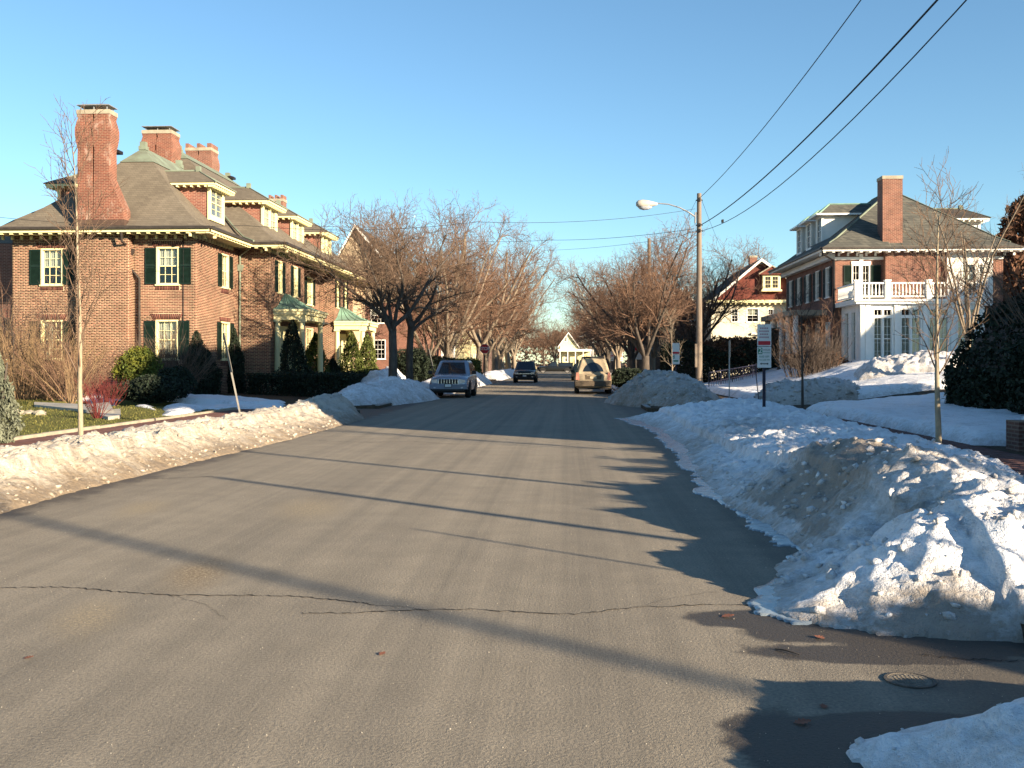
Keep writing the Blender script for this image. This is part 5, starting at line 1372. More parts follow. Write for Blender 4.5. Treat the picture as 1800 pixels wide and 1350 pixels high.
E_ = make_tree('street_tree', 'big dark many-stemmed bare tree right of the tan SUV', 'tree', (at(1136, 660, X=4.4).x, at(1136, 660, X=4.4).y, .1), [dict(STREET[0], len=1.9, r=.27), dict(STREET[1], n=9, len=6.2, ang=.6, up=.08, wob=.1, rr=.5), *STREET[2:]], 59, M['bark'], M['twigred'], group='bare street trees')
PR = [C_, D_, E_]
lab_l = ['bare tree in the left row just before the crossing', 'bare tree in the left row behind the dark parked SUV', 'bare tree in the left row beyond the crossing', 'reddish bare tree in the left row past the dark SUV', 'bare tree deep in the left row', 'bare tree near the far end of the left row', 'last visible bare tree of the left row']
for i, (x, y, s_) in enumerate([(-9.4, 68, .95), (-8.4, 93, 1.4), (-8.5, 103, 1.3), (-8.3, 114, 1.45), (-8.6, 126, 1.45), (-8.4, 142, 1.5), (-8.5, 160, 1.6)]):
    copy_tree(PR[i % 2], (x, y, .05), rz=1.3 + i * 2.1, label=lab_l[i], scale=s_)
lab_r = ['bare tree between the big dark tree and the tan SUV', 'bare tree in the right row at the crossing', 'bare tree in the right row beyond the crossing', 'bare tree deep in the right row', 'bare tree near the far end of the right row', 'last visible bare tree of the right row']
for i, (x, y, s_) in enumerate([(4.5, 70, .95), (4.7, 94, 1.1), (4.6, 106, 1.15), (4.7, 120, 1.2), (4.6, 138, 1.25), (4.7, 160, 1.3)]):
    copy_tree(PR[(i + 2) % 3 if i else 2], (x, y, .05), rz=.4 + i * 1.7, label=lab_r[i], scale=s_)
back = [(-17.5, 78, .95, 'bare tree behind the tan shingled gable house'), (9.0, 72, 1.1, 'dark bare tree in front of the red gabled house'), (16, 118, 1.6, 'bare tree showing above the roof of the red gabled house'), (6.5, 78, .9, 'bare tree behind the leaning parking signs right of the crossing'),
        (-15, 106, .95, 'bare tree in the yard of the white clapboard house'), (-14.5, 128, .95, 'bare tree in front of the cream house'), (-30, 84, 1.2, 'bare treetop showing over the ridge of the left brick house'), (27, 72, 1.1, 'bare tree behind the right brick house'), (13, 118, 1.1, 'bare tree far behind the right row'),
        (24, 112, 1.2, 'tall bare tree behind the red shingled house'), (-3, 232, 1.3, 'bare tree left of the yellow house'), (8, 225, 1.3, 'bare tree right of the yellow house')]
for i, (x, y, s_, l) in enumerate(back): copy_tree([D_, E_, C_][i % 3], (x, y, sy(x, y)), rz=i * 1.37, label=l, scale=s_)
A_2 = copy_tree(B_, (26.5, 49, 1.2), rz=2.0, label='bare tree rising behind the hedge at the right edge of the picture', scale=.9)

far = [(-11, 185), (-6, 250), (-14, 215), (-22, 190), (-19, 240), (-28, 205), (-33, 250), (-40, 215), (8.5, 185), (6, 255), (14, 205), (19, 240), (25, 190), (31, 225), (38, 250), (45, 205), (1, 262), (-25, 150), (28, 150), (35, 130), (50, 150), (-38, 150)]
for i, (x, y) in enumerate(far): copy_tree([D_, E_, C_][i % 3], (x, y, sy(x, y)), rz=i * .77, label='distant bare tree left of the far end of the street' if x < 0 else 'distant bare tree right of the far end of the street', scale=1.15 + .3 * rnd.random(), group='distant trees on the left' if x < 0 else 'distant trees on the right')
# young trees with a single leader
YOUNG = lambda H, r, n, l1, ang, st: [dict(len=H, r=r, wob=.018, up=.02, seg=12, tip=.12),
          dict(n=n, len=l1, ang=ang, rr=.42, wob=.08, up=.10, seg=6, start=st, short=.6, tip=.3, rmin=.008),
          dict(n=(5, 7), len=l1 * .36, ang=.6, rr=.6, wob=.12, up=.08, seg=3, start=.2, tip=.5, rmin=.005),
          dict(n=(2, 4), len=l1 * .15, ang=.6, rr=.7, wob=.15, up=.06, seg=2, start=.2, tip=.6, rmin=.0035)]
p = at(143, 770, X=-7.35)
make_tree('young_tree', 'slender young tree with a pale trunk in front of the left brick house', 'tree', (p.x, p.y, .05), YOUNG(4.75, .044, 24, 1.55, .50, .26), 5, M['barkyoung'], M['twig'], split=1)
p = at(1651, 795, X=5.45)
make_tree('young_tree', 'young tree with a straight pale trunk standing at the right brick walk', 'tree', (p.x, p.y, .05), [dict(len=3.7, r=.05, wob=.02, up=.02, seg=12, tip=.15),
          dict(n=20, len=1.25, ang=.72, rr=.42, wob=.12, up=.12, seg=6, start=.34, short=.45, tip=.3, rmin=.008), dict(n=(5, 7), len=.6, ang=.7, rr=.6, wob=.15, up=.1, seg=3, start=.15, tip=.5, rmin=.005), dict(n=(2, 4), len=.25, ang=.6, rr=.7, wob=.15, up=.08, seg=2, start=.2, tip=.6, rmin=.0035)], 8, M['barkyoung'], M['twig'], split=1)
p = at(1411, 712, X=7.0)
make_tree('young_tree', 'thin dark young tree between the parking sign and the snow yard', 'tree', (p.x, p.y, .05), YOUNG(3.4, .05, 20, 1.3, .7, .35), 9, M['bark'], M['twigdark'], split=1)
p = at(1182, 664, X=5.2)
make_tree('young_tree', 'small pale young tree beside the two-part sign left of the utility pole', 'tree', (p.x, p.y, .3), YOUNG(3.6, .05, 18, 1.3, .75, .25), 10, M['barklight'], M['barklight'], split=1)
# many-stemmed ornamental trees in the gardens
ORN = [dict(len=.25, r=.12, seg=2, wob=.05), dict(n=5, len=2.6, atend=True, ang=.55, rr=.6, wob=.14, up=.03, seg=6, tip=.35), dict(n=(7, 8), len=1.5, ang=.75, rr=.5, wob=.2, up=.04, seg=5, start=.25, rmin=.012),
       dict(n=(6, 7), len=.7, ang=.75, rr=.55, wob=.22, up=.05, seg=3, start=.12, rmin=.007), dict(n=(3, 5), len=.3, ang=.7, rr=.7, wob=.2, seg=2, start=.15, rmin=.005)]
make_tree('garden_tree', 'low dark twisting ornamental tree against the chimney wall of the left house', 'tree', (at(182, 690, Z=.2).x + 1.2, 36.8, .2), ORN, 61, M['bark'], M['twigdark'], split=2, scale=1.25)
p = at(1350, 650, Y=50)
make_tree('garden_tree', 'dark garden tree beside the corner of the right brick house', 'tree', (12.6, 53.5, 1.2), ORN, 62, M['bark'], M['twigred'], scale=1.0)
make_tree('garden_tree', 'reddish ornamental tree before the street side of the right brick house', 'tree', (12.4, 60, 1.2), ORN, 64, M['bark'], M['twigred'], scale=1.0)
p = at(1700, 600, Y=40)
make_tree('garden_tree', 'pale bare tree in front of the right end of the balcony', 'tree', (p.x, 40, .9), [dict(len=1.5, r=.13, seg=3, wob=.05, tip=.8), dict(n=6, len=5.3, atend=True, ang=.35, rr=.55, wob=.09, up=.07, seg=7, tip=.3), *[dict(d) for d in ORN[2:]]], 66, M['barklight'], M['twig'], scale=1.0)

# shrubs of bare stems
def stems(name, label, loc, n, H, spread, material, seed, r=.012, sub=4, group=None, base=.15):
    g = np.random.default_rng(seed); B = TreeMesh(3)
    for i in range(n):
        a = g.uniform(0, 6.28); t = g.uniform(0, 1) ** .6
        b = np.array([math.cos(a), math.sin(a), 0]) * base * t
        d = unit(np.array([math.cos(a) * spread * t, math.sin(a) * spread * t, 1.0]) + g.normal(0, .1, 3))
        L = H * g.uniform(.6, 1.05); pts = [b]; dd = d
        for k in range(5): dd = unit(dd + g.normal(0, .07, 3) + np.array([dd[0], dd[1], 0]) * .05); pts.append(pts[-1] + dd * L / 5)
        B.line(pts, np.linspace(r, r * .4, 6), 4)
        for k in range(sub):
            j = int(g.integers(1, 5)); dd2 = unit(dd + g.normal(0, .45, 3)); q = pts[j] + (pts[j + 1] - pts[j]) * g.uniform(0, 1); l2 = L * g.uniform(.15, .4)
            B.line([q, q + dd2 * l2 * .5, q + unit(dd2 + [0, 0, .3]) * l2], [r * .5, r * .4, r * .25], 3)
    t = thing(name, label, 'shrub', loc, group); B.build('stems', material, t); return t
def gp(px, py, z=.2): q = at(px, py, Z=z); return (q.x, q.y, z)
q = at(80, 690, Y=37)
stems('bare_shrub', 'tan forsythia-like bare shrub under the left window', (q.x, 37.5, .2), 120, 2.7, .75, M['tan'], 1, sub=7, base=.7)
stems('bare_shrub', 'tan bare shrub at the left end of the brick house', (at(25, 690, Y=36).x, 36.5, .2), 110, 2.9, .7, M['tan'], 2, sub=7, base=.7)
stems('bare_shrub', 'brown dense twiggy shrub beside the tan shrub under the window', (at(112, 690, Y=35).x, 35.5, .2), 90, 2.2, .8, M['twigred'], 3, sub=9, base=.6)
stems('bare_shrub', 'tall reddish bare shrub at the left edge of the picture', (at(14, 690, Y=38.5).x, 39, .2), 60, 4.3, .35, M['twigred'], 4, sub=6, base=.5)
stems('bare_shrub', 'sparse whitish-stemmed shrub just left of the young tree', gp(125, 712), 26, 1.9, .6, M['tan'], 5, r=.012, sub=4, base=.12)
stems('bare_shrub', 'dark red dogwood clump by the garden step', gp(172, 735), 30, .75, .6, M['redstem'], 6, r=.009, sub=4, base=.10)
stems('bare_shrub', 'bright red-stemmed dogwood behind the garden path', gp(184, 712), 70, .95, .5, M['redstem'], 7, r=.009, sub=4, base=.35)
stems('bare_shrub', 'small tan clump of stems on the lawn behind the path', gp(85, 705), 40, 1.2, .7, M['tan'], 8, r=.01, sub=4, base=.15)
stems('bare_shrub', 'grey-brown twiggy shrub below the lower right window of the left house', (at(300, 690, Y=38.5).x, 38.6, .2), 110, 2.6, .6, M['twig'], 9, sub=9, base=.6)
stems('bare_shrub', 'brown twiggy shrub beside the sunroom corner', (at(1452, 650, Y=50).x, 50.5, 1.0), 70, 1.9, .35, M['twigdark'], 12, r=.016, sub=9, base=.7)  # darker twig colour stands in for the shade by the house
stems('bare_shrub', 'brown twiggy shrub with dead leaves left of the sunroom', (at(1410, 650, Y=50).x, 50, .9), 70, 1.9, .4, M['twigdark'], 13, r=.016, sub=9, base=.8)  # same dark twigs, shade put into the colour
stems('bare_shrub', 'bare branches sticking out of the top of the big hedge', (13.0, 26.0, 2.6), 90, 2.5, .8, M['twig'], 14, r=.012, sub=7, base=2.4)

# evergreens: clouds of small leaf faces on a lumpy volume
def leaves(name, label, loc, shape, n, size, material, seed, cat='shrub', group=None, stem=True, partname='foliage', elong=1.0):
    """shape(g, m) -> (m,3) points; each leaf a small bent quad"""
    g = np.random.default_rng(seed); P = shape(g, n)
    if cat != 'hedge':
        c0 = np.array([0, 0, P[:, 2].mean()]); q_ = P - c0; an = np.arctan2(q_[:, 1], q_[:, 0]); k_ = 1 + .22 * fbm(an * 1.3 + seed, P[:, 2] * 1.6, .55, 3, seed)[:, None] + g.normal(0, .035, (len(P), 1)); P = c0 + q_ * np.where(np.array([[1, 1, .6]]) < 1, 1 + (k_ - 1) * .6, k_); P = P[P[:, 2] > .01]
    n = len(P)
    a = g.normal(0, 1, (n, 3)); a /= np.linalg.norm(a, axis=1, keepdims=True)
    b = np.cross(a, g.normal(0, 1, (n, 3))); b /= np.linalg.norm(b, axis=1, keepdims=True)
    s_ = size * g.uniform(.6, 1.4, (n, 1))
    a = a * np.array([1, 1, elong]); 
    V = np.stack([P - a * s_, P - b * s_ * .55, P + a * s_, P + b * s_ * .55], 1).reshape(-1, 3)
    F_ = np.arange(4 * n).reshape(-1, 4)
    t = thing(name, label, cat, loc, group)
    o = fast_mesh(partname, V, F_, material, t, local=True)
    if stem:
        zt = P[:, 2].max(); T = TreeMesh(5)
        for k in range(4):
            aa = k * 1.6; T.line([[.04 * math.cos(aa), .04 * math.sin(aa), 0], [.25 * math.cos(aa), .25 * math.sin(aa), zt * .4], [.3 * math.cos(aa + .3), .3 * math.sin(aa + .3), zt * .75]], [.05, .035, .015], 5)
        T.build('trunk', M['bark'], t)
    return t
def blob(rx, ry, rz, lumps=14, shell=.72, zc=None, seed=0, lump=.38):
    gl = np.random.default_rng(seed + 77)
    C = gl.normal(0, 1, (lumps, 3)); C /= np.linalg.norm(C, axis=1, keepdims=True); C[:, 2] = np.abs(C[:, 2]) * 1.0 - .15
    def f(g, n):
        k = g.integers(0, lumps, n); d = g.normal(0, 1, (n, 3)); d /= np.linalg.norm(d, axis=1, keepdims=True)
        r = shell + (1 - shell) * g.uniform(0, 1, (n, 1))
        p = C[k] * .66 + d * lump * r
        q = d * .7 * g.uniform(.75, 1, (n, 1)); sel = g.uniform(0, 1, (n, 1)) < .3
        p = np.where(sel, q, p)
        p = p * np.array([rx, ry, rz]); p[:, 2] += (rz * .8 if zc is None else zc)
        return p[p[:, 2] > .02]
    return f
def cone(r, H, seed=0, bulge=.5):
    def f(g, n):
        z = g.uniform(0, 1, n) ** 1.15; a = g.uniform(0, 6.28, n)
        lump = 1 + .14 * np.sin(a * 3 + z * 9 + seed) + .10 * np.sin(a * 7 - z * 17 + seed)
        prof = np.minimum(1, (1 - z) ** .62 * 1.18) * (.72 + .28 * np.minimum(1, z * 6))
        rr = r * prof * lump * np.sqrt(g.uniform(.45, 1, n))
        return np.stack([rr * np.cos(a), rr * np.sin(a), z * H + .03], 1)
    return f
def hedge(x0, x1, y0, y1, H, seed=0, top=None, rough=.25):
    def f(g, n):
        # points on top and on the four sides of a box with a bumpy skin
        w = np.array([(x1 - x0) * (y1 - y0), (x1 - x0) * H, (x1 - x0) * H, (y1 - y0) * H, (y1 - y0) * H]); k = g.choice(5, n, p=w / w.sum())
        u, v_ = g.uniform(0, 1, n), g.uniform(0, 1, n)
        x = np.where(k < 3, x0 + (x1 - x0) * u, np.where(k == 3, x0, x1)); y = np.where(k == 0, y0 + (y1 - y0) * v_, np.where(k == 1, y0, np.where(k == 2, y1, y0 + (y1 - y0) * u)))
        h = H * (np.ones(n) if top is None else top(x, y))
        z = np.where(k == 0, 1.0, v_) * h
        rg = rough * fbm(x * 1.0 + z * .7, y + z * .6, 1.1, 3, seed) 
        dep = g.uniform(0, .3, n)
        cx, cy = (x0 + x1) / 2, (y0 + y1) / 2
        x = np.where(k >= 3, x + np.sign(x - cx) * (rg - dep), x + g.normal(0, .05, n)); y = np.where((k == 1) | (k == 2), y + np.sign(y - cy) * (rg - dep), y + g.normal(0, .05, n)); z = np.where(k == 0, z + rg * 1.3 - dep, z)
        return np.stack([x, y, np.maximum(z, .02)], 1)
    return f
# the big dark hedge on the right with a darker core
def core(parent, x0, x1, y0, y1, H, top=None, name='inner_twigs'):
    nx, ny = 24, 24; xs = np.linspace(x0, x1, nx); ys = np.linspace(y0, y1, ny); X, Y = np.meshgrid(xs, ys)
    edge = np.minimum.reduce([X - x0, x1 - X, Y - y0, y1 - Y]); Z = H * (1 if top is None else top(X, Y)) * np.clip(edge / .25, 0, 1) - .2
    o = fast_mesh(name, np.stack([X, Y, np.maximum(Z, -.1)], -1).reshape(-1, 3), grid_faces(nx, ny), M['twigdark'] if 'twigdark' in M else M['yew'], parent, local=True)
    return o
slope = lambda x, y: np.clip(.42 + (x - .0) * .085, .42, 1.15)
hg = leaves('hedge', 'tall dark clipped evergreen hedge sloping up at the right edge', (11.1, 24.5, .15), hedge(0, 11.5, 0, 6.0, 4.3, 3, lambda x, y: np.interp(x, [0, 1.0, 2.8, 8], [.30, .66, .90, 1.2])), 52000, .075, M['yew'], 21, 'hedge', stem=False)
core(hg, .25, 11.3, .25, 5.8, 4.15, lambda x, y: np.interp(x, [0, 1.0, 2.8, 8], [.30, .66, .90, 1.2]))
q = at(1790, 740, Y=20.5)
leaves('evergreen_shrub', 'dark broad-leaved rhododendron leaning over the snow yard at the right', (11.6, 20.6, .15), blob(1.9, 1.7, 1.6, 20, seed=2), 19000, .065, M['yew'], 22)
leaves('evergreen_shrub', 'smaller dark evergreen bush in front of the tall hedge', (11.2, 24.0, .2), blob(.9, 1.4, 1.25, 14, seed=3), 9000, .07, M['litter'] if 0 else M['yew'], 23)
# unseen hedges on the right, their heights shaped to shade bank and road
leaves('hedge', 'ragged evergreen hedge along the right brick walk beside the camera', (9.0, 0.0, .1), hedge(0, 1.6, 0, 18.0, 2.0, 5, lambda x, y: 1.30 - .16 * sstep(4.5, 2.0, y) + .15 * np.sin(y * 2.3) * np.sin(y * .9 + 1) + .07 * np.sin(y * 5.1), .3), 26000, .08, M['yew'], 24, 'hedge', stem=False)
leaves('hedge', 'unseen evergreen hedge beyond the side street, added to shade the lower right corner', (8.2, -7.0, .1), hedge(0, 1.5, -4, 2.2, 2.0, 6, lambda x, y: 1 + .25 * np.sin(y * 2.1 + 1), .3), 14000, .08, M['yew'], 25, 'hedge', stem=False)
# left garden
leaves('evergreen_shrub', 'grey-green feathery juniper at the left edge of the lawn', (at(-30, 770, Y=17.6).x, 17.8, .12), cone(.5, 1.85, 4), 9000, .03, M['juniper'], 31, elong=1.8)
leaves('evergreen_shrub', 'yellow-green sunlit false cypress before the brick wall', (at(243, 690, Y=36.3).x, 36.4, .2), blob(.92, .9, 1.05, 16, seed=5, zc=1.05), 9000, .045, M['cypress'], 32)
leaves('evergreen_shrub', 'low spreading dark juniper at the foot of the false cypress', (at(262, 718, Y=33.6).x, 33.6, .15), blob(1.5, 1.0, .62, 18, seed=6), 12000, .05, M['yew'], 33, stem=False)
leaves('evergreen_shrub', 'dark low shrub right of the spreading juniper', (at(300, 718, Y=34.6).x, 35.0, .15), blob(.8, .8, .8, 12, seed=7), 6000, .05, M['yew'], 34, stem=False)
for i, (px, Y_, H, r_, mm, lb) in enumerate([
    (345, 39.6, 2.6, .55, 'yew', 'dark pointed yew at the front corner of the left house'),
    (412, 45.2, 2.9, .5, 'yew', 'dark conical evergreen in the inner corner beside the copper downspout'),
    (365, 41.5, 1.9, .6, 'yew', 'short dark evergreen right of the house corner'),
    (515, 46.0, 3.3, .75, 'yew', 'dark conical evergreen in front of the first porch'),
    (555, 51.2, 2.9, .75, 'thuja', 'half-sunlit conical arborvitae between the two porches'),
    (618, 55.5, 3.1, .75, 'thuja', 'sunlit arborvitae, left one of the bright pair by the second porch'),
    (645, 58.0, 3.0, .75, 'thuja', 'sunlit arborvitae, right one of the bright pair by the second porch'),
    (585, 53.0, 1.6, .6, 'yew', 'small dark conical shrub below the second porch')]):
    q = at(px, 660, Y=Y_)
    leaves('conifer', lb, (q.x, Y_, .15), cone(r_, H, i), 7000, .05, M[mm], 40 + i, 'conifer', elong=1.5)
leaves('hedge', 'low dark hedge along the foot of the left brick house', (at(430, 690, Y=43).x, 43.2, .1), hedge(0, 4.6, 0, 1.2, 1.05, 8), 12000, .05, M['yew'], 51, 'hedge', stem=False)
leaves('hedge', 'clipped dark hedge in front of the two porches', (at(520, 690, Y=46).x, 46.3, .1), hedge(0, 2.4, 0, 5.5, .95, 9), 12000, .05, M['yew'], 52, 'hedge', stem=False)
leaves('evergreen_shrub', 'low yellow-green shrubs at the end of the porch hedge', (at(650, 675, Y=52).x, 53, .1), blob(1.4, 1.1, .7, 12, seed=12), 7000, .05, M['thuja'], 53, stem=False)
leaves('evergreen_shrub', 'dark round yew between the twin tree trunks', (at(712, 660, Y=58).x, 60, .1), blob(1.5, 1.4, 1.45, 14, seed=14), 12000, .06, M['yew'], 54)
leaves('evergreen_shrub', 'dark shrub behind the parking pole left of the silver SUV', (at(765, 650, Y=66).x, 66, .1), blob(2.4, 1.4, 1.2, 14, seed=15), 10000, .07, M['yew'], 55)
leaves('hedge', 'trimmed green hedge under the left stop sign', (at(800, 650, Y=80).x - 1, 76, .1), hedge(0, 3.2, 0, 3, 1.7, 10), 9000, .07, M['thuja'], 56, 'hedge', stem=False)
# right side, dark masses behind the snow
leaves('hedge', 'long black-green hedge behind the snow between the tan SUV and the utility pole', (5.9, 62, .2), hedge(0, 8.5, 0, 2.5, 2.4, 11, lambda x, y: 1 + .15 * np.sin(x * 1.3)), 22000, .08, M['yew'], 57, 'hedge', stem=False)
leaves('evergreen_shrub', 'low dark bush at the foot of the big right tree', (at(1105, 655, Y=54).x, 54, .1), blob(1.2, 1.1, .8, 12, seed=16), 9000, .06, M['yew'], 58, stem=False)
leaves('evergreen_shrub', 'large round brown-green bush before the red gabled house', (at(1290, 640, Y=62).x, 64, .9), blob(2.2, 2.0, 1.5, 18, seed=17), 18000, .08, M['litter'], 59)
leaves('evergreen_shrub', 'dark evergreen in front of the porch columns of the right house', (at(1375, 640, Y=60).x, 63, 1.0), blob(1.8, 1.6, 1.6, 14, seed=18), 10000, .07, M['yew'], 60)
leaves('evergreen_shrub', 'brown-leaved low shrub at the corner of the right house', (at(1440, 650, Y=51).x, 52, 1.0), blob(1.9, 1.1, .75, 14, seed=19), 8000, .06, M['litter'], 61, stem=False)
leaves('conifer', 'dark reddish conifer rising at the right edge behind the hedge', (at(1800, 500, Y=62).x + .8, 64, 1.2), cone(3.0, 10.2, 3), 16000, .16, M['litter'], 62, 'conifer', elong=1.3)
leaves('conifer', 'tall dark spruce top at the far right edge', (at(1822, 400, Y=80).x, 80, 1.0), cone(3.2, 14.5, 5), 12000, .2, M['yew'], 63, 'conifer')
_w = leaves('far_wood', 'brown bare treetops closing the view at the horizon', (-150, 300, 0), hedge(0, 330, 0, 30, 10, 33, lambda x, y: .9 + .3 * np.sin(x * .13) * np.sin(x * .041 + 1), 2.5), 36000, .55, M['twig'], 91, 'hedge', stem=False)
for _c in _w.children: _c.parent = None; _c.location = (-150, 300, 0); _c.name = 'far_wood_mass'; tag(_c, 'brown bare treetops closing the view at the horizon', 'wood', kind='stuff')
bpy.data.objects.remove(_w)
# lawn and litter
g = np.random.default_rng(5)
n = 30000; gx_ = g.uniform(-24, -10.65, n); gy_ = 15 + (38 - 15) * g.uniform(0, 1, n) ** 1.3
zz_ = terrain(gx_, gy_); a = g.uniform(0, 6.28, n); h = g.uniform(.02, .055, n)
V = np.stack([np.stack([gx_ + .012 * np.cos(a), gy_ + .012 * np.sin(a), zz_], 1), np.stack([gx_ - .012 * np.cos(a), gy_ - .012 * np.sin(a), zz_], 1), np.stack([gx_ + g.normal(0, .02, n), gy_ + g.normal(0, .02, n), zz_ + h], 1)], 1).reshape(-1, 3)
o = fast_mesh('grass', V, np.arange(3 * n).reshape(-1, 3), mat('winter_grass', (0.17, 0.15, 0.045), .9, scale=2, col2=(0.07, 0.09, 0.02), kind='pos', island=.4))
tag(o, 'short winter lawn grass left of the brick walk', 'grass', kind='stuff')
st = thing('rock_cluster', 'small heap of pale rocks on the lawn by the grey-green juniper', 'rocks', (*G(48, 730, .2), .2))
for i in range(5):
    mb = MB(); bm = bmesh.new(); bmesh.ops.create_icosphere(bm, subdivisions=2, radius=1)
    r_ = random.Random(i)
    s_ = (r_.uniform(.12, .24), r_.uniform(.12, .2), r_.uniform(.07, .13))
    for v_ in bm.verts: v_.co = Vector((v_.co.x * s_[0], v_.co.y * s_[1], v_.co.z * s_[2])) * (1 + .25 * math.sin(v_.co.x * 5 + i) * math.cos(v_.co.y * 6))
    me = bpy.data.meshes.new('rock'); bm.to_mesh(me); bm.free(); me.materials.append(M['stone']); o = bpy.data.objects.new('rock', me); COL.objects.link(o); o.parent = st; o.location = (i * .26 - .5 + r_.uniform(-.05, .05), r_.uniform(-.3, .3), .05)
# ------------------------------------------------------------------ vehicles
def lerp(a, b, t): return tuple(a[i] + (b[i] - a[i]) * t for i in range(3))
def patch_poly(P, uv, off):
    """P = bottom-left, bottom-right, top-right, top-left corners; returns points of the patch pushed out by off"""
    A, B, C, D = P
    n = (Vector(B) - Vector(A)).cross(Vector(D) - Vector(A)).normalized()
    out = []
    for s_, t_ in uv:
        p = Vector(lerp(lerp(A, B, s_), lerp(D, C, s_), t_)) + n * off; out.append(tuple(p))
    return out
def car(name, label, loc, rz, paint, kind='suv', L=4.6, W=1.86, H=1.74, front='slots', group=None, rear_arch=False, dirty=None, topw=.74, plate=True):
    t = thing(name, label, 'truck' if kind == 'pickup' else 'car', loc, group, rz=rz)
    h = W / 2; f = L / 2
    # stations: y, half width, bottom, edge height, crown
    if kind == 'suv':
        ST = [(-f, .84 * h, .46, .98, 1.0), (-f + .07, .94 * h, .36, 1.03, 1.05), (-f + .35, h, .30, 1.06, 1.09), (.1 * L, h, .28, 1.05, 1.09), (f - 1.25, h * .99, .30, 1.0, 1.10), (f - .55, h * .97, .34, .94, 1.05), (f - .14, h * .92, .38, .86, .98), (f - .02, h * .84, .42, .80, .92), (f, h * .80, .48, .74, .82)]
    else:
        ST = [(-f, .93 * h, .55, 1.0, 1.0), (-f + .06, .98 * h, .45, 1.05, 1.05), (-f + .35, h, .40, 1.06, 1.06), (.1 * L, h, .38, 1.06, 1.08), (f - 1.3, h * .99, .38, 1.06, 1.12), (f - .5, h * .97, .42, 1.0, 1.08), (f - .12, h * .93, .45, .92, 1.0), (f, h * .86, .52, .84, .9)]
    vs = []; fs = []
    for y, w_, zb, ze, zc in ST:
        half = [(w_ * .86, zb), (w_ * .97, zb + .06), (w_, zb + (ze - zb) * .35), (w_ * .995, zb + (ze - zb) * .72), (w_ * .955, ze - .03), (w_ * .90, ze + .005), (w_ * .5, zc)]
        ring = [(x, y, z) for x, z in half] + [(-x, y, z) for x, z in reversed(half)]
        vs += ring
    k = 14
    for i in range(len(ST) - 1):
        for j in range(k): fs.append((i * k + j, i * k + (j + 1) % k, (i + 1) * k + (j + 1) % k, (i + 1) * k + j))
    fs.append(tuple(range(k))); fs.append(tuple(range((len(ST) - 1) * k, len(ST) * k)))
    mb = MB(); mb.add(vs, fs); body = mb.build('body', paint, t, local=True, smooth=False)
    bv = body.modifiers.new('round', 'BEVEL'); bv.width = .02; bv.segments = 2; bv.limit_method = 'ANGLE'; bv.angle_limit = R(35)
    body.data.polygons.foreach_set('use_smooth', [True] * len(body.data.polygons))
    # cabin
    y0b, y1b = (-f + .10, f - 1.35) if kind == 'suv' else (-.35, f - 1.5)
    y0t, y1t = (-f + .42, f - 2.15) if kind == 'suv' else (-.20, f - 2.2)
    zb, zt = 1.03, H - .06; wb, wt = h * .93, h * topw
    def ringc(y0, y1, w_, z, r=.10): return [(-w_ + r, y0, z), (w_ - r, y0, z), (w_, y0 + r, z), (w_, y1 - r * 1.5, z), (w_ - r * 1.5, y1, z), (-w_ + r * 1.5, y1, z), (-w_, y1 - r * 1.5, z), (-w_, y0 + r, z)]
    R0, R1 = ringc(y0b, y1b, wb, zb), ringc(y0t, y1t, wt, zt - .02)
    R2 = ringc(y0t + .06, y1t - .10, wt - .07, zt + .04)
    mb = MB(); mb.add(R0 + R1 + R2, [(i, (i + 1) % 8, 8 + (i + 1) % 8, 8 + i) for i in range(8)] + [(8 + i, 8 + (i + 1) % 8, 16 + (i + 1) % 8, 16 + i) for i in range(8)] + [tuple(range(16, 24))])
    cab = mb.build('cabin', paint, t, local=True); bv = cab.modifiers.new('round', 'BEVEL'); bv.width = .03; bv.segments = 2
    G_ = M['autoglass']
    def pane(P, uv, nm='window', m_=None, off=.012):
        q = MB(); pts = patch_poly(P, uv, off); q.add(pts, [tuple(range(len(pts)))])
        return q.build(nm, m_ or G_, t, local=True)
    def rect(a, b, c, d): return [(a, c), (b, c), (b, d), (a, d)]
    pane([R0[4], R0[5], R1[5], R1[4]], rect(.03, .97, .10, .93), 'windshield')
    nS = 3 if kind == 'suv' else 1
    for s_ in (1, -1):
        P = [R0[2], R0[3], R1[3], R1[2]] if s_ > 0 else [R0[6], R0[7], R1[7], R1[6]]
        for i in range(nS):
            a, b = i / nS, (i + 1) / nS; a += .025; b -= .025
            pane(P, rect(a, b, .10, .88), 'side_window')
    P = [R0[0], R0[1], R1[1], R1[0]]
    if rear_arch:
        arc = [(.5 + .36 * math.cos(x), .22 + .60 * math.sin(x)) for x in np.linspace(0, math.pi, 15)]
        pane(P, [(.14, .17)] + [(.86, .17)] + arc, 'rear_window')
    else: pane(P, rect(.08, .92, .14, .86), 'rear_window')
    if rear_arch or kind == 'suv':
        for s_ in (-1, 1):
            q = MB(); q.tube([(s_ * wt * .86, y0t + .15, zt + .02), (s_ * wt * .86, y0t + .2, zt + .10), (s_ * wt * .86, y1t - .3, zt + .10), (s_ * wt * .86, y1t - .2, zt + .03)], .02, 6); q.build('roof_rail', M['blackplastic'], t, local=True)
    if rear_arch:
        q = MB()
        for yy in np.linspace(y0t + .25, y1t - .4, 5): q.box(-wt * .86, wt * .86, yy - .03, yy + .03, zt + .085, zt + .125)
        q.box(-wt * .8, wt * .8, y0t + .1, y0t + .14, zt + .05, zt + .15)
        q.build('roof_rack', M['blackplastic'], t, local=True)
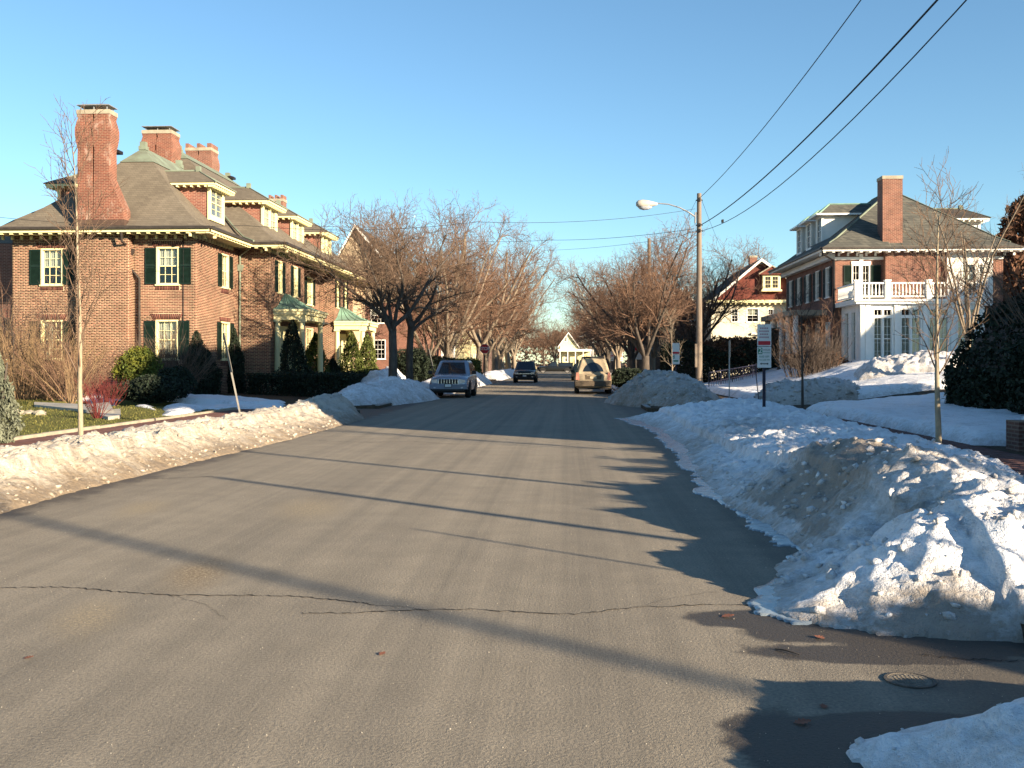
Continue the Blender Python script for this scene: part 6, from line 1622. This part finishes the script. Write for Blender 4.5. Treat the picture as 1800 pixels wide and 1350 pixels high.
    if kind == 'pickup':
        q = MB(); q.prism([(-wb, 1.02), (wb, 1.02), (wb * .88, 1.62), (wb * .8, 1.66), (-wb * .8, 1.66), (-wb * .88, 1.62)], 'y', -f + .12, -.45); q.build('bed_cap', paint, t, local=True)
        for s_ in (-1, 1):
            q = MB(); x0_, x1_ = s_ * (wb - .008), s_ * (wb * .9); q.add([(x0_ + s_ * .006, -f + .4, 1.14), (x0_ + s_ * .006, -.7, 1.14), (x1_ + s_ * .01, -.7, 1.52), (x1_ + s_ * .01, -f + .4, 1.52)], [(0, 1, 2, 3)]); q.build('side_window', G_, t, local=True)
    # wheels
    wr = .37 if kind == 'suv' else .39
    for yy in (f - .92, -f + 1.0):
        for s_ in (-1, 1):
            q = MB(); n = 24
            prof = [(wr - .09, 0), (wr - .03, .0), (wr, .04), (wr, .20), (wr - .03, .24), (wr - .09, .24)]
            vs = []; fs = []
            for i in range(n):
                a = 2 * math.pi * i / n
                for r_, o in prof: vs.append((s_ * (h + .01 - o), yy + r_ * math.cos(a), wr + r_ * math.sin(a)))
            m_ = len(prof)
            for i in range(n):
                for j in range(m_ - 1): fs.append((i * m_ + j, i * m_ + j + 1, ((i + 1) % n) * m_ + j + 1, ((i + 1) % n) * m_ + j))
            q.add(vs, fs); wh_ = q.build('wheel', M['tyre'], t, local=True, smooth=True)
            rr = MB(); x = s_ * (h - .02)
            rr.tube([(x - s_ * .08, yy, wr), (x, yy, wr)], wr - .085, 20); rr.tube([(x, yy, wr), (x + s_ * .015, yy, wr)], .06, 10)
            rr.build('rim', M['rim'], wh_, local=True)
            ar = MB(); cx = s_ * (h + .001); R_ = wr + .08; pts_o = []; pts_i = []
            for i in range(13):
                a = math.pi * (i / 12) * 1.06 - .09
                pts_o.append((yy + R_ * math.cos(a), wr + R_ * math.sin(a))); pts_i.append((yy + (R_ - .10) * math.cos(a), wr + (R_ - .10) * math.sin(a)))
            vs = [(cx, *p) for p in pts_o] + [(cx - s_ * .02, *p) for p in pts_i]
            ar.add(vs, [(i, i + 1, 14 + i, 13 + i) for i in range(12)]); ar.build('wheel_arch', M['blackplastic'] if not rear_arch else paint, t, local=True)
            well = MB(); well.add([(cx + s_ * .002, yy, wr)] + [(cx + s_ * .0015, yy + (R_ - .02) * math.cos(a), wr + (R_ - .02) * math.sin(a)) for a in np.linspace(-.1, math.pi + .1, 14)], [(0, i + 1, i + 2) for i in range(13)]); well.build('wheel_well', M['blackplastic'], t, local=True)
    q = MB(); q.box(-h * .8, h * .8, -f + .2, f - .3, .24, .42); q.build('underbody', M['blackplastic'], t, local=True)
    # front
    if front == 'slots':
        q = MB(); q.box(-.44, .44, f - .06, f + .012, .66, .865); gr_ = q.build('grille', M['blackplastic'], t, local=True)
        for i in range(8):
            x = -.44 + .88 * i / 7; q = MB(); q.add([(x - .016, f + .03, .85), (x + .016, f + .03, .85), (x + .014, f + .026, .68), (x - .014, f + .026, .68)], [(0, 1, 2, 3)]); q.box(x - .014, x + .014, f - .02, f + .0285, .67, .86); q.build('grille_bar', M['chrome'], gr_, local=True)
    else:
        q = MB(); q.box(-.5, .5, f - .06, f + .01, .64, .84); gr_ = q.build('grille', M['blackplastic'], t, local=True)
        q = MB(); q.box(-.5, .5, f + .011, f + .03, .72, .76); q.build('grille_bar', M['chrome'], gr_, local=True)
    for s_ in (-1, 1):
        q = MB(); q.prism([(s_ * .50, .68), (s_ * h * .84, .72), (s_ * h * .85, .84), (s_ * .50, .86)], 'y', f - .10, f + .006); q.build('headlight', M['lamp'], t, local=True)
        q = MB(); q.tube([(s_ * .62, f + .015, .50), (s_ * .62, f + .05, .50)], .055, 10); q.build('fog_light', M['lamp'], t, local=True)
        q = MB(); q.prism([(s_ * h * .98, 1.06), (s_ * (h + .20), 1.08), (s_ * (h + .20), 1.24), (s_ * (h + .02), 1.24)], 'y', f - 1.62, f - 1.45); q.build('mirror', M['blackplastic'], t, local=True)
    q = MB(); q.prism([(f - .12, .40), (f + .04, .42), (f + .06, .60), (f - .02, .64), (f - .2, .62)], 'x', -h * .93, h * .93); q.build('front_bumper', paint if front == 'slots' else M['blackplastic'], t, local=True)
    q = MB(); q.box(-h * .78, h * .78, f - .05, f + .045, .33, .42); q.build('air_intake', M['blackplastic'], t, local=True)
    if plate:
        q = MB(); q.box(-.17, .17, f + .05, f + .075, .50, .66); pl = q.build('plate_frame', M['blackplastic'], t, local=True)
        q = MB(); q.box(-.14, .14, f + .076, f + .08, .52, .64); q.build('license_plate', M['signwhite'], pl, local=True)
    # rear
    for s_ in (-1, 1):
        q = MB(); q.prism([(s_ * h * .74, .72), (s_ * h * .955, .74), (s_ * h * .93, 1.10), (s_ * h * .80, 1.12)] if rear_arch else [(s_ * h * .76, .74), (s_ * h * .93, .74), (s_ * h * .90, 1.0), (s_ * h * .76, 1.0)], 'y', -f - .006, -f + .16); q.build('tail_light', M['taillamp'] if not dirty else M['taildusty'], t, local=True)
    q = MB(); q.prism([(-f - .07, .42), (-f - .08, .64), (-f + .02, .70), (-f + .2, .68), (-f + .2, .38)], 'x', -h * .97, h * .97); q.build('rear_bumper', dirty or M['blackplastic'], t, local=True)
    if rear_arch:
        q = MB(); q.prism([(-.40, .76), (.40, .76), (.44, 1.0), (-.44, 1.0)], 'y', -f - .008, -f + .03); q.build('tailgate_recess', dirty, t, local=True)
        q = MB(); q.box(-.34, .34, -f - .04, -f - .009, .93, .97); q.build('handle', paint, t, local=True)
        q = MB(); q.box(-.17, .17, -f - .02, -f - .009, .79, .91); q.build('license_plate', M['mudplate'], t, local=True)
        q = MB(); q.tube([(-.02, y0b - .01, 1.12), (.20, y0b + .02, 1.17)], .012, 5); q.build('wiper', M['blackplastic'], t, local=True)
    return t
def paintm(name, col, rough=.3, metal=.4, var=.08, **k): return mat(name, col, rough, var, 2.5, metal=metal, spec=.5, **k)
M['autoglass'] = mat('dark_auto_glass', (0.012, 0.016, 0.02), .06, .2, 1, spec=.8)
M['lamp'] = mat('clear_lamp', (0.45, 0.47, 0.50), .12, .25, 9, spec=.8, metal=.3)
M['taillamp'] = mat('red_lamp', (0.25, 0.01, 0.012), .2, .2, 6, spec=.6)
M['taildusty'] = mat('dusty_red_lamp', (0.40, 0.17, 0.13), .7, .2, 6)
silver = paintm('silver_blue_paint', (0.27, 0.31, 0.38), .25, .5)
darkg = paintm('dark_green_paint', (0.020, 0.028, 0.030), .22, .2)
mud = mat('road_salt_dust', (0.38, 0.31, 0.21), .85, scale=2.2, col2=(0.25, 0.20, 0.135), bmp=.15)
mudd = mat('dark_road_dust', (0.13, 0.10, 0.07), .9, scale=3, col2=(0.07, 0.055, 0.042))
M['mudplate'] = mat('dusty_plate', (0.46, 0.39, 0.27), .8, .15, 8)
black = paintm('black_paint', (0.012, 0.014, 0.016), .2, .1)
q = at(788, 690, Y=45.2)
car('parked_suv', 'silver-blue SUV with a slotted grille parked facing the camera on the left', (q.x, 45.2 + 2.3, 0), math.pi, silver, W=1.84, H=1.74)
q = at(1043, 690, Y=51.6)
car('parked_suv', 'tan dust-covered SUV seen from behind with an arched rear window and roof rack', (q.x, 51.6 + 2.25, 0), 0, mud, L=4.5, W=1.88, H=1.84, front='bar', rear_arch=True, dirty=mudd, topw=.70)
q = at(922, 655, Y=80)
car('parked_suv', 'dark green SUV parked farther down on the left facing the camera', (q.x, 80 + 2.3, 0), math.pi, darkg, W=1.86, H=1.76, front='bar')
car('parked_car', 'dark car parked beyond the tan SUV on the right kerb', (1.2, 92, 0), 0, darkg, W=1.8, H=1.55, front='bar')
q0, q1 = at(945, 650, Y=158), at(1008, 650, Y=158)
car('pickup_truck', 'black pickup truck with a bed cap crossing the far intersection', ((q0.x + q1.x) / 2, 158, 0), R(90), black, 'pickup', L=5.7, W=1.95, H=1.82, front='bar')
# ------------------------------------------------------------------ poles, lamp, wires
def text(parent, s_, x, y, z, size, material, name='lettering', rz=0, bold=0.0):
    cu = bpy.data.curves.new(name, 'FONT'); cu.body = s_; cu.size = size; cu.align_x = 'CENTER'; cu.align_y = 'CENTER'; cu.extrude = .0015; cu.offset = bold
    cu.materials.append(material); o0 = bpy.data.objects.new(name, cu); COL.objects.link(o0); me = bpy.data.meshes.new_from_object(o0.evaluated_get(bpy.context.evaluated_depsgraph_get())); bpy.data.objects.remove(o0); o = bpy.data.objects.new(name, me); COL.objects.link(o); o.parent = parent; o.location = (x, y, z); o.rotation_euler = (R(90), 0, rz); return o
def pole(label, x, y, z0, H, r0=.16, r1=.105, cat='utility pole', name='utility_pole', m_=None):
    t = thing(name, label, cat, (x, y, z0)); q = MB(); q.tube([(0, 0, -.2), (0, 0, H * .5), (0, 0, H)], [r0, (r0 + r1) / 2, r1], 14); q.build('pole', m_ or M['wood'], t, local=True, smooth=False); return t
p1x, p1y = at(1229, 600, Y=48).x, 48.0; ztop = at(1229, 340, Y=48).z
up = pole('weathered wooden utility pole carrying a street lamp arm and wires', p1x, p1y, .2, ztop - .2)
b = MB(); b.box(-.2, -.1, -.12, .1, 1.2, 2.3); b.build('conduit_box', M['wood'], up, local=True)
for zz in (at(1229, 352, Y=48).z, at(1229, 396, Y=48).z, at(1229, 406, Y=48).z):
    b = MB(); b.tube([(-.16, 0, zz - .2), (.16, 0, zz - .2)], .03, 6); b.box(-.05, .05, -.16, -.1, zz - .28, zz - .12); b.build('insulator', M['metal'], up, local=True)
arm = thing('street_lamp', 'grey cobra-head street lamp on a curved arm from the wooden pole', 'street lamp', (p1x, p1y, at(1229, 385, Y=48).z))
az = WORLD[arm.name][2]
def L_(px, py): v_ = at(px, py, Y=48); return (v_.x - p1x, 0, v_.z - az)
b = MB(); b.tube([L_(1222, 381), L_(1212, 374), L_(1195, 365), L_(1175, 359), L_(1152, 357)], [.04, .036, .032, .03, .03], 8); b.build('arm', M['zinc'], arm, local=True)
b = MB(); b.tube([L_(1223, 373), L_(1222, 392)], .05, 6); b.build('bracket', M['zinc'], arm, local=True)
b = MB(); e = [(1156, .05), (1150, .10), (1140, .17), (1130, .21), (1122, .18), (1118, .08)]
b.tube([L_(a, 358.5) for a, _ in e], [r_ for _, r_ in e], 12); hd = b.build('lamp_head', M['lamphead'] if 'lamphead' in M else mat('lamp_grey', (0.42, 0.40, 0.35), .5, .1, 4), arm, local=True, smooth=True); hd.scale = (1, 1, 1)
b = MB(); e = [(1146, .04), (1140, .12), (1131, .15), (1123, .09)]; b.tube([L_(a, 364) for a, _ in e], [r_ for _, r_ in e], 12); b.build('lens', M['lamp'], arm, local=True, smooth=True)
p2 = at(1141, 600, Y=68)
up2 = pole('second wooden utility pole standing inside the big right tree', p2.x, 68, .1, at(1141, 419, Y=68).z - .1)
b = MB(); b.tube([(-.36, 0, 7.1), (-.36, 0, 8.1)], .2, 12); b.box(-.36, 0, -.03, .03, 7.4, 7.5); b.build('transformer', M['metal'], up2, local=True)
for i, (x, y, l) in enumerate([(6.0, 100, 'wooden utility pole beyond the crossing on the right'), (6.0, 135, 'distant wooden utility pole on the right')]): copy_tree(up2, (x, y, .1), label=l)
t = thing('street_lamp', 'distant street lamp with two arms at the far end of the street', 'street lamp', (at(1042, 600, Y=170).x, 170, 0))
b = MB(); b.tube([(0, 0, 0), (0, 0, 7.0)], .1, 8); b.build('pole', M['zinc'], t, local=True); b = MB(); b.tube([(0, 0, 6.2), (-.9, 0, 6.5), (-1.9, 0, 6.1)], .07, 6); b.box(-2.3, -1.7, -.12, .12, 6.0, 6.15); b.build('arm', M['zinc'], t, local=True)
b = MB(); b.box(-.6, .5, -.1, .1, 7.0, 7.12); b.build('lamp_head', M['zinc'], t, local=True)
def wire(label, pts, sag, r=.012, group=None, n=28, over=1.0):
    t = None; q = MB()
    for (a, b) in zip(pts[:-1], pts[1:]):
        P = []
        for i in range(n + 1):
            s_ = i / n * over; p = Vector(a) + (Vector(b) - Vector(a)) * s_; p.z -= sag * 4 * s_ * (1 - s_); P.append(p)
        q.tube(P, r, 5)
    o = q.build('overhead_wire', M['wire'], None); tag(o, label, 'wire', group or 'overhead wires'); return o
W1 = at(1231, 347, Y=48); W2 = at(1231, 396, Y=48); W3 = at(1231, 406, Y=48)
wire('highest and leftmost of the three thick wires rising to the upper right', [W1, (6.35, 2, 10.9)], .85, .013, over=1.174)
wire('middle wire with a small clamp among the three rising to the upper right', [W2, (6.35, 2, 8.95)], .95, .020, over=1.174)
wire('lowest sagging wire of the three rising to the upper right', [W3, (6.55, 2, 9.3)], 1.55, .013, over=1.174)
c_ = at(1270, 387, Y=43.5); b = MB(); b.box(c_.x - .04, c_.x + .04, 43.4, 43.6, c_.z - .1, c_.z + .02); tag(b.build('wire_clamp', M['wire']), 'small clamp hanging on the middle wire right of the pole', 'clamp')
e = at(-120, 368, Y=34)
wire('thin wire crossing the street in front of the left house roof', [at(1222, 367, Y=48), at(838, 390, Y=40.5), at(430, 396, Y=38), e], .25, .009)
wire('upper wire running left from the pole into the bare trees', [at(1220, 402, Y=48), at(966, 422, Y=62), at(780, 420, Y=75)], .15, .011)
wire('lower wire running left from the pole into the bare trees', [at(1220, 406, Y=48), at(1143, 424, Y=68), at(958, 440, Y=90), (-8, 120, 8)], .12, .011)
wire('wire between the two wooden poles through the big tree crown', [at(1222, 410, Y=48), at(1141, 462, Y=68), (6, 100, 7), (6, 135, 7)], .2, .011)
wire('steep guy wire left of the pole', [at(1224, 352, Y=48), at(1180, 440, Y=60), at(1150, 520, Y=66)], 0, .008)
wire('faint service wire from the pole top to the red gabled house', [at(1233, 350, Y=48), at(1268, 436, Y=74)], .1, .008)
# ------------------------------------------------------------------ signs
def parking_sign(label, x, y, z0, zt, ww=.31, hh=(.46, .46), rz=0, detail=True, lean=(0, 0), group='parking signs', post='bluesteel', backs=False):
    t = thing('parking_sign', label, 'sign', (x, y, z0), group, rot=(lean[1], lean[0], rz))
    H = zt - z0
    b = MB(); b.box(-.032, .032, -.02, .02, -.25, H - .03); b.build('post', M[post], t, local=True)
    if not hh: return t
    z = H
    for i, hgt in enumerate(hh):
        b = MB(); b.box(-ww / 2, ww / 2, -.030, -.022, z - hgt + .006, z); pn = b.build('sign_panel', M['signgrey'] if backs else M['signwhite'], t, local=True)
        if not backs:
            zc = z - hgt / 2
            k = MB()
            if i == 0:
                k.box(-ww * .44, ww * .44, -.0335, -.0305, z - hgt + .03, z - hgt + .12); k.build('red_bar', M['signred'], pn, local=True)
                if detail:
                    k = MB()
                    for j, (wd) in enumerate((.30, .36, .30, .36)): 
                        zz = z - .09 - j * .068; nl = 5
                        for q_ in range(nl): k.box(-ww * wd + q_ * ww * wd * 2 / nl, -ww * wd + (q_ + .72) * ww * wd * 2 / nl, -.033, -.0305, zz - .017, zz + .017)
                    k.build('print', M['inkred'], pn, local=True)
            else:
                k.box(-ww * .45, -ww * .14, -.0325, -.0305, z - .17, z - .02); k.build('green_block', M['signgreen'], pn, local=True)
                text(pn, '2', -ww * .295, -.0345, z - .095, .17, M['signwhite'], bold=.002)
                if detail:
                    text(pn, 'HOUR', ww * .17, -.0325, z - .075, .055, M['ink']); text(pn, 'PARKING', ww * .15, -.0325, z - .135, .042, M['signgreen'])
                    text(pn, '8:00 AM', 0, -.0325, z - .225, .066, M['signgreen']); text(pn, 'TO 6:00 PM', 0, -.0325, z - .30, .050, M['signgreen'])
                    k = MB(); k.box(-ww * .22, ww * .22, -.033, -.0305, z - .395, z - .375)
                    for s_ in (-1, 1): k.prism([(s_ * ww * .32, z - .385), (s_ * ww * .2, z - .36), (s_ * ww * .2, z - .41)], 'y', -.033, -.0305)
                    k.build('arrow', M['ink'], pn, local=True)
                else:
                    k = MB(); k.box(-ww * .35, ww * .35, -.033, -.0305, z - .3, z - .24); k.build('print', M['signgreen'], pn, local=True)
        z -= hgt + .008
    for zz in (H - .04, H - .9):
        b = MB(); b.tube([(0, -.031, zz), (0, -.038, zz)], .009, 6); b.build('bolt', M['metal'], t, local=True)
    return t
q = at(1343, 650, Y=23); top = at(1343, 570, Y=23).z
parking_sign('two-hour parking sign with a red-barred panel above, on a dark post in the snowbank', q.x, 23, .35, top, hh=(.50, .48))
q = at(1188, 620, Y=44); top = at(1188, 603, Y=44).z
parking_sign('smaller two-panel parking sign beside the pale young tree', q.x, 44, .5, top, hh=(.5, .42), detail=False)
for px, Y_, l in ((1076, 100, 'tiny far parking sign nearer to the tan SUV'), (1092, 96, 'tiny far parking sign at the foot of the big tree row')):
    q = at(px, 620, Y=Y_); parking_sign(l, q.x, Y_, .1, at(px, 618, Y=Y_).z, hh=(.5, .42), detail=False)
q = at(1282, 610, Y=41); parking_sign('parking sign seen edge-on behind the snow near the little railing', q.x, 41, .4, at(1282, 598, Y=41).z, ww=.3, hh=(.7,), rz=R(72), detail=False, backs=True, post='zinc')
q = at(424, 720, X=-7.55); top = at(395, 583, Y=q.y).z
parking_sign('rusty leaning sign post with its boards edge-on in the left snowbank', q.x, q.y, .3, top + .03, ww=.32, hh=(.95,), rz=R(108), lean=(0, 0), backs=True, post='rust' if 'rust' in M else 'signgrey', detail=False)
o = bpy.context.scene.objects.get('parking_sign.005') 
for o in [o for o in COL.objects if o.get('label', '').startswith('rusty leaning')]: o.rotation_euler = (R(-2), 0, R(80)); o.rotation_mode = 'QUATERNION'; o.rotation_quaternion = (Matrix.Rotation(R(-12), 4, 'Y') @ Matrix.Rotation(R(108), 4, 'Z')).to_quaternion()
q = at(768, 655, Y=52)
parking_sign('brown leaning sign post beside the silver SUV', at(768, 655, Y=52).x, 52, .3, at(757, 612, Y=52).z, ww=.34, hh=(.9,), backs=True, detail=False)
for o in [o for o in COL.objects if o.get('label', '').startswith('brown leaning')]: o.rotation_mode = 'QUATERNION'; o.rotation_quaternion = (Matrix.Rotation(R(-12), 4, 'Y') @ Matrix.Rotation(R(92), 4, 'Z')).to_quaternion()
def stop_sign(label, x, y, zc, white_below=False):
    t = thing('stop_sign', label, 'stop sign', (x, y, 0), 'stop signs')
    b = MB(); b.box(-.03, .03, 0, .04, 0, zc + .3); b.build('post', M['metal'], t, local=True)
    def octo(r_): return [(r_ * math.cos(R(22.5 + 45 * i)), zc + r_ * math.sin(R(22.5 + 45 * i))) for i in range(8)]
    b = MB(); b.prism(octo(.41), 'y', -.012, -.002); pn = b.build('sign_panel', M['signwhite'], t, local=True)
    b = MB(); b.prism(octo(.385), 'y', -.017, -.0125); b.build('red_face', M['signred'], pn, local=True)
    text(pn, 'STOP', 0, -.022, zc, .34, M['signwhite'], bold=.008)
    if white_below: b = MB(); b.box(-.3, .3, -.012, -.003, zc - 1.0, zc - .46); b.build('lower_panel', M['signwhite'], t, local=True)
    return t
q = at(852, 613, Y=80); stop_sign('red stop sign on the left before the crossing', q.x, 80, q.z)
q = at(1121, 608, Y=74); stop_sign('red stop sign half hidden by the big dark tree on the right', q.x, 74, q.z, True)
# railing
t = thing('railing', 'low dark metal railing in the snow right of the utility pole', 'railing', (7.0, 44, .3))
a, bb = at(1246, 672, Y=43), at(1330, 652, Y=50)
r0 = Vector((a.x, 43, at(1246, 655, Y=43).z)); r1 = Vector((bb.x, 50, at(1345, 641, Y=50).z))
b = MB(); b.tube([r0, r1], .02, 6); b.tube([r0 - Vector((0, 0, .42)), r1 - Vector((0, 0, .42))], .016, 6); b.build('rail', M['bluesteel'], t)
n = 22
for i in range(n + 1):
    p_ = r0.lerp(r1, i / n); b = MB(); thick = .022 if i % 5 == 0 else .009
    b.tube([p_ - Vector((0, 0, .6)), p_ + Vector((0, 0, .0 if i % 5 else .03))], thick, 5); b.build('baluster' if i % 5 else 'post', M['bluesteel'], t)
# small leaning snow stake beside the sign
q = at(1336, 712, Y=27); t = thing('snow_stake', 'thin dark stake leaning in the snow left of the parking sign post', 'stake', (q.x, 27, q.z)); b = MB(); b.tube([(0, 0, -.2), (-.13, 0, 1.05)], .012, 6); b.build('rod', M['bluesteel'], t, local=True)
# ------------------------------------------------------------------ things outside the frame, all but the wire pole added for their shadows
sd_ = Vector((.787, -.617, 0)).normalized()
def shadow_at(px, py, h, extra=0.0):
    g_ = G(px, py); tt = h / math.tan(SUN_EL) - extra; return (g_[0] + sd_.x * tt, g_[1] + sd_.y * tt)
x, y = shadow_at(372, 838, 5.6); pole('unseen slim wooden post added for its shadow line across the road', x, y, 0, 5.6, .085, .055, 'post', 'shadow_post')
x, y = shadow_at(395, 790, 6.6); pole('slim wooden lamp post near the tall brick house', x, y, 0, 6.6, .075, .05, 'post', 'shadow_post')
x, y = shadow_at(20, 905, 12.0, 3.0); pole('unseen tall wooden pole far behind the camera, added for its soft foreground shadow', x, y, 0, 12.5, .10, .07)
x, y = shadow_at(730, 930, 2.8); pole('unseen thin metal stake added for a fine shadow line on the road', x, y, 0, 2.8, .022, .016, 'post', 'shadow_stake', M['metal'])
pole('wooden utility pole behind the camera that carries the street wires', 6.4, -6, 0, 12.0)
# ------------------------------------------------------------------ small things on the road
mx, my = G(1600, 1197)
t = thing('manhole_cover', 'small round worn iron cover set in the asphalt at the lower right', 'manhole cover', (mx, my, 0))
b = MB(); ring = []
for r_, z_ in ((.125, .001), (.125, .008), (.108, .009), (.105, .004)): ring += [(r_ * math.cos(2 * math.pi * i / 40), r_ * math.sin(2 * math.pi * i / 40), z_) for i in range(40)]
b.add(ring, [(k * 40 + i, k * 40 + (i + 1) % 40, (k + 1) * 40 + (i + 1) % 40, (k + 1) * 40 + i) for k in range(3) for i in range(40)]); b.build('ring', mat('worn_iron', (0.085, 0.075, 0.062), .7, .3, 20, bmp=.4), t, local=True)
b = MB(); b.tube([(0, 0, .001), (0, 0, .006)], .104, 40)
for i in range(-4, 5):
    for j in range(-4, 5):
        if i * i + j * j < 17: b.box(i * .021 - .006, i * .021 + .006, j * .021 - .006, j * .021 + .006, .006, .0085)
b.build('lid', mat('sanded_iron', (0.15, 0.135, 0.11), .85, .3, 20, bmp=.4), t, local=True)
leafm = mat('dry_oak_leaf', (0.19, 0.075, 0.045), .8, .3, 12)
def leaf(px, py, rz, s_, label):
    x, y = G(px, py); n = 9; P = [(0, 0, .012)]
    up_ = []; lo = []
    for i in range(n + 1):
        u = i / n; w_ = .34 * math.sin(math.pi * min(1, u * 1.02)) * (1 + .38 * math.cos(i * math.pi)) + .02
        up_.append((u - .5, w_, .10 * abs(w_) + .10 * u * u)); lo.append((u - .5, -w_, .14 * abs(w_) + .05 * u))
    mid = [(i / n - .5, 0, .02 + .07 * (i / n) ** 2) for i in range(n + 1)]
    vs = [tuple(c * s_ for c in p_) for p_ in up_ + mid + lo]; N_ = n + 1
    fs = [(i, i + 1, N_ + i + 1, N_ + i) for i in range(n)] + [(N_ + i, N_ + i + 1, 2 * N_ + i + 1, 2 * N_ + i) for i in range(n)]
    b = MB(); b.add(vs, fs); o = b.build('fallen_leaf', leafm); o.location = (x, y, .006); o.rotation_euler = (.05, -.05, rz); tag(o, label, 'leaf', 'fallen leaves on the road')
leaf(1279, 1085, .2, .085, 'reddish fallen leaf on the dark wet patch at the foot of the snow')
leaf(1440, 1122, 2.4, .07, 'small curled leaf at the lower rim of the wet patch')
leaf(672, 1151, 1.1, .05, 'faded reddish leaf alone in the middle foreground asphalt')
leaf(50, 1158, .6, .05, 'faded leaf at the lower left of the road')
leaf(1410, 1272, .1, .08, 'dark leaf in the shadow by the corner snow pile')
leaf(1448, 1244, 1.5, .05, 'tiny leaf in the shadow above the corner snow pile')
b = MB(); x, y = G(1382, 1147); b.tube([(x - .05, y + .05, .006), (x, y, .012), (x + .06, y - .06, .007)], [.005, .006, .003], 5); tag(b.build('twig', M['bark']), 'short dark twig on the road below the wet patch', 'twig')
g = np.random.default_rng(3)
n = 5000
yy = 3.6 + 12 * g.uniform(0, 1, n) ** 1.5; xx = g.uniform(-6, 2.2, n); rr = np.abs(g.normal(.0016, .0012, n)) + .0009
tet = np.array([[1, 0, -.3], [-.5, .87, -.3], [-.5, -.87, -.3], [0, 0, .9]])
V = (np.stack([xx, yy, rr * .3], 1)[:, None] + tet[None] * rr[:, None, None] * g.uniform(.7, 1.3, (n, 4, 1))).reshape(-1, 3)
F_ = (np.array([[0, 1, 3], [1, 2, 3], [2, 0, 3]])[None] + 4 * np.arange(n)[:, None, None]).reshape(-1, 3)
o = fast_mesh('gravel', V, F_, mat('sand_grit', (0.36, 0.33, 0.27), .9, .4, 30, island=.7)); tag(o, 'loose grit and salt grains scattered on the road', 'grit', kind='stuff')
